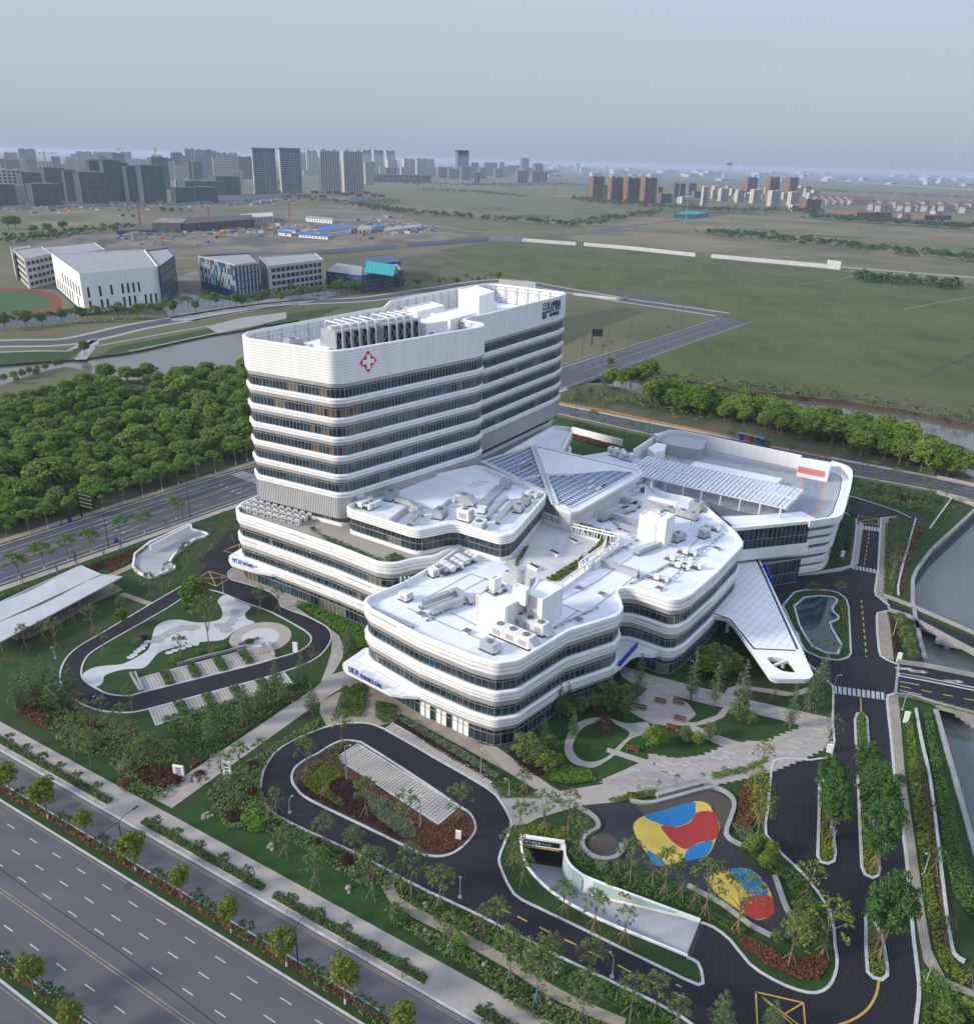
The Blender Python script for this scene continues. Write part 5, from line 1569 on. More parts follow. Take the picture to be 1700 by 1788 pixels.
def ductrun(px,z,label,ang,path,w,h,up=.6):
 t,q=item('air_duct',px,z,label,'air duct','air ducts on the roofs')
 b=MB(q);duct(b,q,ang,path,w,h,z+up);b.build('duct_run',M['duct'],t)
 b=MB(q)
 for p in path:b.box((*rot(q,ang,*p),z),(.2,w,up),ang)
 b.build('duct_foot',M['grey_metal'],t)
 return t
q0=at(900,1060,ZR)
sb_=empty('roof_stair_block',q0,'white stair and lift block with ladder and steel tank on the front wing roof','roof block')
def blk(px,z0,z1,name,m='white_wall',par=sb_,og=q0,rim=.25):
 p=ccw(pp(px,z1));b=MB(og);b.prism(p,z0,z1-rim,0,bottom=False);
 if rim:b.rail(offset(p,-.12),.24,z1-rim,z1,0,True)
 return b.build(name,M[m],par)
blk([(831,1038),(882,1061),(926,1036),(874,1014)],ZR,ZR+5.6,'block')
blk([(920,1036),(947,1048),(982,1026),(941,1009)],ZR,ZR+6.6,'block')
blk([(895,1024),(918,1033),(924,1026),(903,1017)],ZR+5,ZR+8.2,'lift_head')
blk([(854,1009),(863,1013),(876,1007),(867,1003)],ZR+4,ZR+8.6,'vent_head')
blk([(878,998),(925,1012),(935,1008),(886,993)],ZR,ZR+4.6,'back_block','screen_grey')
b=MB(q0);g=at(909,1016,ZR+6.4);b.tube((g.x,g.y,ZR+6),(g.x,g.y,ZR+9.2),.85,n=14);b.tube((g.x,g.y,ZR+9.2),(g.x,g.y,ZR+9.5),1.05,n=14);b.build('steel_tank',M['duct'],sb_)
b=MB(q0);a=at(924,1046,ZR+6.2)
for s in(-.28,.28):b.bar((a.x+s,a.y-.5,ZR),(a.x+s,a.y-.5,ZR+7.4),.07)
for k in range(18):b.bar((a.x-.28,a.y-.5,ZR+.3+k*.38),(a.x+.28,a.y-.5,ZR+.3+k*.38),.05)
b.build('ladder',M['frame'],sb_)
b=MB(q0);a,c=at(951,1046.5,ZR+4.6),at(979,1029,ZR+4.6);dv=(c-a)
for k in range(3):
 s0,s1=a+dv*(.12+k*.3),a+dv*(.3+k*.3);nv_=Vector((dv.y,-dv.x,0)).normalized()*.12
 if k==2:b.bar((s0+nv_)+Vector((0,0,.3)),(s1+nv_)+Vector((0,0,.3)),.1,.9)
b.build('window',M['glass_dark'],sb_)
b=MB(q0)
for x,y in((885,1062),(928,1042),(949,1050),(982,1030),(832,1040)):
 g=at(x,y,ZR+5.4);b.tube((g.x,g.y-.3,ZR),(g.x,g.y-.3,ZR+5.6),.09,n=6)
b.build('downpipe',M['white_metal'],sb_)
fanset((866,1032),ZR+5.4,'small fan and pipe cluster on top of the white stair block',VF,3,.8)
ahu((895,1118),ZR,'long silver air handler with two white cabinets nearest the front corner of the roof',UF+math.pi*0,9.0,2.4,2.2,1.3)
ahu((925,1098),ZR,'shorter silver and white air handler right behind the front corner unit',UF,7.5,2.3,2.2,1.3)
ahu((855,1135),ZR,'low grey box unit with a red pipe beside the front parapet',UF,3.2,2.2,1.6,.6,white=False)
b=MB(q0)
ductrun((770,1058),ZR,'pair of elbowed silver ducts left of the white stair block',VF,[(-4,1.5),(5,1.5),(5,-3.2),(12,-3.2)],1.1,1.1)
ductrun((782,1065),ZR,'second elbowed silver duct in front of the first pair',VF,[(-4,0),(4,0)],1.2,1.2)
ductrun((700,1088),ZR,'flat pale duct strip along the front parapet ending in a small white box',UF,[(-8,0),(3,0)],.9,.5,.1)
ahu((708,1047),ZR,'white box unit with green fittings near the left corner of the front roof',UF,2.2,1.8,1.5,.5)
fanset((783,995),ZR,'triple fan set on timber skids by the left parapet',VF,3,1.15)
fanset((808,982),ZR,'fan set under a tilted silver hood beside the pavilion wall',VF,3,1.1)
ahu((757,1006),ZR,'small white cube unit left of the triple fan set',VF,1.7,1.7,1.6,.3)
t,q=item('vent_pipes',(700,1027),ZR,'three slim white vent pipes near the left corner parapet','vent pipe')
for k in range(3):
 b=MB(q);b.tube((q.x+k*.8,q.y+k*.2,ZR),(q.x+k*.8,q.y+k*.2,ZR+2.6),.14,n=8);b.build('pipe',M['white_metal'],t)
chn=MB(front.location)
for l in([(712,1062),(790,1096),(842,1117)],[(730,1052),(822,1002)],[(790,1042),(850,1010)],[(788,1070),(832,1092)],[(822,1002),(855,1014)],[(978,1050),(1045,1014),(1072,994),(1135,950)],[(958,1104),(1010,1066)],[(982,1056),(1022,1072),(1055,1048),(1107,1008),(1135,1014)],[(1100,1000),(1137,1010),(1165,985),(1198,962)],[(1165,950),(1200,962)],[(1085,990),(1100,1000)],[(1198,962),(1220,940)],[(850,1122),(870,1110)]):
 chn.ribbon(pp(l,ZR),.42,ZR+.02)
chn.build('roof_gutter',M['groove'],front)
q1=at(1150,930,ZR)
sb2=empty('roof_plant_block',q1,'stepped white plant block wrapped by broad silver ducts on the broad roof','roof block')
blk([(1116,898),(1146,906),(1160,896),(1131,888)],ZR,ZR+6.2,'block',par=sb2,og=q1)
blk([(1148,903),(1164,907),(1178,898),(1162,893)],ZR,ZR+7.4,'block',par=sb2,og=q1)
blk([(1132,869),(1180,881),(1182,877),(1135,866)],ZR,ZR+7.8,'louvre_wall',par=sb2,og=q1)
b=MB(q1);q=at(1143,930,ZR)
for s,zz_ in((-1.2,6.5),(1.4,6.9)):
 a=rot(q,VF,s,-2.4);c=rot(q,VF,s,3.5)
 b.bar((*a,ZR+.6),(*a,ZR+zz_),1.5,1.3);b.bar((*a,ZR+zz_),(*c,ZR+zz_),1.4,1.2)
 e=rot(q,VF,s,-6.5);b.bar((*a,ZR+.8),(*e,ZR+.8),1.5,1.3)
b.build('duct_run',M['duct'],sb2)
b=MB(q1)
for px,z in(((1123,910),ZR+3),((1171,893),ZR+6.3),((1139,876),ZR+6.2)):
 g=at(*px,z);b.box((g.x,g.y-.15,z-.8),(1.9,.1,1.7),UF*.5)
b.build('louvre',M['slot'],sb2)
ductrun((1100,925),ZR,'silver ducts turning round the left side of the plant block',UF,[(-7,3),(3,3),(8,0)],1.2,1.2)
ductrun((1112,940),ZR,'lower silver duct curving in front of the plant block',UF,[(-6,2),(4,2),(7,5)],1.1,1.0)
ductrun((1130,962),ZR,'white sloping duct ending in a cube before the plant block',VF,[(-4,0),(5,0)],1.5,.9)
ahu((1182,944),ZR,'tilted silver and red trimmed unit right of the plant block',VF,3.0,2.0,1.9,1.0,white=False)
ahu((1228,938),ZR,'grey louvred cabinet unit near the right parapet',VF,2.4,1.9,1.9,.6,white=False)
ahu((1214,892),ZR,'grey louvred condenser under the far right parapet',UF,3.0,2.4,2.4,.3,white=False)
ahu((1200,904),ZR,'row of low blue grey condensers behind the plant block',UF,5.5,1.8,1.6,.3,white=False)
t,q=item('vent_pipes',(1205,925),ZR,'five tall thin vent pipes right of the plant block','vent pipe')
for k in range(5):
 x,y=rot(q,VF,0,k*-.9);b=MB(q);b.tube((x,y,ZR),(x,y,ZR+2.9),.11,n=6);b.build('pipe',M['white_metal'],t)
for k,(px,lab)in enumerate((((1176,980),'short white fan duct in the middle of the broad roof'),((1185,992),'white fan duct nearest the middle gutter'),((1148,1013),'white fan duct closest to the wavy notch'),((1206,990),'white fan duct lying toward the right parapet'),((1240,925),'white fan duct by the right corner of the broad roof'),((1198,968),'white fan duct below the louvred cabinet'))):
 fanset(px,ZR,lab,UF if k in(0,3,4)else UF+.1,1,1.0)
t,q=item('pipe_run',(1180,1000),ZR,'thin pipe on little feet running along the right side of the broad roof','pipe')
b=MB(q);l=pp([(1162,1018),(1262,930)],ZR+.5);b.bar((*l[0],ZR+.45),(*l[1],ZR+.45),.16)
for k in range(16):
 g=np.array(l[0])+(np.array(l[1])-np.array(l[0]))*k/15;b.box((g[0],g[1],ZR),(.4,.4,.4))
b.build('pipe',M['duct'],t)
ductrun((1058,990),ZR,'silver duct with white end cube beside the garden screen',UF,[(-6.5,0),(8,0)],1.0,1.0)
t,q=item('box_unit',(1035,990),ZR,'white cube at the end of the duct beside the garden screen','rooftop unit')
b=MB(q);b.box((q.x,q.y,ZR),(2.6,2.4,2.2),UF);b.build('cabinet',M['plant_white'],t)
ductrun((1060,880),ZR,'long blue grey cable tray along the atrium rim',VF,[(-9,0),(14,0)],1.4,.5,1.8)
ductrun((1075,898),ZR,'broad flat ducts below the cable tray',VF,[(-7,-1),(5,-1),(8,1)],1.8,.9)
ductrun((1100,890),ZR,'curved silver duct right of the broad flat ducts',VF,[(-4,0),(4,0)],1.6,.9)
ductrun((1130,830),ZR,'wide pale duct running back beside the atrium rim',VF+.35,[(-9,0),(9,0)],2.6,.7,.5)
ductrun((1050,855+20),ZR,'pale blue duct along the right edge of the atrium',UF,[(2,3),(10,3)],1.4,.8)
ahu((1123,822),ZR,'white box unit beside the back corner of the atrium',UF,2.6,2.0,2.0,.4)
ahu((1075,796),ZR,'low white cabinet near the rear edge behind the atrium',UF,5.0,2.2,2.2,.5)
ahu((1095,803),ZR,'second low white cabinet near the rear edge behind the atrium',UF,4.0,2.0,2.0,.5)
ahu((1160,900-8),ZR,'row of pale duct boxes along the far parapet bend',UF,8.0,1.6,1.1,.3)
ZQ=ZV-1.1
PU=rdir((597,885),(712,921),ZQ);PVv=rdir((908,919),(952,868),ZQ)
fanset((640,884),ZQ,'tangle of fans and pipes at the tower end of the pavilion roof',PU,3,1.2)
ahu((624,878),ZQ,'white unit at the tower corner of the pavilion roof',PU,3.2,2.2,2.0,.4)
ahu((682,872),ZQ,'silver duct box under the tower screen on the pavilion roof',PVv,3.2,2.2,2.1,1.6,white=False)
ductrun((704,885),ZQ,'slanting silver duct behind the small cross wall',PU,[(-3,1),(1,1),(6,-1)],1.3,1.1)
ductrun((700,903),ZQ,'white cross wall duct near the left end of the pavilion roof',PVv,[(-5,0),(3.5,0)],.8,1.4,.1)
ductrun((725,910),ZQ,'pair of twisted silver ducts behind the pavilion front band',PVv,[(-3,0),(3,0)],1.4,1.0)
ahu((768,903),ZQ,'sloped silver unit in the middle of the pavilion roof',PVv,3.6,2.4,1.9,1.5,white=False)
ductrun((775,890),ZQ,'long white wall duct crossing the middle of the pavilion roof',PVv,[(-6,0),(4,0)],.7,1.3,.1)
ahu((810,880),ZQ,'tall silver unit with flared hood at the centre of the pavilion roof',PU,4.0,2.2,2.4,1.4,white=False)
ahu((812,908),ZQ,'white gate shaped unit over the pavilion re-entrant corner',PU,3.4,2.2,2.6,.5)
ahu((836,922),ZQ,'flat white cabinet at the front edge of the pavilion roof',PVv,3.6,2.6,1.5,.2)
ductrun((855,875),ZQ,'broad silver duct sloping up to a square cowl on the pavilion roof',PVv,[(-6,0),(8,0)],2.4,.8,.5)
ahu((882,855),ZQ,'square silver cowl at the head of the broad duct',PVv,2.4,2.6,2.6,.6,white=False)
ahu((842,895),ZQ,'small white box beside the foot of the broad duct',PVv,2.2,1.8,1.2,.2)
ductrun((870,890),ZQ,'thin silver duct right of the broad duct',PVv,[(-7,0),(6,0)],.8,.7)
ductrun((888,900),ZQ,'bundle of small silver ducts near the right parapet of the pavilion',PVv,[(-6,.6),(5,.6)],1.1,.9)
ahu((917,881),ZQ,'silver unit with pointed hood near the right parapet of the pavilion',PVv,2.6,2.0,1.9,1.5,white=False)
ahu((905,893),ZQ,'lower silver unit with pointed hood beside the small duct bundle',PVv,2.6,2.0,1.7,1.5,white=False)
fanset((925,866),ZQ,'white pipe fans at the atrium end of the pavilion roof',PU,2,1.0)
for k,(x,y)in enumerate(((826,849),(835,845),(844,841))):
 t,q=item('roof_hatch',(x,y),ZV-.7,('white flat hatch on the bare roof platform, nearest the front','white flat hatch on the bare roof platform, middle of three','white flat hatch on the bare roof platform, nearest the atrium')[k],'hatch','roof hatches')
 b=MB(q);b.box((q.x,q.y,q.z),(2.6,.9,.35),PVv+R(90));b.build('lid',M['plant_white'],t)
ta=rdir((497,912),(628,946),ZR)
t,q=item('condenser_bank',(487,897),ZR,'bank of white air conditioning condensers with pipes on the terrace below the tower','condenser bank')
mb_=None
for r_ in range(3):
 for k in range(9):
  x,y=rot(q,ta,-9+k*2.2,-3+r_*2.4)
  if mb_ is None:
   mb_=MB();mb_.box((0,0,.15),(1.2,.9,1.5),0,0);mb_.box((0,-.46,.35),(.8,.05,1.0),0,1);mb_.tube((0,0,1.65),(0,0,1.72),.38,n=10,m=1)
   cm_=mb_.mesh('condenser',[M['plant_white'],M['grey_metal']])
  o=link('condenser',cm_,t,Vector((x-q.x,y-q.y,0)));o.rotation_euler.z=ta
b=MB(q)
for k in range(8):
 x,y=rot(q,ta,-9+k*2.6,-4.2);b.tube((x,y,ZR),(x,y,ZR+1.5),.06,n=5)
for y in(-4.2,-1.8,.7):b.bar((*rot(q,ta,-10,y),ZR+1.5),(*rot(q,ta,10,y),ZR+1.5),.1)
b.build('pipework',M['white_metal'],t)
for l in HEDGES:leafbed('bay_hedge',l,.1,.8,'leaf_lime' if False else 'leaf_bed',34,size=.3)
leafbed('planting',pp([(540,925),(550,922),(552,932),(575,940),(600,950),(640,968),(670,980),(660,982),(585,955)],ZR),ZR+.15,.5,'leaf_bed',14,clinic,.35,origin=tuple(clinic.location))
leafbed('planting',pp([(672,976),(690,968),(708,978),(680,982)],ZR),ZR+.15,.6,'leaf_bed',22,clinic,.35,origin=tuple(clinic.location))
UA=math.atan2(tu.y,tu.x)
def T(u,w,z=ZTR):
 d=Vector((tu.x,tu.y,0));n=Vector((-tu.y,tu.x,0))
 q=Vector((TR0.x,TR0.y,0))+d*u+n*w
 return Vector((q.x,q.y,z))
tower_plat=MB(tower.location)
_pl=[T(*v)for v in((1.2,1.2),(42.0,1.2),(42.0,35.5),(-6.6,21.6))]
tower_plat.prism([(v.x,v.y)for v in _pl],ZTR-.2,ZTA,0);tower_plat.build('upper_roof',M['roof'],tower)
def cooling(u0,u1,w0,w1,label,ZTR=ZTR+3.5):
 q=T((u0+u1)/2,(w0+w1)/2)
 t=empty('cooling_tower',q,label,'cooling tower','cooling towers on the tower roof')
 h=5.4
 b=MB(q)
 for uu in(u0+.3,(u0+u1)/2,u1-.3):
  for ww in(w0+.3,w1-.3):v=T(uu,ww);b.box((v.x,v.y,ZTR-.6),(.4,.4,1.2),UA)
 b.build('stand',M['grey_metal'],t)
 b=MB(q);
 p=[T(u0,w0),T(u1,w0),T(u1,w1),T(u0,w1)]
 b.prism([(v.x,v.y)for v in p],ZTR+.5,ZTR+h,0);b.build('casing',M['duct'],t)
 n=max(2,round((u1-u0)/2.6))
 for side,w in((-1,w0),(1,w1)):
  b=MB(q);f=MB(q)
  for k in range(n):
   a0,a1=u0+(u1-u0)*k/n+.12,u0+(u1-u0)*(k+1)/n-.12
   A,B=T(a0,w+side*.06),T(a1,w+side*.06)
   b.face([(A.x,A.y,ZTR+.7),(B.x,B.y,ZTR+.7),(B.x,B.y,ZTR+h-.5),(A.x,A.y,ZTR+h-.5)])
   C,D=T(a0,w+side*.16),T(a1,w+side*.16)
   f.bar((C.x,C.y,ZTR+.7),(D.x,D.y,ZTR+h-.5),.12);f.bar((D.x,D.y,ZTR+.7),(C.x,C.y,ZTR+h-.5),.12)
   f.bar((C.x,C.y,ZTR+.5),(C.x,C.y,ZTR+h),.22);f.bar((D.x,D.y,ZTR+.5),(D.x,D.y,ZTR+h),.22)
  b.build('louvre',M['black'],t);f.build('bracing',M['frame'],t)
 b=MB(q)
 for k in range(n):
  c=T(u0+(u1-u0)*(k+.5)/n,(w0+w1)/2)
  b.tube((c.x,c.y,ZTR+h),(c.x,c.y,ZTR+h+.7),1.05,n=14)
 b.build('fan_stack',M['plant_white'],t)
 b=MB(q)
 for e in((u0,w0,u1,w0),(u1,w0,u1,w1),(u1,w1,u0,w1),(u0,w1,u0,w0)):
  A,B=T(e[0],e[1],ZTR+h+1.0),T(e[2],e[3],ZTR+h+1.0)
  b.bar(A,B,.06)
  for k in range(6):q_=A.lerp(B,k/6);b.bar((q_.x,q_.y,ZTR+h),(q_.x,q_.y,ZTR+h+1),.05)
 b.build('guard_rail',M['frame'],t)
 for k in range(n):
  uu=u0+(u1-u0)*(k+.5)/n
  P=[T(uu,w0-1.0,ZTR+.3),T(uu,w0-1.0,ZTR+h+.9),T(uu,w0-.6,ZTR+h+1.4),T(uu,w0+.2,ZTR+h+1.6),T(uu,w1-.6,ZTR+h+1.6),T(uu,w1-.2,ZTR+h+1.0),T(uu,w1-.2,ZTR+h)]
  b=MB(q);b.path(P,.17,8);b.build('pipe',M['white_metal'],t)
 return t
cooling(3.3,15.6,7.2,12.8,'cooling tower bank with dark braced louvres nearest the front corner of the tower')
cooling(17.2,29.4,7.2,12.8,'second cooling tower bank with white hoop pipes behind the first')
def tbox(u,w,du,dw,h,label,name='roof_block',m='white_wall',cat='roof block',z=ZTR):
 q=T(u+du/2,w+dw/2,z);t=empty(name,q,label,cat)
 p=[T(u,w),T(u+du,w),T(u+du,w+dw),T(u,w+dw)];p=[(v.x,v.y)for v in p]
 b=MB(q);b.prism(p,z,z+h-.3,0,bottom=False);b.rail(offset(ccw(p),-.12),.24,z+h-.3,z+h,0,True);b.build('block',M[m],t)
 return t,q
t,q=tbox(31,6.5,7.5,8,4.6,'tall white plant box with louvred door beside the cooling towers',z=ZTA)
b=MB(q);A,B=T(32.0,6.44,ZTA),T(33.4,6.44,ZTA);b.bar(A+Vector((0,0,1.3)),B+Vector((0,0,1.3)),.1,2.2);b.build('door',M['slot'],t)
def pbox(px,z1,label):
 p=ccw(pp(px,z1));q=Vector((*p[0],ZTR));t=empty('roof_block',q,label,'roof block')
 b=MB(q);b.prism(p,ZTR,z1-.3,0,bottom=False);b.rail(offset(p,-.12),.24,z1-.3,z1,0,True);b.build('block',M['white_wall'],t)
 return t,q
pbox([(752,546),(800,536),(832,546),(786,558)],60.9,'flat white plant room in the middle of the tower roof')
pbox([(706,536),(752,526),(776,533),(728,544)],60.2,'low pale plant room by the rear notch of the tower roof')
t,q=pbox([(800,503.5),(836,517),(863,508.5),(828,497)],62.0,'tallest white lift room on the rear part of the tower roof')
b=MB(q);A,B=at(842,515.5,61.4),at(852,512.3,61.4);b.bar((A.x,A.y-.1,ZTR+4),(B.x,B.y-.1,ZTR+4),.15,5);b.build('doorway',M['slot'],t)
pbox([(838,530),(846,533.5),(868,527),(860,523)],57.2,'small white block in front of the tallest lift room')
def tun(u_,w_,lab,ang=0,**k):
 v=T(u_,w_);
 r=v-Vector(EYE);px=PW/2+FPX*r.dot(Vector(RGT))/r.dot(Vector(FWD));py=PH/2-FPX*r.dot(Vector(UPV))/r.dot(Vector(FWD))
 z_=k.pop('zb',ZTR);v.z=z_;r=v-Vector(EYE);px=PW/2+FPX*r.dot(Vector(RGT))/r.dot(Vector(FWD));py=PH/2-FPX*r.dot(Vector(UPV))/r.dot(Vector(FWD))
 return ahu((px,py),z_,lab,UA+ang,**k)
tun(-1.5,17.5,'silver cowled unit on a white plinth near the left parapet of the tower',0,L=3.5,w=2.6,h=3.2,hood=1.2,white=False,zb=ZTA)
tun(25,14,'silver fan unit behind the second cooling tower bank',0,L=3.5,w=2.6,h=3.6,hood=1.4,white=False,zb=ZTA)
tun(33,19,'large silver cowl standing on the flat plant room',.4,L=4,w=2.8,h=3.4,hood=1.8,white=False,zb=60.2)
for k in range(6):
 tun(62+k*3.0,17.5+k*.62,'grey condenser in the row behind the sign parapet, number '+str(k+1)if False else('first','second','third','fourth','fifth','sixth')[k]+' pale condenser from the plant room in the row behind the lettered parapet',0,L=2.0,w=3.2,h=1.9,hood=.1,group='condensers behind the lettered parapet')
tw2=MB(tower.location)
for(u0,w0,u1,w1)in((-.5,3.6,40,3.6),(-4.5,20,3,1.2),(-1.0,21.5,6.5,2.5),(-3,13.5,2,14.6),(-1,8.5,3,9.2)):
 A,B=T(u0,w0),T(u1,w1);tw2.bar((A.x,A.y,ZTA+1.7),(B.x,B.y,ZTA+1.7),.8,.5)
tw2.build('roof_beam',M['white_wall'],tower)
def curb(px,z,label,w=1.2,d=1.2,h=.5,cat='roof vent',grp='low roof vents'):
 t,q=item('roof_vent',px,z,label,cat,grp);b=MB(q);b.box((q.x,q.y,z),(w,d,h),UF);b.build('curb',M['plant_white'],t);b=MB(q);b.box((q.x,q.y,z+h),(w*1.15,d*1.15,.1),UF);b.build('lid',M['grey_metal'],t)
for k,(px,lb)in enumerate((((815,1105),'low white roof vent left of the front air handlers'),((735,1075),'low white roof vent near the pale duct strip'),((960,1075),'low white roof vent beside the stair block'),((1010,1085),'low white roof vent by the right front parapet'),((1050,1040),'low white roof vent between the long gutters'),((1010,1030),'low white roof vent beside the garden screen foot'),((1150,1030),'low white roof vent at the wavy notch edge'),((1250,960),'low white roof vent by the right parapet corner'),((1090,960),'low white roof vent left of the sloping duct'),((1060,930),'low white roof vent behind the garden screen'))):curb(px,ZR,lb)
for k,(a,c,lb)in enumerate((((745,1085),(800,1048),'thin grey pipe pair from the elbowed duct to the front parapet'),((940,1110),(1040,1062),'thin grey pipe pair along the right front parapet'),((1000,1010),(1100,950),'thin grey pipe pair crossing the broad roof'),((1100,1020),(1230,955),'thin grey pipe pair toward the right corner'),((1060,905),(1110,945),'thin grey pipe pair left of the plant block'))):
 t,q=item('pipe_run',a,ZR,lb,'pipe','pipe pairs on the broad roof');e=at(*c,ZR)
 for s in(0,.4):
  b=MB(q);b.bar((q.x+s,q.y,ZR+.3),(e.x+s,e.y,ZR+.3),.13);b.build('pipe',M['duct'],t)
 b=MB(q)
 for j in range(9):v=q.lerp(e,j/8);b.box((v.x+.2,v.y,ZR),(.7,.2,.28))
 b.build('pipe_support',M['grey_metal'],t,'stuff')
leafmat('leaf_wood',(.055,.130,.012),(.125,.225,.022),(.165,.240,.030))
leafmat('leaf_wood_pale',(.110,.180,.024),(.195,.260,.045),(.160,.235,.042))
leafmat('leaf_street',(.074,.175,.021),(.140,.263,.032),(.096,.184,.028))
leafmat('leaf_camphor',(.105,.144,.018),(.193,.228,.028),(.149,.201,.025))
leafmat('leaf_young',(.028,.074,.018),(.060,.126,.032),(.049,.096,.028))
leafmat('leaf_feather',(.079,.140,.056),(.131,.201,.088),(.096,.166,.067))
leafmat('leaf_garden',(.079,.133,.035),(.149,.196,.060),(.105,.149,.049))
leafmat('leaf_lush',(.038,.102,.021),(.084,.175,.038),(.060,.130,.032))
leafmat('leaf_brown',(.131,.079,.032),(.184,.131,.044),(.105,.105,.035))
leafmat('leaf_red',(.065,.010,.012),(.110,.024,.020),(.06,.012,.012))
leafmat('leaf_bronze',(.140,.052,.028),(.210,.079,.038),(.158,.070,.035))
leafmat('leaf_purple',(.045,.018,.021),(.079,.032,.032),(.052,.021,.023))
leafmat('leaf_variegated',(.123,.184,.070),(.228,.280,.131),(.175,.228,.105))
leafmat('leaf_grey',(.105,.144,.079),(.166,.201,.114),(.123,.158,.088))
def quads_mesh(name,C,N,size,m,squash=.62):
 """leaf quads at C facing N"""
 n=len(C)
 a=rng.normal(size=(n,3))
 U=np.cross(N,a);U/=np.linalg.norm(U,axis=1)[:,None]+1e-9
 V=np.cross(N,U)
 s=(size*rng.uniform(.6,1.35,n))[:,None]
 co=np.stack([C-U*s*.5-V*s*squash*.5,C+U*s*.5-V*s*squash*.35,C+U*s*.42+V*s*squash*.5,C-U*s*.45+V*s*squash*.42],1).reshape(-1,3)
 me=bpy.data.meshes.new(name)
 me.vertices.add(4*n);me.vertices.foreach_set('co',co.ravel().astype(np.float32))
 me.loops.add(4*n);me.loops.foreach_set('vertex_index',np.arange(4*n,dtype=np.int32))
 me.polygons.add(n);me.polygons.foreach_set('loop_start',np.arange(0,4*n,4,dtype=np.int32))
 me.update(calc_edges=True);me.materials.append(M[m])
 return me
def clumps(cl,per,size,m,name='crown',shell=.55,up=.5):
 Cs,Ns=[],[]
 for(x,y,z,r)in cl:
  k=max(6,int(per*(r**2)))
  d=rng.normal(size=(k,3));d/=np.linalg.norm(d,axis=1)[:,None]
  d[:,2]=np.where(d[:,2]<-.35,-d[:,2],d[:,2])
  rr=r*rng.uniform(shell,1.0,k)**.7
  c=np.array([x,y,z])+d*rr[:,None]*np.array([1,1,.82])
  nn=d*.7+rng.normal(size=(k,3))*.55+np.array([0,0,up])
  nn/=np.linalg.norm(nn,axis=1)[:,None]
  Cs.append(c);Ns.append(nn)
 return quads_mesh(name,np.concatenate(Cs),np.concatenate(Ns),size,m)
def trunk_mesh(h,r,limbs,lime=.0,stems=1,wrap=.0,base_r=None):
 b=MB()
 for s in range(stems):
  a=2*math.pi*s/stems+.4;o=0 if stems==1 else .25
  bx,by=o*math.cos(a),o*math.sin(a)
  tx,ty=(0,0)if stems==1 else(1.0*math.cos(a),1.0*math.sin(a))
  lo=max(lime,wrap)
  def pt(t):return(bx+(tx-bx)*t**1.4,by+(ty-by)*t**1.4,h*t)
  ks=[0,.35,.7,1.0]
  if lo:ks=[0,lo/h,.6,1.0]
  for i in range(3):
   b.tube(pt(ks[i]),pt(ks[i+1]),r*(1-.5*ks[i]),r*(1-.5*ks[i+1]),7,(1 if lime else 2)if(lo and i==0)else 0,False)
 for(x,y,z)in limbs:
  z0=h*rng.uniform(.62,1.0)
  md=(x*.45+rng.normal()*.1,y*.45+rng.normal()*.1,z0+(z-z0)*.6)
  b.tube((0,0,z0),md,r*.42,r*.25,5,0,False);b.tube(md,(x,y,z),r*.25,r*.08,5,0,False)
 return b.mesh('trunk',[M['trunk'],M['limewash'],M['blue_wrap']])
def stake_mesh(a,l=2.2,sp=1.15):
 b=MB();b.tube((sp*math.cos(a),sp*math.sin(a),0),(.06*math.cos(a),.06*math.sin(a),l),.05,.04,5)
 return b.mesh('stake',M['stake'])
STAKES=[stake_mesh(2*math.pi*k/4+.5)for k in range(4)]
def ball(R_,H,zc,n,cr,flat=1.0,jit=.25):
 """clump centres over an ellipsoid"""
 out=[]
 for k in range(n):
  ph=math.acos(1-1.75*(k+.5)/n);th=k*2.39996+rng.uniform(-.3,.3)
  rr=rng.uniform(.55,1.0)
  out.append((R_*rr*math.sin(ph)*math.cos(th),R_*rr*math.sin(ph)*math.sin(th),zc+H*rr*math.cos(ph),cr*rng.uniform(1-jit,1+jit)))
 return out
KIND={}
def define(kind,H,variants):KIND[kind]=(H,variants)
def v_round(m,H=8.0,R_=2.9,n=26,cr=1.1,per=95,size=.42,lime=0,trunk_h=2.6,r=.2,zc=None,Hh=None):
 zc=zc or H*.62;Hh=Hh or H*.34
 cl=ball(R_*.8,Hh,zc,n,cr)
 return(trunk_mesh(trunk_h,r,[(x*.7,y*.7,z-.3)for x,y,z,_ in cl[::3]],lime),clumps(cl,per,size,m))
define('wood',8.0,[v_round(m,8.0,R_,n,cr,80,.45)for m,R_,n,cr in(('leaf_wood',3.0,26,1.15),('leaf_wood',2.7,22,1.15),('leaf_wood',3.3,30,1.1),('leaf_wood_pale',3.0,24,1.15),('leaf_wood',2.6,20,1.25),('leaf_wood_pale',3.3,26,1.1))])
define('camphor',6.5,[v_round('leaf_camphor',6.5,R_,n,.8,130,.30,.9,2.8,.17,4.6,1.9)for R_,n in((2.1,20),(1.9,18),(2.2,24))])
define('lush',9.5,[v_round('leaf_lush',9.5,R_,n,.78,150,.27,0,2.6,.2,6.0,3.3)for R_,n in((3.6,40),(3.3,36),(3.9,44))])
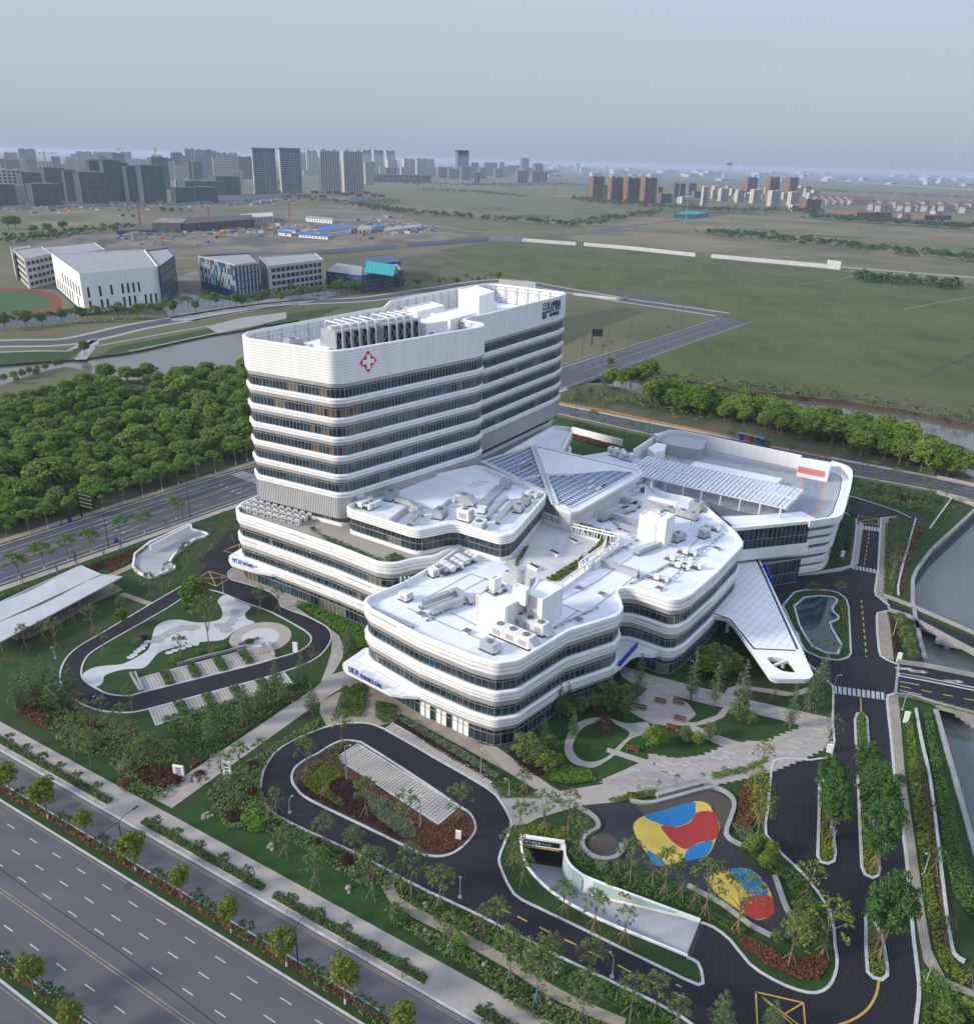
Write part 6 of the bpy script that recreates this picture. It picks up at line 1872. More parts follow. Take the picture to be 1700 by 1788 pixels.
def v_airy(m,H,R_,n,cr,per,size,lime=0,wrap=0,th=.55,r=.13,flat=.22,stems=1):
 cl=[]
 for k in range(n):
  a=k*2.39996+rng.uniform(-.3,.3);rr=R_*math.sqrt((k+.6)/n)*rng.uniform(.75,1.05)
  z=H*(1-flat*(rr/R_)**2)-cr*.8-rng.uniform(0,H*.16)
  cl.append((rr*math.cos(a),rr*math.sin(a),z,cr*rng.uniform(.7,1.25)))
 return(trunk_mesh(H*th,r,[(x,y,z)for x,y,z,_ in cl[::1 if n<12 else 2]],lime,stems,wrap),clumps(cl,per,size,m,shell=.2))
define('street',8.0,[v_airy('leaf_street',8.0,2.7,n,.95,62,.36,1.1)for n in(15,13,17)])
define('young',3.6,[v_airy('leaf_young',3.6,1.05,n,.42,130,.22,0,0,.5,.06,.3)for n in(10,9,12)])
define('multi',3.4,[v_airy('leaf_young',3.4,1.3,n,.5,110,.24,.5,0,.6,.07,.3,3)for n in(9,8)])
define('garden',6.5,[v_airy('leaf_garden',6.5,2.1,n,.55,105,.21,0,w,.52,.10,.3)for n,w in((22,0),(18,0),(25,0))])
define('wrapped',6.5,[v_airy('leaf_garden',6.5,2.2,n,.55,105,.21,0,2.0,.52,.11,.3)for n in(22,26)])
define('yellowing',6.0,[v_airy('leaf_camphor',6.0,1.9,n,.5,50,.25,0,0,.5,.10,.3)for n in(20,18)])
define('bare',5.5,[v_airy('leaf_brown',5.5,1.6,n,.45,26,.18,0,0,.5,.09,.3)for n in(16,18)])
define('leafless',5.5,[v_airy('leaf_grey',5.5,1.5,22,.4,12,.16,0,0,.45,.10,.35)])
def v_feather(H,R_,m='leaf_feather',per=26,lv=12):
 cl=[];limbs=[]
 for i in range(lv):
  t=i/(lv-1);z=H*(.16+.8*t);rad=R_*(1-t)**.75*(.5+.5*min(1,t*5+.3))
  for k in range(max(1,int(7*(1-t))+1)):
   a=k*2*math.pi/max(1,int(7*(1-t))+1)+i*1.1+rng.uniform(-.3,.3)
   for f in(.45,.9):
    cl.append((rad*f*math.cos(a),rad*f*math.sin(a),z+rad*f*.22,.42+.18*(1-t)))
   limbs.append((rad*.85*math.cos(a),rad*.85*math.sin(a),z+.1))
 b=MB();b.tube((0,0,0),(0,0,H*.97),.13,.02,6,0,False)
 for x,y,z in limbs:b.tube((0,0,z-.35),(x,y,z),.03,.01,4,0,False)
 return(b.mesh('trunk',[M['trunk'],M['limewash']]),clumps(cl,per*3,.22,m,shell=.1,up=.2))
define('feathery',9.0,[v_feather(9,2.3),v_feather(9,1.9),v_feather(9,2.1,per=20)])
define('ginkgo',9.0,[v_feather(9,1.5,'leaf_grey',7,13),v_feather(9,1.3,'leaf_feather',8,13)])
def v_shrub(m,R_=1.0,per=190,size=.16,flat=.85,n=9):
 cl=[(R_*.45*math.cos(k*2.4),R_*.45*math.sin(k*2.4),R_*flat*(.55+.25*rng.random()),R_*.62)for k in range(n)]
 b=MB();b.tube((0,0,0),(0,0,R_*.6),.06,.03,5,0,False)
 return(b.mesh('stem',M['trunk']),clumps(cl,per,size,m,'foliage',.75,.4))
for nm,mt in(('shrub_green','leaf_bed'),('shrub_dark','leaf_young'),('shrub_pale','leaf_variegated'),('shrub_lime','leaf_street'),('shrub_red','leaf_red'),('shrub_purple','leaf_purple'),('shrub_grey','leaf_grey'),('shrub_bronze','leaf_bronze')):
 define(nm,1.6,[v_shrub(mt),v_shrub(mt,1.05,170)])
define('bush',4.2,[v_round('leaf_garden',4.2,1.9,22,.7,150,.24,0,.8,.1,2.3,1.6),v_round('leaf_wood_pale',4.2,1.8,20,.7,150,.24,0,.8,.1,2.3,1.6)])
define('maple',4.0,[v_airy('leaf_red',4.0,1.8,16,.6,120,.22,0,0,.4,.09,.3)])
ONAME={'wood':'woodland_tree','camphor':'camphor_tree','lush':'leafy_tree','street':'street_tree','young':'young_tree','multi':'small_tree','garden':'garden_tree','wrapped':'garden_tree','yellowing':'garden_tree','bare':'bare_tree','leafless':'bare_tree','feathery':'feathery_tree','ginkgo':'slender_tree','bush':'bush','maple':'maple_tree'}
def plant(kind,loc,h,label,group=None,stakes=0,wide=1.0,cat=None,vi=None):
 H,vs_=KIND[kind]
 tm_,cm2=vs_[int(rng.integers(0,len(vs_)))if vi is None else vi]
 s=h/H
 shrub=kind.startswith('shrub')
 nm='shrub' if shrub else ONAME[kind]
 o=bpy.data.objects.new(nm,None);COL.objects.link(o)
 o.location=loc;o.rotation_euler=(0,0,float(rng.uniform(0,6.283)));o.scale=(s*wide,s*wide,s)
 setp(o,label,cat or('shrub' if shrub or kind=='bush' else 'tree'),group)
 for n_,me in(('stem' if shrub else 'trunk',tm_),('foliage' if shrub else 'crown',cm2)):
  c=bpy.data.objects.new(n_,me);COL.objects.link(c);c.parent=o
 for k in range(stakes):
  c=bpy.data.objects.new('stake',STAKES[k]);COL.objects.link(c);c.parent=o
  c.scale=(1/(s*wide),1/(s*wide),1/s)
 return o
# trees
ORD=['first','second','third','fourth','fifth','sixth','seventh','eighth','ninth','tenth','eleventh','twelfth','thirteenth','fourteenth','fifteenth','sixteenth','seventeenth','eighteenth','nineteenth','twentieth','twenty-first','twenty-second','twenty-third','twenty-fourth','twenty-fifth','twenty-sixth','twenty-seventh','twenty-eighth','twenty-ninth','thirtieth']
def row(kind,l,label,group,stakes=0,wide=1.0,z=.0):
 """l: (x, y, top row or None) picture points of the trunk feet; label has {} for the ordinal"""
 for k,e in enumerate(l):
  x,y=e[0],e[1];h=rise(x,y,e[2],z)if len(e)>2 and e[2]else KIND[kind][0]
  w_=e[3]if len(e)>3 else wide
  plant(kind,at(x,y,z),h*rng.uniform(.97,1.03),label.format(ORD[k]),group,stakes,w_*rng.uniform(.92,1.08))
row('street',[(15,946,895),(52,934,884),(84,924,873),(181,893,842),(218,880.6,830),(250.6,870,818),(284,858.5,808),(312,847,800),(345,838,791),(377,827,782),(412,812,768),(432,806,765)],'{} white-trunked tree from the street corner counting along the wood side of the west street' if False else '{} bright green limewashed tree on the wooded side of the west street, from near end','limewashed trees on the wooded side of the street')
row('street',[(33.5,1011,962),(78.5,996,940),(119.6,981,930),(160.6,966,919),(214.4,946,899),(252.7,932.6,889),(308,908,864)],'{} limewashed tree along the hospital side of the west street, from its near end','limewashed trees on the hospital side of the street')
row('leafless',[(41,1020,985),(101,1004,975),(134,990,945),(183.5,979,945),(212.6,962,930),(291,924,893),(320,912,880),(350,975,935),(372,960,920)],'{} thin nearly bare sapling behind the hospital side pavement, from the near end','bare saplings by the west pavement',3)
row('camphor',[(20,1392,1335),(84.7,1431,1364),(153,1466.5,1416),(238,1523.4,1456),(318.7,1571.5,1512),(404,1629.7,1570),(500.8,1688,1623),(603,1754,1677),(705,1818,1755)],'{} round yellow green camphor tree in the red avenue median, from its west end','camphor trees in the near median',0,.82)
row('camphor',[(63,1741,1672),(134,1812,1752)],'{} yellowish camphor tree in the far corner median of the avenue','camphor trees in the corner median',0,.8)
row('multi',[(40,1402),(67,1418),(109,1445),(121,1452),(180,1485),(192,1494),(211,1506),(277,1545),(293,1555),(345,1587),(362,1598),(377,1608),(430,1642),(462,1662),(537,1706),(553,1718),(570,1731),(632,1770),(655,1786),(680,1800)],'{} small dark multi-stemmed tree in the red median between camphors, from its west end','small dark trees in the near median',0,.9)
row('multi',[(8,1696),(24,1708),(85,1750),(100,1758),(115,1768)],'{} small dark tree in the corner median, from its west end','small dark trees in the corner median')
row('young',[(21,1307),(50,1325),(78,1340),(108.5,1357),(139,1373),(172.6,1394),(277.7,1454),(312,1474),(353,1496.6),(395,1520),(435.6,1543),(511.5,1590.6),(558,1617),(604,1645),(653,1675),(703,1706),(851,1790)],'{} staked dark sapling in the pavement hedge strips, from the west end','staked saplings along the avenue pavement',3)
FOREST=pts([(-60,760),(0,728),(60,708),(125,686),(150,690),(172,682),(180,664),(198,652),(235,660),(300,672),(330,664),(360,656),(424,648),(500,638),(500,770),(436,794),(345,822),(290,842),(250,852),(195,868),(140,900),(100,905),(50,920),(0,932),(-80,950)])
PATHW=pts([(165,668),(205,672),(300,700),(330,705),(330,712),(290,708),(200,682),(160,676)])
fp=scatter(FOREST,7.3,.95)
if len(fp)>300:fp=fp[np.argsort(np.hypot(fp[:,0],fp[:,1]))];
for k,(x,y)in enumerate(fp[:300]):
 if inside(PATHW,x,y)[0]:continue
 h=rng.uniform(6.0,9.5)*(1.3 if rng.random()<.12 else 1)
 d_=(np.array([x,y])-WR.a)@WR.n-o_walk;u_=(np.array([x,y])-WR.a)@WR.t
 wf=rng.uniform(1.05,1.5);vi=int(rng.integers(0,6))
 lb='%s %s tree %s, %s'%('paler yellow green' if vi in(3,5)else 'deep green','tall' if h>9 else 'low' if h<7 else 'broad' if wf>1.3 else 'round','at the street edge of the west wood' if d_<14 else 'at the river side of the west wood' if d_>75 else 'deep inside the west wood','near the tower' if u_>70 else 'toward the picture edge' if u_<0 else 'in its middle')
 plant('wood',(x,y,0),h,lb,'west wood: '+lb,0,wf,vi=vi)
print('forest',len(fp))
E_WOOD=pts([(1128,700),(1150,698),(1200,704),(1300,722),(1400,742),(1480,757),(1540,772),(1600,790),(1650,812),(1688,838),(1680,846),(1640,838),(1560,818),(1480,792),(1420,774),(1350,757),(1260,738),(1180,720),(1130,710)])
ep=scatter(E_WOOD,5.9,.8)
for x,y in ep[:95]:
 vi=int(rng.integers(0,6));h=rng.uniform(8,12.5)
 lb='%s %s tree %s of the eastern river wood'%('paler' if vi in(3,5)else 'dark green','tall' if h>9.3 else 'short','at the bridge end' if x<90 else 'in the middle' if x<135 else 'at the canal end')
 plant('wood',(x,y,0),h,lb,'east wood: '+lb,0,rng.uniform(1.05,1.35),vi=vi)
print('ewood',len(ep))
row('wood',[(1068,678,640),(1085,682,645),(1100,678,638),(1120,676,632),(1136,664,628)],'{} spreading tree of the clump beside the river bridge, from the bridge','trees beside the river bridge')
row('bush',[(1058,678,655),(1030,690,676),(1065,640,624),(1150,705,680),(1170,712,690)],'{} rounded scrub bush on the rough bank behind the car park building, from the bridge','scrub on the river bank')
row('garden',[(1052,620,598),(1066,612,592),(1094,600,585),(1146,588,570),(1165,580,566),(1190,572,560)],'{} slim green tree along the east side of the bridge road, from the bridge','slim trees along the bridge road',0,.8)
row('garden',[(1035,746,712),(1052,751,728),(1100,758,733),(1118,763,738),(1275,772,750),(1335,790,760),(1378,797,772),(1440,806,775),(1464,812,778),(1520,838,800),(1560,842,812),(1610,850,815)],'{} young tree along the north-east road, from the tower side','young trees along the north-east road')
row('garden',[(598,1305,1236),(537,1355,1283),(567,1391,1336),(639,1425,1355),(709,1455,1377),(802.6,1434.5,1364)],'{} tripod-staked tree on the bay island of the south loop, from the west tip','staked trees on the south loop island',4,.8)
row('wrapped',[(483,1423,1375),(500,1494,1440),(551,1547,1480),(567,1478,1418),(620,1500,1440),(651,1567,1475),(700,1560,1500),(718,1561,1475),(768,1586,1505),(787,1664,1590),(842,1625,1580),(867,1629,1568),(889.5,1714,1620),(936,1755,1640),(960,1700,1630),(1015,1780,1700),(1028,1707.5,1640),(1100,1775,1700),(1143,1768,1698),(1180,1800,1740)],'{} blue-wrapped staked tree between avenue lawn and south drive, from the west','blue wrapped trees in the south planting strip',4,.85)
row('garden',[(892,1511,1445),(911.5,1544,1480),(907.6,1447,1395),(949,1452.6,1378),(990.5,1459,1375),(914,1385,1340),(982.7,1599,1535),(1037,1622,1553),(1089,1643,1580),(1012.5,1495,1420),(1099,1539,1462),(1158.7,1565,1480),(1230,1599,1498)],'{} tripod-staked tree round the basement ramp, counted from its portal side','staked trees round the basement ramp',4,.85)
row('leafless',[(1074.6,1524,1498),(1138,1544,1510),(1187,1568,1525),(1213,1578,1545)],'{} bare grey sapling on the bank between the ramp and the playground, from the west','bare saplings above the ramp',3)
row('yellowing',[(1286,1627,1520),(1376.6,1683.6,1600),(1435,1670,1560),(1405,1573,1502),(1320,1470,1395),(1322,1440,1370),(1327,1353,1290),(1313,1387,1330),(1318,1425,1350)],'{} yellow green staked tree round the east playground end, from the south','yellowing trees by the playground',4,.9)
row('lush',[(1448,1467,1372),(1441,1410,1322),(1443,1440,1350),(1521,1464,1345),(1524,1513,1395),(1512,1432,1330),(1502,1375,1292),(1534,1675,1525),(1530,1655,1540),(1528,1520,1440)],'{} big dense green tree on the east car park islands, from the west','big trees on the car park islands',4,.72)
row('wrapped',[(1600,1351,1320),(1614.7,1434.7,1385),(1628,1526.7,1480),(1646,1643,1590),(1605,1300,1262),(1590,1275,1235)],'{} leaning blue-wrapped tree in the verge beside the canal, from the bridge','blue wrapped trees in the canal verge',4,.8)if False else row('garden',[(1600,1351,1320),(1614.7,1434.7,1395),(1628,1526.7,1480),(1646,1643,1600),(1690,1720,1690)],'{} staked sapling in the canal verge, from the bridge southward','staked saplings in the canal verge',4,.75)
row('ginkgo',[(1113,1219,1140),(1206,1222,1130),(1245.5,1232,1155),(1291,1239,1150),(1378,1270,1195),(1409,1243,1165),(1418,1240,1150),(1430,1215,1140)],'{} tall slender sparsely leaved tree along the plaza path, from the front wing','slender trees along the plaza path',4)
row('leafless',[(1350,1222,1192),(1443,1311,1245),(1168,1160,1135)],'{} small bare tree beside the plaza path, from the east' if False else '{} small nearly bare tree beside the plaza paving','bare trees on the plaza',3)
row('bush',[(1062,1243,1194),(1090,1254,1200),(1036,1240,1208),(1012,1249,1214),(990,1252,1225)],'{} upright bush against the right side of the front wing, from the notch','bushes against the front wing',0,.8)
row('bush',[(1225,1160,1128),(1240,1167,1125),(1262,1165,1130),(1279,1178,1145),(1258,1185,1150),(1230,1180,1142)],'{} full green bush under the arch of the entrance canopy','bushes under the entrance canopy')
row('garden',[(1180.5,1370,1350),(1149,1379,1361),(1114,1382,1370),(1262,1356,1337),(1225,1365,1348)],'{} thin sapling along the lower plaza edge','thin saplings along the plaza edge',0,.8)
row('bush',[(1288,1258,1228),(1310,1266,1243),(1296,1240,1220)],'{} pruned bush on the lawn by the lime shrub','pruned bushes on the plaza lawn')
row('bush',[(1195,1296,1270),(1217,1303,1278),(1240,1290,1265)],'{} pruned bush on the leaf shaped lawn beside the benches','pruned bushes on the leaf shaped lawn')
row('bush',[(1138,1304,1270),(1150,1300,1272)],'{} grey green bush on the round lawn by the red bench','bushes on the round lawn')
plant('maple',at(1055,1283),4.0,'deep red maple in the middle of the ringed lawn',None)
plant('maple',at(350,1372),3.2,'small red maple beside the paved entrance walk',None)
row('bush',[(920,1330,1285),(937,1338,1300),(952,1345,1310),(959,1312,1285),(971,1340,1315),(930,1315,1290)],'{} rounded pale bush by the front corner of the front wing','bushes at the front corner')
row('feathery',[(976,1250,1195),(990,1240,1190),(1000,1290,1235),(949,1293,1245)],'{} feathery tree rising beside the right face of the front wing','feathery trees beside the front wing',3,.8)
row('garden',[(366.6,1142.6,1031),(317.6,1152,1105),(182.6,1142.6,1088),(230,1240,1190),(455,1070,1020),(487,1066,1020),(462,1140,1120)],'{} light airy tree in the west loop garden, from the middle outward','airy trees in the west garden',3,.8)
row('wood',[(336,1075,1010),(350,1060,1005),(215,1095,1062)],'{} dense dark tree at the top of the west loop garden','dense trees in the west garden',0,.8)
row('garden',[(163,1103,1048),(214,1074,1040),(126,1085,1060),(77,1122,1080),(99,1134.7,1074),(264,1045,995),(240,1010,985),(300,1022,975),(284,1030,1000),(205,1050,1020),(330,985,940),(325,1000,950),(45,1135,1085),(20,1100,1080),(372,962,925),(405,945,900),(395,930,890)],'{} staked tree on the lawns outside the west loop, from the shelter roof','staked trees outside the west loop',3,.8)
row('feathery',[(59.6,1227,1150),(106,1240.6,1156),(130,1225,1160),(80,1200,1140),(369,1299,1238),(431,1261.7,1193),(529,1199,1137),(482,1208,1150),(35,1245,1180),(611,1147,1090),(455,1240,1195),(495,1225,1175),(545,1245,1190)],'{} feathery pale green tree around the outer curve of the west loop','feathery trees west of the entrance walk',3)
row('garden',[(159,1336,1270),(131,1322,1265),(200,1300,1240),(232,1310,1255),(245,1345,1285),(270,1320,1275),(180,1255,1215),(150,1265,1220),(300,1330,1290),(215,1265,1225),(330,1290,1250),(390,1370,1310),(420,1345,1290),(440,1390,1335),(400,1400,1350),(460,1330,1285)],'{} garden tree in planting between west loop and avenue lawn, from the bed','garden trees above the avenue lawn',0,.95)
row('bare',[(140,1250,1200),(165,1280,1230),(545,1168,1122),(20,1190,1140),(265,1345,1300),(470,1440,1390),(1060,1690,1655),(840,1660,1610),(1040,1680,1620)],'{} bronze leaved thin tree in the planting beside the drives','bronze leaved trees by the drives')
row('garden',[(1413,1050,1015),(1424,1052,1016),(1462,1048,1012),(1418,1145,1115),(1440,1148,1112),(1455,1150,1118)],'{} leafy tree round the pond island','trees round the pond',0,.9)
row('young',[(1352,985,955),(1395,972,945),(1445,990,950),(1470,950,905),(1480,925,890),(1488,900,872)],'{} small tree against the banded wall of the car park building','small trees by the car park building')
row('bare',[(1560,930,890),(1560,960,915),(1558,990,940),(1556,1015,960),(1580,970,930),(1590,950,910),(1570,1000,955)],'{} propped brownish tree in the long bed beside the north spine road','propped trees beside the spine road',3)
row('bush',[(1568,1090,1070),(1572,1105,1085),(1580,1125,1095),(1585,1140,1115),(1592,1155,1135)],'{} bush on the plot between the two canal bridges','bushes between the canal bridges')
row('feathery',[(1256,1800,1728),(1345,1805,1745)],'{} feathery tree standing in front of the yellow box marking','feathery trees at the bottom edge')
row('bush',[(1690,1780,1745),(1650,1790,1755),(1410,1650,1600),(1395,1640,1595),(1355,1645,1625),(1310,1490,1460),(1330,1480,1460),(1345,1495,1470),(1335,1515,1490),(1400,1620,1575)],'{} large rounded bush near the playground end and drive corner','bushes near the playground end')
STRIPS=[(-139,(198.5,1399)),((247,1437),(462,1553)),((474,1568),(743,1717)),((824,1773),170)]
for a,b_ in STRIPS:
 ua=a if isinstance(a,(int,float))else BR.uo(*a)[0];ub=b_ if isinstance(b_,(int,float))else BR.uo(*b_)[0]
 p=BR.strip(ua,ub,.95,2.35)
 sheet('planting_strip',p,.12,'soil');leafbed('hedge_strip',p,.12,.5,'leaf_bed',64.6,size=.19)
 kerb(p,.14,.16,True)
for o0,o1,m,d in((om_t-.5,om_b+1.1,'leaf_bronze',26),(om2_t-.4,om2_b+1.1,'leaf_bronze',26)):
 for u in range(int(V0)if False else-70,int(V1)-20,40):
  leafbed('red_hedge',BR.strip(u,u+40,o0,o1),.12,.7,m,d,size=.30)
B_=lambda l:pts(l)
leafbed('lime_planting',smooth(B_([(526,1356),(545,1338),(566,1332),(588,1345),(604,1356),(575,1372),(580,1388),(600,1402),(596,1410),(565,1395),(535,1378)]),True,3),.08,.6,'leaf_lime',40,size=.26)
leafbed('purple_planting',smooth(B_([(519,1362),(528,1372),(560,1393),(600,1411),(575,1372),(604,1360),(640,1395),(650,1425),(690,1452),(700,1470),(640,1440),(545,1396),(522,1380)]),True,3),.08,.45,'leaf_purple',49.4,size=.19)
leafbed('grey_planting',smooth(B_([(640,1385),(668,1392),(700,1415),(722,1440),(725,1465),(700,1462),(670,1440),(648,1418)]),True,3),.08,.5,'leaf_grey',76,size=.17)
leafbed('bronze_planting',smooth(B_([(612,1345),(650,1372),(720,1420),(765,1444),(805,1418),(822,1430),(826,1448),(815,1470),(790,1486),(760,1490),(725,1475),(735,1450),(700,1420),(640,1378)]),True,3),.08,.5,'leaf_bronze',53.2,size=.19)
leafbed('island_planting',smooth(B_([(556,1322),(580,1306),(612,1297),(590,1318),(600,1340),(575,1330)]),True,3),.08,.6,'leaf_brown',49.4,size=.20)
leafbed('hedge',B_([(693,1252),(720,1262),(800,1310),(872,1357),(866,1364),(790,1318),(700,1263)]),.08,.9,'leaf_grey',68.4,size=.20)
leafbed('purple_planting',B_([(690,1258),(700,1264),(790,1319),(866,1365),(860,1366),(780,1322),(688,1263)]),.08,.4,'leaf_purple',57,size=.18)
leafbed('hedge',B_([(520,1052),(545,1058),(640,1100),(645,1130),(600,1140),(602,1125),(590,1105),(545,1075),(515,1060)]),.08,.9,'leaf_street',38,size=.23)
leafbed('planting',B_([(598,1202),(636,1195),(640,1235),(628,1255),(585,1248)]),.08,.7,'leaf_bed',45.6,size=.22)
leafbed('planting',B_([(655,1225),(690,1235),(695,1255),(672,1266),(655,1255)]),.08,.7,'leaf_bed',41.8,size=.22)
leafbed('planting',B_([(955,1365),(965,1345),(1000,1340),(1030,1350),(1040,1365),(1000,1372)]),.08,.6,'leaf_street',49.4,size=.20)
leafbed('purple_planting',B_([(885,1315),(905,1300),(940,1320),(955,1345),(935,1358),(905,1340)]),.08,.4,'leaf_purple',41.8,size=.19)
leafbed('planting',B_([(856,1372),(880,1360),(930,1385),(940,1395),(905,1395),(875,1396)]),.08,.5,'leaf_bed',34.2,size=.20)
leafbed('planting',B_([(905,1455),(925,1442),(985,1448),(990,1470),(910,1462)]),.08,.8,'leaf_camphor',49.4,size=.19)
leafbed('lime_hedge',B_([(1060,1400),(1095,1388),(1145,1382),(1140,1393),(1100,1400),(1080,1404)]),.08,.6,'leaf_lime',57,size=.19)
leafbed('planting',B_([(1000,1480),(1018,1498),(1060,1515),(1150,1545),(1220,1580),(1300,1630),(1290,1640),(1225,1600),(1160,1580),(1090,1555),(1040,1535),(1010,1515),(992,1490)]),.08,.7,'leaf_bed',26.6,size=.23)
leafbed('bronze_planting',B_([(1275,1628),(1310,1640),(1360,1668),(1400,1680),(1440,1660),(1445,1690),(1425,1715),(1390,1712),(1340,1690),(1300,1660)]),.08,.6,'leaf_bronze',49.4,size=.20)
leafbed('bronze_planting',B_([(1288,1400),(1300,1365),(1318,1372),(1318,1430),(1305,1450),(1285,1440)]),.08,.6,'leaf_bronze',45.6,size=.20)
leafbed('grey_planting',B_([(1276,1440),(1310,1448),(1322,1475),(1295,1472)]),.08,.6,'leaf_grey',49.4,size=.20)
leafbed('planting',B_([(1300,1485),(1350,1505),(1398,1535),(1440,1600),(1445,1650),(1420,1640),(1395,1590),(1370,1540),(1330,1515)]),.08,.7,'leaf_bed',30.4,size=.23)
leafbed('lime_hedge',B_([(1240,1352),(1300,1340),(1340,1322),(1340,1330),(1300,1350),(1245,1362)]),.08,.5,'leaf_street',41.8,size=.20)
for h in(I1,I2,I3):
 hp=pts(h);leafbed('lime_hedge',offset(ccw(hp),-.3),.1,.5,'leaf_camphor',38,size=.20)
leafbed('hedge',offset(ccw(pts(I4)),-.3),.1,.9,'leaf_street',57,size=.22)
leafbed('lime_hedge',B_([(1346,996),(1400,992),(1440,984),(1472,974),(1474,980),(1443,990),(1400,998),(1347,1003)]),.08,.8,'leaf_lime',76,size=.20)
leafbed('bronze_planting',B_([(1345,986),(1400,980),(1450,968),(1470,960),(1472,972),(1440,983),(1400,990),(1346,995)]),.08,.4,'leaf_purple',30.4,size=.20)
leafbed('hedge',B_([(1474,960),(1484,900),(1492,905),(1482,965)]),.08,1.4,'leaf_young',49.4,size=.24)
leafbed('lime_planting',B_([(1462,1052),(1474,1048),(1479,1064),(1480,1095),(1466,1090),(1468,1070)]),.1,.4,'leaf_camphor',20,size=.26)
leafbed('bronze_planting',B_([(1420,1033),(1455,1034),(1455,1041),(1420,1040)]),.1,.4,'leaf_bronze',38,size=.19)
leafbed('lime_hedge',B_([(1580,1255),(1590,1245),(1600,1330),(1618,1440),(1632,1560),(1645,1650),(1690,1720),(1680,1728),(1640,1690),(1618,1600),(1602,1480),(1588,1370)]),.08,.6,'leaf_camphor',22.8,size=.24)
leafbed('bronze_planting',B_([(1600,1330),(1612,1340),(1632,1470),(1648,1600),(1660,1670),(1650,1660),(1635,1560),(1618,1440)]),.08,.5,'leaf_brown',26.6,size=.23)
leafbed('planting',B_([(1612,1250),(1624,1250),(1640,1330),(1662,1420),(1690,1530),(1720,1620),(1690,1600),(1665,1570),(1650,1500),(1638,1420),(1622,1320)]),.08,.9,'leaf_bed',30.4,size=.26)
leafbed('planting',B_([(1605,1700),(1625,1690),(1680,1735),(1640,1745),(1606,1730)]),.08,.4,'leaf_street',30.4,size=.22)
leafbed('planting',B_([(1610,1760),(1660,1740),(1740,1760),(1740,1830),(1610,1830)]),.08,.8,'leaf_bed',26.6,size=.24)
leafbed('planting',B_([(1545,915),(1570,905),(1565,1010),(1556,1042),(1542,1038)]),.08,.5,'leaf_garden',22.8,size=.23)
leafbed('red_planting',B_([(1592,925),(1612,918),(1612,932),(1598,945),(1600,958),(1580,962),(1585,945)]),.1,.4,'leaf_bronze',38,size=.20)
leafbed('bronze_planting',B_([(1576,960),(1588,965),(1582,1000),(1580,1030),(1570,1035),(1572,1000)]),.1,.4,'leaf_bronze',30.4,size=.20)
leafbed('red_planting',B_([(1555,1080),(1563,1085),(1566,1110),(1574,1150),(1560,1140)]),.1,.4,'leaf_red',34.2,size=.19)
leafbed('bridge_hedge',B_([(1592,1220),(1640,1229),(1700,1245),(1760,1262),(1760,1268),(1700,1252),(1640,1236),(1590,1224)]),.2,.6,'leaf_camphor',57,size=.20)
leafbed('red_planting',B_([(108,1003),(145,992),(200,972),(235,960),(228,972),(190,990),(150,1002),(120,1012)]),.1,.5,'leaf_red',19,size=.24)
leafbed('bronze_planting',B_([(180,985),(235,958),(260,955),(225,985),(190,1003)]),.1,.5,'leaf_bronze',19,size=.24)
leafbed('hedge',B_([(-20,1048),(60,1020),(130,996),(240,957),(242,961),(130,1002),(60,1028),(-20,1056)]),.1,.7,'leaf_bed',26.6,size=.24)
leafbed('planting',B_([(25,1240),(60,1250),(90,1285),(110,1310),(190,1330),(215,1385),(280,1402),(300,1385),(330,1360),(300,1300),(240,1275),(170,1260),(120,1240),(100,1215),(60,1180),(20,1180)]),.08,.6,'leaf_garden',11.4,size=.30)
leafbed('bronze_planting',B_([(30,1225),(60,1228),(85,1262),(85,1280),(55,1262),(30,1245)]),.1,.7,'leaf_bronze',26.6,size=.24)
leafbed('red_planting',B_([(235,1350),(270,1335),(310,1345),(320,1365),(285,1380),(250,1372)]),.1,.8,'leaf_red',26.6,size=.24)
leafbed('planting',B_([(280,1255),(360,1235),(470,1205),(530,1190),(545,1200),(480,1245),(400,1300),(340,1340),(320,1300),(290,1275)]),.08,.6,'leaf_bed',15.2,size=.29)
leafbed('planting',B_([(360,1390),(420,1340),(500,1290),(560,1255),(555,1275),(505,1297),(475,1318),(457,1350),(455,1380),(478,1425),(545,1460),(620,1495),(690,1530),(680,1560),(620,1545),(560,1500),(500,1470),(460,1455),(400,1450),(370,1420)]),.08,.7,'leaf_garden',15.2,size=.29)
leafbed('lime_planting',B_([(415,1430),(440,1412),(470,1425),(465,1445),(430,1448)]),.1,1.2,'leaf_street',26,size=.34)
leafbed('planting',B_([(690,1575),(720,1610),(790,1650),(860,1690),(950,1740),(1010,1775),(1080,1800),(960,1800),(880,1750),(830,1700),(770,1670),(700,1620),(670,1590)]),.08,.6,'leaf_garden',13.3,size=.29)
leafbed('planting',B_([(690,1535),(745,1562),(830,1605),(960,1672),(1090,1735),(1180,1785),(1140,1790),(1040,1745),(950,1705),(850,1650),(760,1605),(695,1570)]),.08,.6,'leaf_bed',15.2,size=.27)
SH=['shrub_pale','shrub_green','shrub_dark','shrub_purple','shrub_grey','shrub_lime','shrub_red','shrub_bronze']
SNAME={'shrub_pale':'pale variegated','shrub_green':'mid green','shrub_dark':'dark green','shrub_purple':'purple leaved','shrub_grey':'grey green','shrub_lime':'bright green','shrub_red':'red leaved','shrub_bronze':'bronze leaved'}
def shrubs(l,where,group,r0=.9,r1=1.7):
 for k,(kd,x,y)in enumerate(l):
  plant(kd,at(x,y),rng.uniform(r0,r1)*1.3,'%s rounded shrub %s'%(SNAME[kd],where),group)
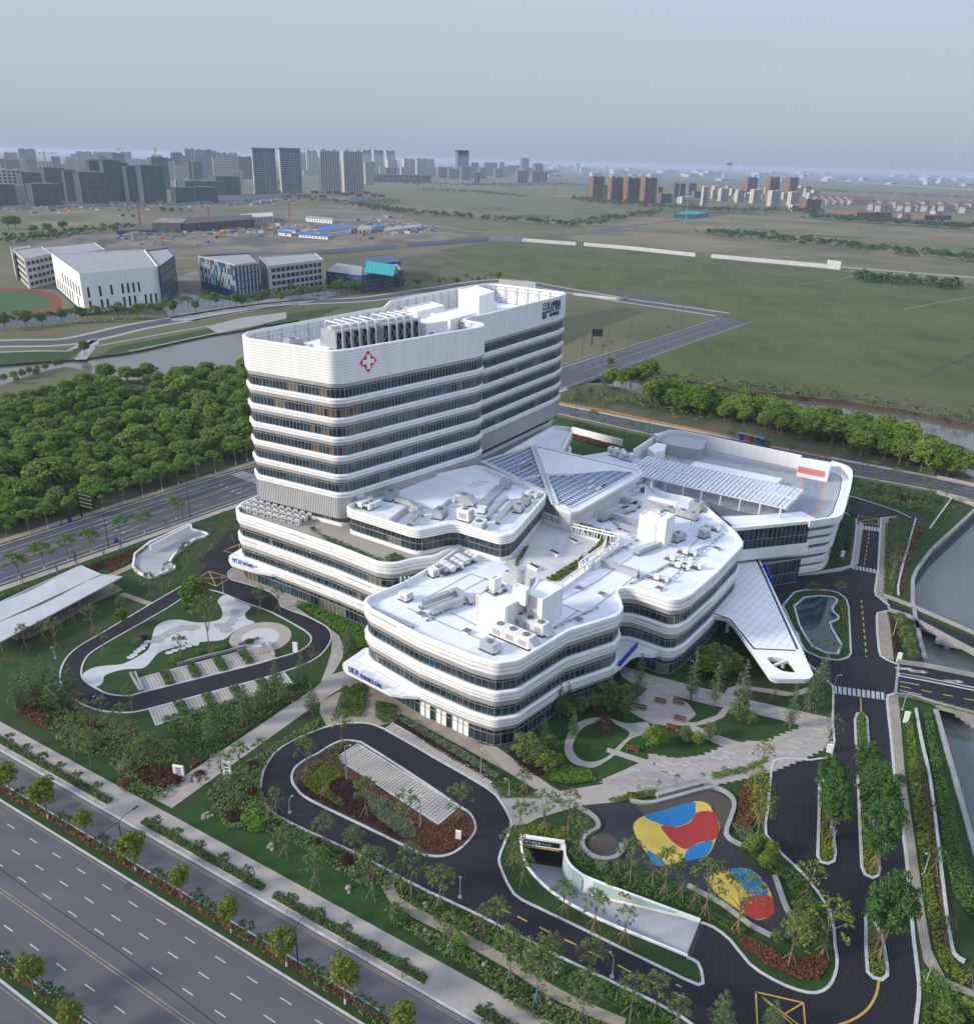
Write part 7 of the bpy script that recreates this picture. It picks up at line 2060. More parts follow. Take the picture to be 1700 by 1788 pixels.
def auto_shrubs(poly,sp,where,group,kinds):
 c={}
 for x,y in scatter(pts(poly),sp,.9):
  kd=kinds[int(rng.integers(0,len(kinds)))]
  plant(kd,(x,y,0),rng.uniform(1.1,2.3),'%s rounded shrub %s'%(SNAME[kd],where),group+', '+SNAME[kd])
auto_shrubs([(690,1580),(720,1605),(800,1645),(880,1690),(960,1735),(1020,1770),(950,1775),(870,1720),(780,1672),(700,1625)],4.2,'between the avenue lawn and the curving tan walk','shrubs of the south strip',SH[:7])
auto_shrubs([(700,1545),(830,1610),(960,1677),(1090,1740),(1150,1775),(1060,1750),(940,1695),(820,1640),(740,1595)],4.4,'between the tan walk and the south drive','shrubs beside the south drive',SH)
auto_shrubs([(365,1395),(420,1345),(500,1293),(470,1320),(455,1380),(478,1428),(600,1490),(680,1530),(650,1545),(560,1500),(470,1455),(400,1445)],4.4,'in the planting west of the south loop','shrubs west of the south loop',SH)
auto_shrubs([(30,1235),(90,1275),(120,1308),(190,1325),(220,1380),(280,1398),(310,1370),(250,1290),(170,1265),(110,1235)],4.8,'in the planting above the western avenue lawn','shrubs above the western lawn',SH)
auto_shrubs([(185,1135),(260,1095),(330,1050),(372,1045),(372,1072),(310,1078),(270,1090),(262,1110),(245,1135),(190,1150)],4.6,'in the west loop garden above the white path','shrubs of the west garden',SH[:5])
auto_shrubs([(290,1150),(420,1110),(440,1125),(310,1158)],4.0,'between the white path and the parking bays','shrubs above the bays',SH[1:])
auto_shrubs([(1008,1500),(1060,1518),(1150,1548),(1230,1590),(1300,1635),(1220,1600),(1120,1565),(1040,1535)],4.4,'on the bank between the ramp and the playground','shrubs on the ramp bank',SH[:5])
def rocks(l,label):
 q=at(*l[0]);
 for k,(x,y)in enumerate(l):
  g=at(x,y);b=MB(g)
  r_=rng.uniform(.3,.55);n=8
  rings=[]
  for z,s in((-.1,.9),(.35*r_,1.0),(.8*r_,.75),(1.05*r_,.3)):
   rings.append([(g.x+r_*s*math.cos(a)*rng.uniform(.8,1.2),g.y+r_*s*math.sin(a)*rng.uniform(.8,1.2),z)for a in np.linspace(0,2*math.pi,n+1)[:-1]])
  b.loft(rings,[0,0,0]);b.face(rings[-1])
  o=b.build('rock',M['rock']);setp(o,label,'rock','rocks: '+label)
rocks([(222,1355),(224,1349),(226,1358)],'pale rock of the small pile at the western lawn edge')
rocks([(100,1288),(107,1290),(104,1284)],'pale flat rock beside the red bed above the western lawn')
rocks([(274,1370),(281,1372),(288,1365),(286,1370)],'tan rock of the pile left of the entrance walk')
rocks([(358,1424),(364,1428),(371,1425),(363,1421),(356,1428)],'grey and tan rock of the pile right of the entrance walk')
rocks([(470,1480),(476,1484),(474,1477)],'tan rock of the pile by the red maple bed on the avenue lawn')
rocks([(608,1552),(610,1560)],'tall pale standing rock on the avenue lawn edge')
rocks([(742,1580),(745,1586)],'tan rock beside the curving walk')
rocks([(743,1626),(750,1634),(747,1642)],'tan rock of the pile near the pale clipped shrubs')
rocks([(831,1685),(838,1690),(845,1688),(835,1694)],'brown rock of the pile beside the hedge strip')
rocks([(955,1745),(960,1753),(972,1700)],'tan rock of the pile near the bottom edge')
leafbed('planting',pts([(1500,868),(1560,884),(1612,898),(1640,880),(1600,868),(1540,850),(1490,842)]),.06,.5,'leaf_garden',5,size=.34)
leafbed('planting',pts([(1485,835),(1600,862),(1650,874),(1640,880),(1560,866),(1480,846)]),.06,.9,'leaf_young',12,size=.3)
leafbed('planting',pts([(1602,905),(1650,880),(1672,884),(1625,935),(1605,950),(1600,930)]),.06,.35,'leaf_garden',6,size=.3)
auto_shrubs([(1490,840),(1560,860),(1640,876),(1610,898),(1540,880),(1500,866)],5.5,'on the verge below the north-east road','shrubs on the north-east verge',SH[:6])
auto_shrubs([(1500,716),(1580,735),(1640,768),(1560,770),(1480,740)],9,'on the far river bank','shrubs on the far river bank',SH[1:3])if False else None
row('garden',[(1510,866,835),(1545,872,842),(1588,884,850),(1618,880,845),(1648,880,845),(1528,852,822)],'{} young tree on the lawn at the head of the spine road','young trees at the spine road head',3,.85)
mat('blue_roof',(.025,.12,.30),.6);mat('crane_orange',(.36,.12,.03),.6);mat('crane_yellow',(.40,.26,.06),.6);mat('raw_concrete',(.24,.22,.20),.9,(.16,.15,.14),.2,5);mat('white_res',(.42,.41,.39),.85,(.37,.36,.35),.02,3);mat('grey_res',(.20,.20,.21),.85)
def lamp(x,y,ytop,label,group,double=False,col='dark_metal',arm=2.0,rz=.0):
 q=at(x,y);h=rise(x,y,ytop)
 t=empty('street_lamp',q,label,'street lamp',group)
 b=MB(q);b.tube(q,(q.x,q.y,h),.12,.07,7);b.box((q.x,q.y,0),(.5,.5,.25));b.build('pole',M[col],t)
 for s in((1,-1)if double else(1,)):
  dx,dy=math.cos(rz)*arm*s,math.sin(rz)*arm*s
  b=MB(q);b.path([(q.x,q.y,h),(q.x+dx*.4,q.y+dy*.4,h+.45*(1 if s>0 else .6)),(q.x+dx,q.y+dy,h+(.4 if s>0 else .1))],.05,5);b.build('arm',M[col],t)
  b=MB(q);b.bar((q.x+dx,q.y+dy,h+(.4 if s>0 else .1)),(q.x+dx*1.35,q.y+dy*1.35,h+(.38 if s>0 else .1)),.34,.14);b.build('lamp_head',M[col],t)
 return t
for k,(x,y,t_)in enumerate(((189.8,954.5,890),(332.8,903,843),(108,916,862),(272,859,815),(435,800,752))):
 lamp(x,y,t_,'{} black street lamp of the west street from the near end'.format(ORD[k]),'black street lamps of the west street',False,'dark_metal',2.2,WR.ang+(R(90)if k in(0,1)else-R(90)))
for k,(x,y,t_)in enumerate(((222,1516,1436),(521.7,1698,1622))):
 lamp(x,y,t_,('black double armed lamp in the near median of the avenue, western one','black double armed lamp in the near median of the avenue, eastern one')[k],'double lamps of the avenue',True,'dark_metal',2.6,BR.ang+R(90))
for k,(x,y,t_)in enumerate(((1004,730,690),(1132,757,712),(1100,590,560),(1060,606,572),(1190,556,534),(1230,548,520),(1175,556,530),(1016,620,585),(1280,768,728),(1505,820,775))):
 lamp(x,y,t_,'{} black lamp post along the roads behind the tower'.format(ORD[k]),'black lamp posts behind the tower',False,'dark_metal',1.6,1.0)
for k,(x,y,t_)in enumerate(((605,1362,1305),(839,1358,1310),(734,1445,1392),(506,1420,1400),(803,1568,1545),(1068,1707,1677),(888,1393,1368),(1452,1483,1450),(1597,1406,1373),(1612,1529,1491),(1617,1715,1675),(171,1222,1215),(97,1150,1130),(390,1035,1008),(1368,988,963),(1559,1110,1083),(1455,1205,1182),(1575,1240,1218))):
 lamp(x,y,t_,'{} slim grey lamp post inside the hospital grounds, listed from the south loop outward'.format(ORD[k])if k else 'slim grey lamp post at the west end of the bays on the loop island','slim grey lamp posts of the grounds',False,'frame',.8,.4*k)
def gantry(px,top,w,label,rz):
 q=at(*px);h=rise(*px,top);t=empty('road_sign',q,label,'road sign')
 b=MB(q);b.tube(q,(q.x,q.y,h),.28,.2,8);b.build('post',M['black'],t)
 b=MB(q);b.box((*rot(q,rz,w/2+.2,0),h-4.6),(w,.2,4.4),rz);b.build('panel',M['black'],t)
 for k in range(4):
  b=MB(q);b.box((*rot(q,rz,w/2+.2,-.14),h-4.3+k*1.2),(w*.95,.06,.12),rz);b.build('strip',M['frame'],t)
gantry((143,903),858,5.5,'large black direction sign on a post at the edge of the wood',R(-25))
gantry((1033,602),574,6,'dark sign board on a post beside the bridge road',R(10))
for x,y,lab in((122,911,'blue bin on the wooded side pavement'),(203,948,'blue bins on the hospital side pavement')):
 q=at(x,y);t=empty('litter_bin',q,lab,'bin')
 b=MB(q);b.box((q.x,q.y,.1),(1.0,.6,1.1),.9);b.build('body',M['blue_sign'],t)
 b=MB(q);b.box((q.x,q.y,1.2),(1.1,.7,.12),.9);b.build('lid',M['dark_metal'],t)
q=Vector((*WR.p(0,om),0));t=empty('road_barrier',q,'low white railing down the middle of the west street','barrier')
for k in range(36):
 u0=-20+k*3.2
 if 96<u0<108:continue
 b=MB(q);b.rail([WR.p(u0,om),WR.p(u0+3,om)],.06,.75,.85);b.rail([WR.p(u0,om),WR.p(u0+3,om)],.06,.2,.28)
 for j in range(6):p_=WR.p(u0+j*.6,om);b.box((p_[0],p_[1],0),(.06,.06,.85))
 b.build('railing',M['white_paint'],t)
def bench(x,y,rz,label,group):
 q=at(x,y,.16);t=empty('bench',q,label,'bench',group)
 b=MB(q)
 for k in range(4):b.box((*rot(q,rz,0,-.24+k*.16),.55),(2.3,.13,.06),rz)
 b.build('seat',M['timber'],t)
 for s in(-.9,.9):b=MB(q);b.box((*rot(q,rz,s,0),.1),(.15,.55,.45),rz);b.build('leg',M['concrete'],t)
 b=MB(q)
 b.box((*rot(q,rz,0,.3),.75),(2.3,.06,.35),rz);b.build('backrest',M['timber'],t)
for k,(x,y,a)in enumerate(((1152,1227,-.35),(1184,1229,-.35),(1118.5,1238,-.35),(1186,1258,-.35),(1172,1273,-.35),(1103,1311,-.2))):
 bench(x,y,a,('red brown bench on the plaza nearest the notch','red brown bench on the plaza beside the slender trees','red brown bench at the stepped west edge of the plaza','red brown bench in the middle of the plaza toward the slopes','red brown bench at the leaf shaped lawn','red brown bench against the low wall on the round lawn')[k],'red brown benches on the plaza')
for k,(x,y)in enumerate(((405,1291),(341,1335),(517,1222))):
 bench(x,y,.9,('red brown bench half way along the entrance walk','red brown bench at the street end of the entrance walk','red brown bench at the clinic end of the entrance walk')[k],'benches on the entrance walk')
for k,(x,y,t_,w,lab)in enumerate(((313,1356,1337,2.0,'white sign slab left of the entrance walk'),(398,1362,1330,1.5,'tall white lettered sign post right of the entrance walk'),(516,1139,1122,1.1,'white totem sign inside the west loop'),(800,1468,1451,.9,'small white totem on the south loop island'),(1447,1314,1300,1.0,'white totem at the plaza corner'),(1469,976,962,1.0,'white totem by the lime hedge'),(1568,1156,1140,.9,'white totem between the canal bridges'),(1580,1262,1243,.9,'white totem beside the east gate'))):
 q=at(x,y);h=rise(x,y,t_);t=empty('sign_totem',q,lab,'sign',None)
 b=MB(q);b.box((q.x,q.y,0),(w,.3,h),-.2);b.build('slab',M['white_wall'],t)
 if k<2:
  for j in range(4):
   b=MB(q);b.box((q.x+.02,q.y-.17,h*(.25+.17*j)),(w*.5,.03,h*.09),-.2);b.build('lettering',M['sign_slate'],t)
og=at(90,1060,0)
sh=empty('cycle_shelter',og,'long white folded roof shelter on tan ground beside the west street','shelter')
RT=[(-60,1030),(55,1027),(140,987),(177,1005),(213,1007.5),(150,1037),(90,1075),(34,1105),(0,1100),(-60,1100)]
zt=3.6
A0,A1,A2,A3=at(0,1052,zt),at(140.5,988,zt),at(177,1004,zt),at(6,1083,zt)
B2,B3=at(213,1007.5,zt),at(34,1105,zt)
dA=(A1-A0);L0=A0-dA*.35;L3=A3-dA*.35;LB=B3-dA*.30
b=MB(og)
for quad in([L0,A1,A2,L3],[L3,A2,B2,LB]):
 n_=8
 for i in range(n_):
  t0,t1=i/n_,(i+1)/n_
  s=lambda t,dz:Vector((0,0,.35*math.sin(t*9)*dz))
  p0,p1=quad[0].lerp(quad[1],t0)+s(t0,.5),quad[0].lerp(quad[1],t1)+s(t1,.5)
  p2,p3=quad[3].lerp(quad[2],t1)+s(t1,-.2),quad[3].lerp(quad[2],t0)+s(t0,-.2)
  b.face([tuple(v)for v in(p3,p2,p1,p0)],0);b.face([tuple(v-Vector((0,0,.22)))for v in(p0,p1,p2,p3)],0)
b.bar(L0,A1,.3,.3);b.bar(A1,A2,.3,.3);b.bar(A2,B2,.3,.3);b.bar(B2,LB,.3,.3)
b.build('roof',mat('membrane',(.42,.43,.45),.6,(.38,.39,.41),.2,3),sh)
b=MB(og);b.bar(L3+Vector((0,0,.06)),A2+Vector((0,0,.06)),.3,.2);b.build('roof_joint',M['grey_metal'],sh)
for k in range(7):
 for e0,e1 in((L0,A1),(LB,B2)):
  v=e0.lerp(e1,.06+k*.145)+(A3-A0).normalized()*(1.2 if e0 is L0 else-1.6)
  b=MB(og);b.tube((v.x,v.y,0),(v.x,v.y,zt-.2),.1,n=7);b.build('post',M['frame'],sh)
sheet('path',pts([(-40,1110),(10,1108),(45,1118),(100,1092),(160,1056),(215,1030),(190,1015),(60,1060),(-40,1080)]),.09,'paving_tan')
og=at(300,975,0)
gr=empty('garage_ramp_cover',og,'curved white walled garage ramp cover beside the west street','ramp')
O_=fillet(ccw(pts([(231,992),(234,970),(262,948),(335,916),(336,926),(372,936),(340,945),(305,972),(297,985),(311,993),(264,1013),(240,1003)])),1.5,4)
I_=offset(O_,-.45)
b=MB(og);b.flat(offset(O_,-.2),.12,0);b.build('ramp_surface',M['concrete_pale'],gr)
b=MB(og)
n_=len(O_)
hs_=[1.0+1.5*max(0,min(1,(p_[1]-O_[0][1]+5)/20))for p_ in O_]
b.loft([[(x,y,0)for x,y in O_],[(x,y,.7)for x,y in O_],[(x,y,.7)for x,y in I_],[(x,y,.1)for x,y in I_]],[0,0,0]);b.build('side_wall',M['white_wall'],gr)
b=MB(og);a,c=at(262,957,1.6),at(331,922,1.6);b.bar(a,c,.3,1.6);b.build('parapet',M['white_wall'],gr)
def boxb(name,px,top,label,walls='white_wall',cat='building',ht=None,z1=None):
 """building from base corner picture points (counter-clockwise from front-left) and the row of its top above the first corner"""
 h=ht or rise(*px[0],top)
 base=pts(px);og=at(*px[0]);t=empty(name,og,label,cat)
 b=MB(og);b.prism(base,0,h-.9,0,bottom=False);b.rail(offset(ccw(base),-.2),.4,h-.9,h,0,True);b.build('wall',M[walls],t)
 b=MB(og);b.flat(offset(ccw(base),-.5),h-.85,0);b.build('roof',M['roof_grey'],t)
 return t,[np.array(v)for v in base],h,og
mat('roof_grey',(.30,.30,.31),.9,(.24,.24,.25),.2,4)
mat('cream_wall',(.46,.45,.42),.85,(.40,.39,.37),.2,4)
mat('win_dark',(.020,.028,.038),.15,spec=.5)
mat('teal_panel',(.02,.20,.26),.6);mat('orange_panel',(.36,.16,.03),.6);mat('navy_panel',(.014,.060,.140),.5)
def windows(t,og,A,B,rows,cols,z0,z1,m='win_dark',wf=.6,hf=.6,name='window',frame=None,prob=1.0,colour=None,margin=.04):
 """individual windows on the wall A-B"""
 d=B-A;L=np.hypot(*d);d=d/L;n=np.array([d[1],-d[0]])
 me=None
 cw,ch=L*(1-2*margin)/cols,(z1-z0)/rows
 for r_ in range(rows):
  for c in range(cols):
   if rng.random()>prob:continue
   s=L*margin+(c+.5)*cw;p=A+d*s+n*.06
   if me is None:
    b=MB();b.box((0,0,-ch*hf/2),(cw*wf,.14,ch*hf));me=b.mesh(name,M[m])
   o=link(name,me,t,Vector((p[0]-og.x,p[1]-og.y,z0+(r_+.5)*ch)));o.rotation_euler.z=math.atan2(d[1],d[0])
   if colour and rng.random()<.5:
    mm=colour[int(rng.integers(0,len(colour)))]
    b=MB();b.box((cw*wf*.5+.15,-.1,-ch*hf/2),(.35,.3,ch*hf));o2=link('fin',b.mesh('fin',M[mm]),o)
t,P4,h,og=boxb('school_hall',[(150,551),(284,533),(260,495),(100,505)],477,'white school hall with scattered slit windows above the running track')
windows(t,og,P4[0],P4[1],2,13,1.5,h*.70,wf=.38,hf=.75,prob=.8);windows(t,og,P4[3],P4[0],2,10,1.5,h*.70,wf=.3,hf=.75,prob=.7)
b=MB(og);b.prism(offset(ccw([tuple(v)for v in P4]),.1),0,1.5,0,bottom=False);b.build('plinth',M['navy_panel'],t)
t,P4,h2,og=boxb('school_block',[(286,534),(312,508),(300,490),(262,497)],477,'dark glass end block joined to the white school hall','navy_panel',ht=h)
windows(t,og,P4[0],P4[1],4,8,1,h-1,'glass_teal',.75,.8)
t,P4,h,og=boxb('school_classrooms',[(52,505),(100,492),(80,476),(32,484)],452,'pale grey classroom block, left of the white school hall','cream_wall')
windows(t,og,P4[0],P4[1],4,6,1,h-1.2,wf=.7,hf=.5);windows(t,og,P4[3],P4[0],4,5,1,h-1.2,wf=.7,hf=.5)
t,P4,h,og=boxb('school_classrooms',[(95,492),(190,478),(170,462),(72,474)],446,'pale grey classroom block with long windows behind the school hall','cream_wall',)
windows(t,og,P4[0],P4[1],4,8,1,h-1.2,wf=.75,hf=.5)
t,P4,h,og=boxb('school_classrooms',[(30,489),(66,483),(58,472),(26,476)],441,'small pale stair block at the far left of the school','cream_wall')
windows(t,og,P4[0],P4[1],4,3,1,h-1.2,wf=.6,hf=.5)
t,P4,h,og=boxb('fin_building',[(415,523),(456,516),(440,496),(352,503)],462,'school building clad in white, teal and orange vertical fins','navy_panel')
A,B=P4[3],P4[0];d=B-A;L=np.hypot(*d);d/=L;n_=np.array([d[1],-d[0]])
fm_={}
for r_ in range(5):
 for c in range(26):
  mm=('white_wall','white_wall','teal_panel','orange_panel','white_wall','win_dark')[int(rng.integers(0,6))]
  if mm=='win_dark':continue
  if mm not in fm_:
   b=MB();b.box((0,0,0),(.45,.5,h*.145));fm_[mm]=b.mesh('fin',M[mm])
  p_=A+d*(c+.5)*L/26+n_*.25
  o=link('fin',fm_[mm],t,Vector((p_[0]-og.x,p_[1]-og.y,h*(.24+r_*.150))));o.rotation_euler.z=math.atan2(d[1],d[0])
b=MB(og);b.bar((*P4[0],h-.6),(*P4[1],h-.6),.3,1.6);b.bar((*P4[3],h-.3),(*P4[0],h-.3),.3,.9);b.build('cornice',M['cream_wall'],t)
windows(t,og,P4[0],P4[1],4,6,2,h-1.5,'cream_wall',.35,.9)
t,P4,h,og=boxb('school_office',[(472,518),(567,503),(553,488),(456,497)],464,'pale school building with grid windows and coloured frames','cream_wall')
windows(t,og,P4[0],P4[1],4,11,2,h-1.2,wf=.72,hf=.62,colour=('teal_panel','orange_panel','cream_wall'))
t,P4,h,og=boxb('kindergarten',[(632,512),(704,500),(694,487),(634,494)],480,'navy blue kindergarten with house shaped windows and teal gable roof','navy_panel')
PB=pts([(570,499),(634,508),(650,492),(590,483)]);b=MB(og);b.prism(PB,0,h*.85,0,bottom=False);b.build('wall',M['navy_panel'],t);b=MB(og);b.flat(offset(ccw(PB),-.4),h*.85+.03,0);b.build('roof',M['roof_grey'],t)
PC=pts([(640,492),(700,486),(690,474),(640,479)]);b=MB(og);b.prism(PC,0,h*1.05,0,bottom=False);b.build('wall',M['navy_panel'],t)
def gable(A,u,s,z,w,hh):
 p_=A+u*s;n2=np.array([u[1],-u[0]])*.12
 b=MB(og)
 pr=[(-w/2,0),(w/2,0),(w/2,hh*.55),(0,hh),(-w/2,hh*.55)]
 F=[(p_[0]+n2[0]+u[0]*a,p_[1]+n2[1]+u[1]*a,z+c)for a,c in pr]
 for i in range(5):b.bar(F[i],F[(i+1)%5],.5,.5,0)
 b.face(F,1);b.build('gable_window',[M['orange_wood'],M['win_dark']],t)
mat('orange_wood',(.30,.17,.09),.7)
for(A,B)in((P4[0],P4[1]),(np.array(PB[0]),np.array(PB[1]))):
 u=(B-A)/np.hypot(*(B-A));L=np.hypot(*(B-A))
 for s in np.arange(4,L-4,7.5):
  gable(A,u,s,h*.45,4.2,3.2);gable(A,u,s+3,.5,4.2,3.0)
q0_=[at(635,475,h),at(686,482,h),at(697,474,h),at(645,466,h)]
hr=7.0
r0,r1=(q0_[0]+q0_[3])/2+Vector((0,0,hr)),(q0_[1]+q0_[2])/2+Vector((0,0,hr))
b=MB(og);b.face([tuple(q0_[0]),tuple(q0_[1]),tuple(r1),tuple(r0)],0);b.face([tuple(q0_[2]),tuple(q0_[3]),tuple(r0),tuple(r1)],0);b.face([tuple(q0_[1]),tuple(q0_[2]),tuple(r1)],1);b.face([tuple(q0_[3]),tuple(q0_[0]),tuple(r0)],1)
for k in range(9):
 a=q0_[0].lerp(q0_[1],k/8)+Vector((0,0,.1));c=r0.lerp(r1,k/8)+Vector((0,0,.1));b.bar(a,c,.3,.3,0)
b.build('gable_roof',[mat('teal_roof',(.02,.26,.28),.5),M['orange_wood']],t)
TK=smooth(pts([(-120,506),(0,503),(60,506),(98,515),(109,530),(100,541),(60,548),(0,552),(-120,556)]),True,5)
sheet('running_track',TK,.08,mat('track_red',(.16,.035,.028),.9));sheet('running_track',smooth(pts([(-120,510),(0,508),(55,511),(85,520),(92,531),(80,538),(40,543),(0,545),(-120,549)]),True,5),.1,mat('turf_green',(.030,.075,.022),.9,(.04,.09,.03),.2))
sheet('courts',pts([(-60,556),(60,551),(110,545),(140,556),(60,566),(-60,575)]),.08,mat('court_blue',(.06,.085,.14),.9))
sheet('school_yard',pts([(285,536),(320,512),(400,524),(430,530),(470,522),(570,508),(600,512),(520,532),(420,545),(340,560),(300,560)]),.07,'concrete')
for l,w in(([(-60,617),(60,613),(125,612),(150,603),(165,594)],3),([(125,612),(165,594),(140,628)],6),([(165,605),(230,593),(330,575),(420,560)],2.5),([(225,613),(300,598),(420,572)],2)):
 b=MB();b.ribbon(smooth(pts(l),False,4),w,.09);b.build('path',M['concrete'],None,'structure')
sheet('plaza',pts([(360,570),(420,555),(500,545),(500,556),(430,572),(380,582)]),.08,'concrete')
row('street',[(180+0*k,0)for k in range(0)],'{}','')if False else None
k_=0
for l,lab,grp,hh in(([(x,565-(x-120)*.083)for x in range(10,300,11)],'{} small street tree in front of the school hall, from the track','trees before the school hall',9),([(x,548-(x-300)*.118)for x in range(305,640,12)],'{} small street tree before the fin building and kindergarten, from the hall','trees before the fin building',9.5),([(x,536-(x-420)*.125)for x in range(425,700,11)],'{} small tree along the school garden wall, from the fin building','trees along the school garden',8.5),([(x,502-(x-690)*.05)for x in range(692,880,12)],'{} small tree behind the tower roof line, from the kindergarten','trees behind the tower',8)):
 for k,(x,y)in enumerate(l[:30]):
  plant('street' if k%3 else 'wood',at(x+rng.uniform(-3,3),y+rng.uniform(-3,3)),hh*rng.uniform(.8,1.25),lab.format(ORD[k]),grp,0,.9)
row('bush',[(x,y)for x,y in((8,668),(25,663),(40,660),(52,655),(66,652),(80,648),(98,642),(108,640),(64,658),(30,670))],'{} pale bush on the river bank at the edge of the wood','pale bushes on the river bank')
plant('wood',at(149,620),8,'lone dark tree beside the riverside footpath',None)
row('wood',[(15,400,376),(28,400,374),(60,408,392),(85,408,388),(110,402,384),(95,412,398),(125,408,396),(150,400,392),(180,398,389),(205,396,388),(225,395,388),(10,415,404),(40,415,405),(70,418,405),(215,380,373),(232,381,374),(285,372,360),(300,372,361),(315,370,362)],'{} dark field tree left of the building site','dark field trees on the left',0,1.4)
def belt(px,wpx,n,hh,label,m='leaf_young',name='tree_belt',size=2.2):
 l=pts(px);b=[]
 L=plen(l)
 cl=[]
 for k in range(n):
  p_,t_=along(l,rng.uniform(0,L));o=rng.normal()*wpx
  cl.append((p_[0]-t_[1]*o,p_[1]+t_[0]*o,hh*rng.uniform(.35,.8),hh*rng.uniform(.35,.6)))
 me=clumps(cl,1.6,size,m,'tree_belt',.4)
 setp(link(name,me),label=label,kind='stuff')
belt([(610,358),(700,372),(800,380),(900,388),(1010,396)],14,220,9,'belt of scrub trees across the middle fields')
belt([(1010,396),(1060,385),(1150,372)],14,120,9,'belt of scrub trees toward the brown towers')
belt([(480,340),(560,352),(640,358),(690,352)],22,200,8,'row of young trees below the lattice towers','leaf_garden')
belt([(740,332),(830,336),(920,345)],12,120,8,'thin tree row before the far road')
belt([(1240,408),(1310,416),(1400,424),(1480,432),(1560,443),(1700,456),(1800,465)],16,260,9,'dark thicket across the right fields')
belt([(1490,488),(1540,492),(1600,496),(1670,505)],14,120,7,'dark scrub beside the site road on the right')
belt([(1410,382),(1500,388),(1600,395),(1700,402)],16,200,12,'tree belt before the village houses')
belt([(1010,350),(1080,358),(1160,364),(1250,370),(1350,372),(1420,372)],24,260,12,'tree belt at the foot of the brown towers')
belt([(1390,330),(1500,338),(1600,342),(1760,350)],60,160,10,'scattered woods beyond the village')
belt([(700,322),(850,325),(980,322),(1100,330)],60,240,10,'scattered woods below the far city')
belt([(0,428),(50,420),(110,412),(230,398)],10,110,7,'low scrub along the edge of the building site')
belt([(1080,655),(1180,664),(1300,678),(1500,700),(1700,738)],5,200,3,'reeds along the north bank of the river','leaf_bed','reeds',1.2)
belt([(1000,695),(1080,702),(1180,716),(1260,730)],5,150,2.2,'rough undergrowth beside the north-east road','leaf_garden','undergrowth',1.0)
b=MB()
for k in range(34):
 t_=rng.random();x,y=75+340*t_,440-45*t_+rng.uniform(-14,12)
 q=at(x,y);r_=rng.uniform(6,20);hh=r_*rng.uniform(.12,.3)
 rg=[[(q.x+r_*s_*math.cos(a)*rng.uniform(.8,1.2),q.y+r_*s_*math.sin(a)*rng.uniform(.8,1.2),hh*z_)for a in np.linspace(0,6.283,13)[:-1]]for s_,z_ in((1,-.02),(.7,.5),(.3,.95))]
 b.loft(rg,[0,0]);b.face(rg[-1])
setp(b.build('spoil_heaps',M['earth']),label='grey earth heaps over the bare building ground',kind='stuff')
b=MB()
for k in range(520):
 if k%2:t_=rng.random();x,y=200+520*t_,414-20*t_+rng.normal()*7
 else:x,y=rng.uniform(-20,760),0;y=366-14*max(0,min(1,x/480))+rng.normal()*4+(50 if x>520 else 0)
 q=at(x,y);b.box((q.x,q.y,0),(rng.uniform(2,10),rng.uniform(2,5),rng.uniform(1.2,3.6)),rng.uniform(-.6,.6),int(rng.choice(7,p=[.34,.16,.12,.12,.12,.08,.06])))
setp(b.build('site_clutter',[M[k]for k in('white_res','blue_roof','raw_concrete','grey_res','earth','crane_orange','crane_yellow')]),label='scattered cabins, trucks and materials over the building ground',kind='stuff')
def hoarding(px,h,label,m='hoarding_white',pan=3.0):
 l=pts(px);og=Vector((*l[0],0));t=empty('site_hoarding',og,label,'fence')
 b=MB(og);b.rail(resample(l,pan,False),.15,0,h)
 b.build('panel_run',M[m],t,'stuff')
 b=MB(og)
 for q in resample(l,pan,False):b.box((q[0],q[1],0),(.3,.3,h+.15))
 b.build('post',M['frame'],t,'stuff')
mat('hoarding_white',(.50,.51,.52),.7,(.42,.43,.45),.15,3);mat('hoarding_blue',(.30,.36,.42),.7,(.26,.31,.37),.1,3)
hoarding([(500,449),(550,444),(694,433)],4.5,'long pale blue site hoarding behind the school, left run','hoarding_blue')
hoarding([(711,430),(853,419.5)],4.5,'long pale blue site hoarding at the top of the green field, middle run','hoarding_blue')
hoarding([(854,422),(912,422)],7.5,'taller pale hoarding section at the field corner')
hoarding([(912,421.5),(1005,428.5)],4.5,'white hoarding running right from the field corner')
hoarding([(1019,429),(1100,436),(1213,448)],4.5,'white hoarding along the top of the green field, middle run')
hoarding([(1241,450),(1330,458),(1442,468)],4.5,'white hoarding along the top of the green field, right run')
hoarding([(1442,468),(1466,471)],9.0,'tall white hoarding block at the right end of the field')
hoarding([(870,498),(935,503)],5.0,'grey hoarding just behind the tower roof')
hoarding([(1000,515),(1080,524),(1095,521)],2.0,'low wall beside the road junction')
hoarding([(976,704),(1060,719),(1135,735),(1260,760),(1450,800)],.7,'low orange barrier along the north-east road','orange_panel')
hoarding([(380,352),(440,347),(500,345)],9.0,'pale hoarding in front of the glass towers','hoarding_blue')
hoarding([(612,352),(660,350)],10,'grey blue hoarding under the lattice towers','hoarding_blue')
q=at(1010,750);t=empty('retaining_wall',q,'white retaining wall strip behind the rear block','wall');b=MB(q);b.rail(pts([(998,756),(1085,779)]),.5,0,2.6,0);b.build('wall',M['white_wall'],t)
leafbed('planting',pts([(998,758),(1085,781),(1080,788),(1000,768)]),.06,.6,'leaf_bronze',30,size=.3)
leafbed('planting',pts([(1000,735),(1040,745),(1100,760),(1096,766),(1000,742)]),.06,.7,'leaf_bed',26,size=.3)
q=at(1300,772);t=empty('bus_shelter',q,'long bus shelter with bright posters beside the north-east road','bus shelter')
l=pts([(1286,768),(1345,782)]);b=MB(q);b.rail(l,2.2,3.0,3.25);b.build('roof',M['grey_metal'],t)
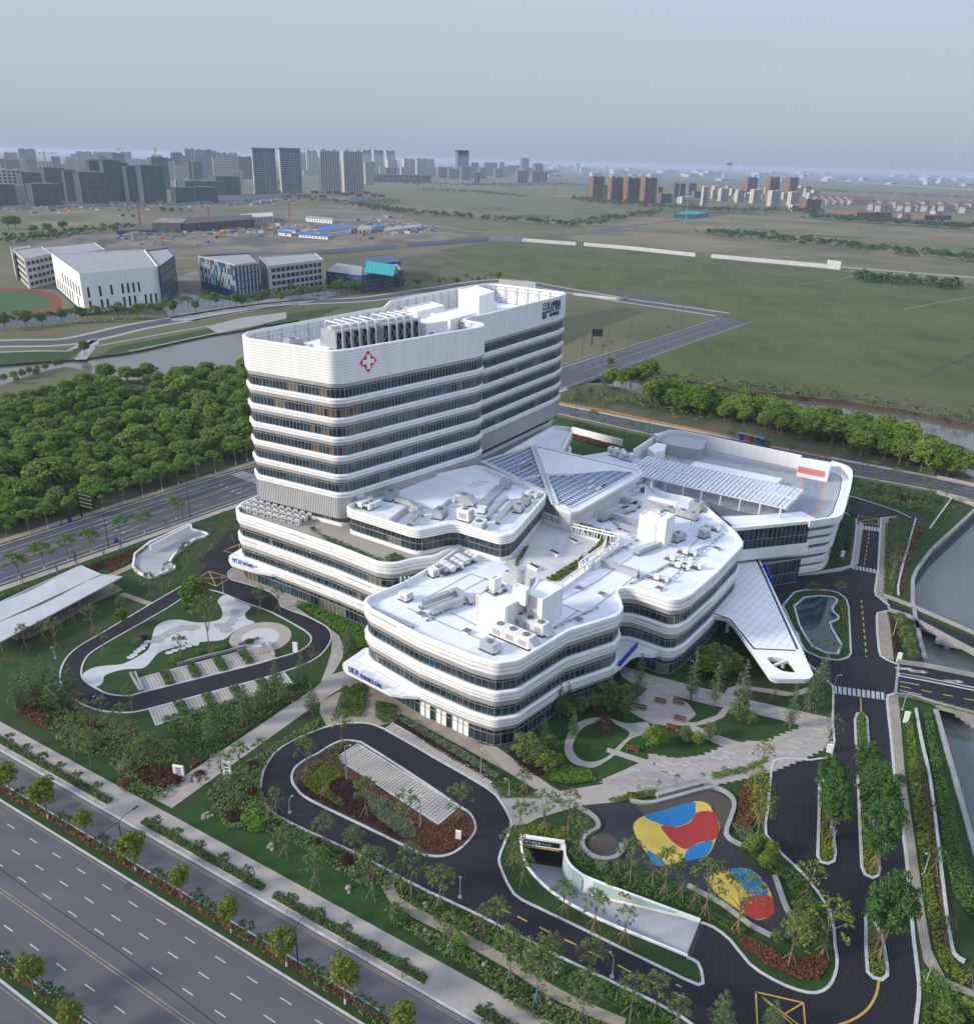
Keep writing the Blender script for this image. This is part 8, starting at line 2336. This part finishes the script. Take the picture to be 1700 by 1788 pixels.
for k,mm in enumerate(('blue_sign','salmon_paint','red_sign','teal_panel','blue_sign','grey_metal')):
 p0,_=along(l,1+k*plen(l)/6.4);p1,_=along(l,1+(k+.8)*plen(l)/6.4);b=MB(q);b.rail([tuple(p0),tuple(p1)],.15,.4,2.6);b.build('poster',M[mm],t)
og=at(300,408);t=empty('unfinished_building',og,'long unfinished dark concrete building wrapped in scaffolding on the site','building site')
mat('scaffold_dark',(.045,.045,.05),.9,(.09,.075,.065),.3,5)
for name,px,z1,m in(('wing',[(268,406),(318,407),(330,398),(280,397)],13,'raw_concrete'),('wing',[(318,407),(445,397),(440,388),(325,395)],12,'scaffold_dark'),('wing',[(205,409),(270,408),(275,402),(210,403)],5,'scaffold_dark')):
 b=MB(og);b.prism(pts(px),0,z1,0);b.build(name,M[m],t)
 l=pts(px[:2]);b=MB(og)
 for k in range(14):
  p_,_=along(l,plen(l)*k/13);b.box((p_[0],p_[1]-.5,0),(.7,.7,z1+rng.uniform(.5,3)))
 b.build('column',M['raw_concrete'],t,'stuff')
og=at(430,392);t=empty('site_building',og,'pale low site building at the right end of the unfinished block','building site');b=MB(og);b.prism(pts([(420,391),(478,387),(476,380),(420,384)]),0,9,0);b.build('wall',M['cream_wall'],t);windows(t,og,*[np.array(v)for v in pts([(420,391),(478,387)])],2,10,1,8)
def shed(px,h,label,m='blue_roof',w='white_wall',grp='blue roofed site sheds'):
 base=ccw(pts(px));og=Vector((*base[0],0));t=empty('site_shed',og,label,'shed',grp)
 b=MB(og);b.prism(base,0,h,0);b.build('wall',M[w],t)
 b=MB(og);b.prism(offset(base,.5),h,h+.5,0);b.build('roof',M[m],t)
 A,B=[np.array(v)for v in pts(px[:2])];windows(t,og,A,B,max(1,int(h/3)),max(3,int(np.hypot(*(B-A))/6)),.5,h-.3,wf=.5,hf=.5)
shed([(556,414),(613,407),(611,400),(555,405)],7,'largest blue roofed site shed with two rows of windows')
shed([(522,414),(572,418),(574,413),(524,409)],3.4,'long low blue roofed shed in front of the largest one')
shed([(486,410),(508,413),(510,409),(488,406)],3.4,'small blue roofed shed at the left of the group')
shed([(492,405),(515,407),(517,402),(494,400)],3.4,'second small blue roofed shed at the left of the group')
shed([(534,386),(580,390),(582,386),(536,382)],5,'white long shed behind the blue sheds','roof_grey','white_wall','pale site sheds')
shed([(625,408),(648,407),(647,400),(626,401)],5,'white site shed right of the blue sheds','roof_grey','white_wall','pale site sheds')
shed([(672,408),(735,400),(733,396),(672,403)],4,'long pale site cabin row by the yellow crane','roof_grey','white_wall','pale site sheds')
shed([(654,403),(672,401),(671,397),(655,398)],5,'blue site cabin beside the yellow crane','blue_roof','hoarding_blue')
shed([(1175,380),(1213,381),(1237,377),(1200,374)],7,'teal fronted sales pavilion beside the far road','teal_panel','teal_panel','far pavilions')
def crane(x,y,ytop,label,m='crane_yellow',rz=.3,jib=1.0):
 q=at(x,y);h=rise(x,y,ytop);t=empty('tower_crane',q,label,'crane','tower cranes on the building sites')
 w=max(1.6,h*.022)
 b=MB(q)
 for sx,sy in((-1,-1),(1,-1),(1,1),(-1,1)):b.bar((q.x+sx*w/2,q.y+sy*w/2,0),(q.x+sx*w/2,q.y+sy*w/2,h),w*.35)
 for k in range(int(h/(w*2))):
  z=k*w*2;b.bar((q.x-w/2,q.y-w/2,z),(q.x+w/2,q.y-w/2,z+w*2),w*.2);b.bar((q.x-w/2,q.y+w/2,z),(q.x-w/2,q.y-w/2,z+w*2),w*.2)
 b.build('mast',M[m],t)
 b=MB(q);L=h*.45*jib;b.bar((*rot(q,rz,-L*.35,0),h*.97),(*rot(q,rz,L,0),h*.97),w*.6,w*.8);b.bar((q.x,q.y,h*.97),(q.x,q.y,h*1.06),w*.6)
 b.bar((q.x,q.y,h*1.06),(*rot(q,rz,L*.7,0),h*.98),w*.2);b.build('jib',M[m],t)
 b=MB(q);b.box((*rot(q,rz,-L*.33,0),h*.93),(w*1.6,w*1.2,h*.05),rz);b.build('counterweight',M['grey_metal'],t)
for k,a in enumerate(((245.5,394,352,'crane_orange',.2,.25),(365,381,352,'crane_orange',.2,.2),(506,385,350,'crane_orange',2.8,.3),(15,320,277,'crane_yellow',.4),(52,320,290,'crane_yellow',.1),(86,322,265,'crane_yellow',.1),(142,300,272,'crane_orange',1.0,.4),(190,300,264,'crane_yellow',.3,.5),(212,300,258,'crane_yellow',.3,.5),(277,315,258,'crane_yellow',2.9,.4),(340,330,268,'crane_yellow',.2,.3),(334,335,300,'crane_orange',.1,.4),(382,338,297,'crane_yellow',.2,.4),(402,335,285,'crane_yellow',.1,.6),(422,345,320,'crane_orange',.2,.4),(756,330,305,'crane_yellow',.2,.4),(888,332,318,'crane_yellow',.2,.6),(930,330,316,'crane_yellow',.1,.8),(975,332,318,'crane_yellow',.3,.6),(1000,335,320,'crane_yellow',.2,.6),(965,350,315,'crane_yellow',.2,.5))):
 crane(a[0],a[1],a[2],'{} tower crane from the left of the skyline'.format(('first','second','third')[k]+' short orange building-site' if k<3 else ORD[k-3]+' slim'),a[3],a[4],a[5]if len(a)>5 else 1.0)
q=at(675,404);t=empty('mobile_crane',q,'yellow mobile crane with raised dark boom among the site cabins','crane');b=MB(q);b.box((q.x,q.y,.5),(9,3,2.5),.3);b.build('body',M['crane_yellow'],t);b=MB(q);b.bar((q.x,q.y,3),(q.x-8,q.y,34),1.0);b.build('boom',M['crane_yellow'],t)
for k,(x,y,t_)in enumerate(((579.5,351,325),(737,332,300),(789,330,303),(803,331,302),(832,331,302),(870,336,302),(884,344,305),(943,328,306),(965,350,318),(1183,366,318),(1197,388,335),(1290,379,352),(1320,371,340),(1561,352,328),(330,403,385),(420,418,395))):
 q=at(x,y);h=rise(x,y,t_);t=empty('power_pole',q,'{} tall pale power pole from the left across the plain'.format(ORD[k]),'pole','tall power poles on the plain')
 b=MB(q);b.tube(q,(q.x,q.y,h),h*.018,h*.010,6);b.build('pole',M['concrete'],t)
 b=MB(q)
 for z in(.82,.9,.98):b.bar((q.x-h*.05,q.y,h*z),(q.x+h*.05,q.y,h*z),h*.010)
 b.build('cross_arm',M['concrete'],t)
mat('pale_concrete',(.34,.33,.29),.9);mat('rust',(.13,.075,.05),.9);mat('brown_wall',(.15,.135,.14),.85,(.10,.09,.095),.02,3);mat('brick_brown',(.185,.105,.070),.85,(.16,.09,.06),.02,3)
mat('net_green',(.022,.070,.058),.9,(.03,.085,.07),.05,4);mat('net_grey',(.055,.058,.068),.9,(.07,.072,.08),.05,4);mat('net_teal',(.030,.075,.085),.9,(.04,.09,.10),.05,4);mat('cyan_sheet',(.01,.20,.34),.8)
mat('tower_glass',(.030,.060,.095),.3,spec=.3);mat('lattice_wall',(.36,.35,.33),.85);mat('tile_roof',(.16,.10,.085),.9);mat('office_wall',(.12,.13,.15),.7)
def proto(style):
 """unit tower: long face along x, 1 wide, 1 deep, 1 high, origin at its base centre -> [(part name, mesh, kind)]"""
 if style in PROTO:return PROTO[style]
 w=MB();win=MB();cap=MB()
 st=STYLES[style];fl,bays_,wm,gm,cm_=st
 H=1.0
 if style.startswith('net'):
  w.box((0,0,0),(.98,.98,.985));
  for k in range(fl):win.box((0,0,(k+1)/(fl+1)),(.995,.995,.008))
  for x in(-.12,.25):win.box((x,-.5,0),(.06,.03,.96),0,2)
  for x in(-.44,-.36):win.box((x,-.5,0),(.07,.03,.97),0,1)
  for y in(-.35,0,.35):win.box((-.5,y,0),(.03,.22,.98),0,1)
  cap.box((0,0,.985),(.6,.6,.03))
  parts=[('netting',w.mesh('netting',M[wm])),('scaffold',win.mesh('scaffold',[M[gm],M['pale_concrete'],M['rust']])),('top_deck',cap.mesh('top_deck',M[cm_]))]
 elif style=='villa':
  w.box((0,0,0),(.94,.94,.7));
  for k in range(3):
   for x in(-.3,0,.3):win.box((x,-.47,.08+k*.22),(.16,.02,.12));win.box((-.47,x,.08+k*.22),(.02,.16,.12))
  cap.face([(-.5,-.5,.7),(.5,-.5,.7),(.5,0,1),(-.5,0,1)]);cap.face([(.5,.5,.7),(-.5,.5,.7),(-.5,0,1),(.5,0,1)]);cap.face([(.5,-.5,.7),(.5,.5,.7),(.5,0,1)]);cap.face([(-.5,.5,.7),(-.5,-.5,.7),(-.5,0,1)])
  parts=[('wall',w.mesh('wall',M[wm])),('windows',win.mesh('windows',M[gm])),('roof',cap.mesh('roof',M[cm_]))]
 elif style in('glass','glassdark'):
  w.box((0,0,0),(.97,.97,.97))
  for k in range(fl):z=(k+.5)/fl*.9;win.box((0,0,z),(.985,.985,.20*.9/fl))
  win.box((-.35,0,0),(.28,1.0,.92))if False else None
  for x in(-.48,.02,.18,.48):win.box((x,0,0),(.012,.99,.98))
  cap.box((0,0,.97),(.98,.98,.03))
  parts=[('curtain_wall',w.mesh('curtain_wall',M[wm])),('floor_bands',win.mesh('floor_bands',M[gm])),('roof',cap.mesh('roof',M[cm_]))]
 else:
  w.box((0,0,0),(.94,.90,.95))
  for i in range(bays_):
   x=-.47+(i+.5)*.94/bays_
   for k in range(fl):
    z=(k+.25)/fl*.95
    for y in(-.45,.45):win.box((x,y,z),(.94/bays_*.55,.02,.95/fl*.55))
  for j in range(3):
   y=-.3+j*.3
   for k in range(fl):
    z=(k+.25)/fl*.95
    for x in(-.47,.47):win.box((x,y,z),(.02,.13,.95/fl*.55))
  for i in range(bays_+1):
   x=-.47+i*.94/bays_
   if i%2==0:w.box((x,0,0),(.94/bays_*.3,.98,.97))
  for x in(-.28,.28):cap.box((x,0,.95),(.22,.5,.05))
  cap.box((0,0,.95),(.95,.92,.012))
  parts=[('wall',w.mesh('wall',M[wm])),('windows',win.mesh('windows',M[gm])),('roof',cap.mesh('roof',M[cm_]))]
 PROTO[style]=parts
 return parts
# far city
PROTO={}
STYLES={'brown':(22,7,'brown_wall','win_dark','grey_res'),'browntower':(20,7,'brick_brown','win_dark','brick_brown'),'white':(9,6,'white_res','win_dark','white_res'),'resid':(22,6,'white_res','win_dark','grey_res'),'grey':(22,7,'grey_res','win_dark','grey_res'),'office':(10,8,'office_wall','win_dark','grey_res'),'lattice':(22,8,'lattice_wall','win_dark','lattice_wall'),'frame':(9,5,'white_res','black','white_res'),'low':(3,10,'white_res','win_dark','blue_roof'),'lowbrown':(2,12,'brick_brown','win_dark','tile_roof'),'brick':(5,4,'brick_brown','win_dark','brick_brown'),'cream':(4,6,'cream_wall','win_dark','cream_wall'),'netgreen':(5,0,'net_green','net_teal','raw_concrete'),'netgrey':(4,0,'net_grey','grey_metal','raw_concrete'),'netteal':(3,0,'net_teal','net_green','raw_concrete'),'glass':(20,0,'tower_glass','lattice_wall','tower_glass'),'glassdark':(22,0,'tower_glass','office_wall','tower_glass'),'villa':(3,3,'cream_wall','win_dark','tile_roof'),'villaw':(3,3,'white_res','win_dark','roof_grey')}
STYLES['villa']=STYLES['villa']
BN={'netgreen':'netted_tower','netgrey':'netted_tower','netteal':'netted_tower','villa':'village_house','glass':'glass_tower','glassdark':'office_tower','lattice':'concrete_tower','office':'office_block','low':'low_building','lowbrown':'low_building','brick':'brick_building','frame':'frame_building','cream':'low_building'}
BT={'netgreen':'green netted tower under construction','netgrey':'grey netted block under construction','netteal':'teal netted low block under construction','brown':'grey brown apartment tower','browntower':'tall red brown apartment tower','white':'white apartment block','resid':'pale apartment tower','grey':'hazy grey apartment tower','office':'dark office block','lattice':'bare concrete tower with grid windows','glass':'blue glass tower with pale bands','glassdark':'dark glass office tower','villa':'tan village house with gabled roof','low':'long low white building','lowbrown':'long low brown roofed building','brick':'blocky brick building','frame':'open white concrete frame','cream':'cream low building'}
CNT={}
def tower_at(x,yb,yt,w,style,where,dep=None,rz=None):
 q=at(x,yb);h=rise(x,yb,yt);s=scale_at((q.x,q.y,0))
 W_=w*s*.86;D_=(dep or .55)*w*s
 n_=CNT.get((style,where),0);CNT[(style,where)]=n_+1
 o=empty(BN.get(style,'apartment_tower'),q,'{} {} {}'.format(ORD[n_]if n_<30 else 'further',BT[style],where),'building','{}, {}'.format(BT[style],where))
 o.location=(q.x,q.y+D_*.4,0)
 o.rotation_euler.z=R(20+rng.uniform(-3,3))if rz is None else rz
 for nm,me in proto(style):
  c=link(nm,me,o);c.scale=(W_,D_,h)
  if nm in('windows','scaffold','floor_bands'):c['kind']='stuff'
 return o
LEFT='of the left skyline, counting from the left'
for a in((20,318,276,34,'grey'),(50,300,258.5,30,'grey'),(148,295,263.5,28,'grey'),(172,293,264,14,'grey'),(190,293,264.5,28,'grey'),(222,295,264,20,'grey'),(45,306,277,26,'white'),(85,304,280,40,'white'),(132,302,267,10,'white'),(125,303,279,26,'white'),(145,305,278,20,'white'),(110,303,285,20,'white'),(230,300,276,26,'white'),(250,300,277,22,'white'),(8,361,321,40,'netgrey'),(75,360,320,60,'netgrey'),(95,350,292,44,'netgrey'),(158,356,299.6,58,'netgrey'),(125,352,296,26,'netgrey'),(37,357,322,18,'frame'),(20,348,294,46,'frame'),(55,350,300,40,'netgrey'),(172,350,279,34,'netgreen'),(197,351,278,38,'netgreen'),(216,351,283,30,'netgreen'),(236,353,289,40,'netgreen'),(265,355,288,52,'netgreen'),(278,330,274,38,'netgreen'),(339,322,281,32,'netgreen'),(392,339,307,56,'netgreen'),(318,354,327,46,'netteal'),(355,354,326,52,'netteal'),(345,340,315,96,'netteal'),(310,303,265,24,'brown'),(334,303,258,20,'brown'),(358,306,260,34,'brown'),(383,306,267,30,'brown'),(403,310,272,22,'brown'),(427,312,272,32,'brown'),(372,304,262,20,'brown'),(302,316,281,14,'white'),(314,318,288,20,'white'),(364,322,297,20,'white'),(413,320,297,24,'white')):
 tower_at(*a[:5],LEFT)
for a in((462,339,258,46,'glass'),(507,336,258,42,'glass'),(575,337,260,40,'lattice'),(615,336,261,40,'lattice'),(530,306,265,12,'resid'),(544,305,262,20,'resid'),(554,304,265,10,'resid'),(640,303,261,18,'resid'),(660,305,261,20,'resid'),(681,303,262,18,'resid'),(645,322,281,20,'resid'),(684,310,278,20,'resid'),(667,308,288,10,'resid'),(713,310,276,24,'resid'),(735,310,276,24,'resid'),(750,309,276.5,17,'resid'),(703,310,291,8,'resid')):
 tower_at(*a[:5],'behind the tower, counting from the glass towers')
for a in((775,310,291,32,'office'),(806,308,262,24,'glassdark'),(828,306,283,15,'office'),(855,306,283,27,'office'),(870,310,293,18,'office'),(842,312,292,14,'office'),(895,304,288,24,'office'),(915,305,276,16,'glassdark'),(790,312,294,20,'office'),(812,314,290,20,'office'),(910,319,297,24,'brown'),(935,318,298,22,'brown'),(948,317,300,16,'brown'),(832,322,300,12,'brown'),(1008,297,284,9,'white'),(1018,301,291,12,'white'),(975,300,287,6,'white'),(1272,298,284,10,'glassdark')):
 tower_at(*a[:5],'of the far middle skyline, counting from the left')
for a in((1041,348,307,27,'browntower'),(1073,351,308,27,'browntower'),(1102,352.5,309,29,'browntower'),(1131,354.5,309,29,'browntower'),(1057,345,322,10,'browntower'),(1086,350,332,10,'browntower'),(1150,350,326,12,'browntower'),(1309,342,309,24,'browntower'),(1346,352,308,24,'browntower'),(1380,346,309,22,'browntower'),(1409,340,325,14,'browntower'),(1160,354,337,28,'brown'),(1183,346,319,26,'brown'),(1206,340,319,19,'brown'),(1216,345,333,18,'brown')):
 tower_at(*a[:5],'on the right, counting from the left')
for a in((1228,362,324,12,'white'),(1246,347,330,12,'white'),(1262,351,328,18,'white'),(1290,353,330,16,'white'),(1318,355,330,20,'white'),(1350,360,332,22,'white'),(1384,359,334,20,'white')):
 tower_at(*a[:5],'standing forward in the right estate, from the left')
rr_=np.random.default_rng(3)
for k in range(24):
 x=1250+k*7.5;yb=rr_.uniform(335,350);tower_at(x,yb,yb-rr_.uniform(11,15),rr_.uniform(10,16),'white','among the low rows of the right estate')
for k in range(18):
 x=1425+k*4.4;yb=352+(k%3)*3;tower_at(x,yb,yb-11,9,'villa','in the tight row beside the brick building',.9)
for k,(x,yb)in enumerate(((1490,358),(1500,358),(1510,358),(1520,358),(1525,367),(1540,362),(1550,369),(1564,363),(1576,369),(1590,364),(1602,368),(1614,362),(1632,369),(1645,364),(1660,370),(1672,365),(1685,372),(1696,366),(1618,370),(1538,369),(1590,370),(1648,370))):
 tower_at(x,yb,yb-14,15,'villa','of the village at the right edge',.9)
tower_at(1414,371,347,36,'brick','before the white rows');tower_at(1388,369,357,22,'frame','beside the brick building');tower_at(1196,361,343,28,'cream','below the brown towers')
tower_at(1515,379,370,95,'lowbrown','before the village');tower_at(1628,383,375,75,'lowbrown','before the village');tower_at(1577,381,370,18,'villa','with white gable before the village');tower_at(1637,377,368,24,'low','among the village houses')
for k in range(46):
 x=rr_.uniform(-20,1000);yb=rr_.uniform(296,300)+(0 if x>500 else 20);
 if x<440:continue
 tower_at(x,yb+rr_.uniform(0,12),yb-rr_.uniform(0,6),rr_.uniform(10,34),'low' if k%3 else 'office','in the low town below the skyline',.7)
for k in range(70):
 x=rr_.uniform(930,1720);hz=281+(x-850)*.0225
 yb=hz+rr_.uniform(9,26);tower_at(x,yb,yb-rr_.uniform(3,7),rr_.uniform(8,34),'low' if k%4 else 'white','scattered in the hazy distance',.6)
for k in range(60):
 x=rr_.uniform(-40,480);yb=rr_.uniform(352,362)-(x/480)*6
 tower_at(x,yb+4,yb-rr_.uniform(-1,1.5),rr_.uniform(8,22),'low','of the site cabins at the foot of the netted towers',.5)
for k in range(16):
 x=470+k*13;yb=337+rr_.uniform(0,9);tower_at(x,yb,yb-5,15,'lowbrown','of the old town under the lattice towers',.7)
tower_at(690,318,304,140,'lowbrown','in the long row below the apartments',.3);
for k in range(46):
 x=rr_.uniform(-20,470)if k<30 else rr_.uniform(640,960);tower_at(x,303+rr_.uniform(0,8)+(4 if k<30 else 0),(264 if k<30 else 280)+rr_.uniform(0,18),rr_.uniform(12,24),('grey','brown','white','resid')[k%4],'in the crowded back row of the skyline')
og=at(1500,320);vd=empty('viaduct',og,'long pale elevated railway on regular piers in the distance','viaduct')
l=pts([(1285,303),(1400,313),(1500,321),(1600,328),(1800,343)])
b=MB(og);b.rail(l,12,11,14);b.build('deck',M['concrete'],vd)
pb=None
for k,q in enumerate(resample(l,45,False)[:120]):
 if pb is None:b=MB();b.box((0,0,0),(5,10,11));pb=b.mesh('pier',M['concrete'])
 link('pier',pb,vd,Vector((q[0],q[1],0))-og)
# haze
zb,zt_=-6.0,118.0
hx,hy0,hy1=24000,-330,45000
b=MB();b.box((0,(hy0+hy1)/2,zb),(2*hx,hy1-hy0,zt_-zb))
hm=bpy.data.materials.new('haze_air');hm.use_nodes=True
n=hm.node_tree;n.nodes.remove(n.nodes['Principled BSDF'])
pv=n.nodes.new('ShaderNodeVolumePrincipled');n.links.new(pv.outputs[0],n.nodes['Material Output'].inputs['Volume'])
pv.inputs['Color'].default_value=(.60,.72,.92,1);pv.inputs['Density'].default_value=.00008;pv.inputs['Anisotropy'].default_value=.1
setp(b.build('haze',hm),label='pale blue haze over the plain',kind='stuff')
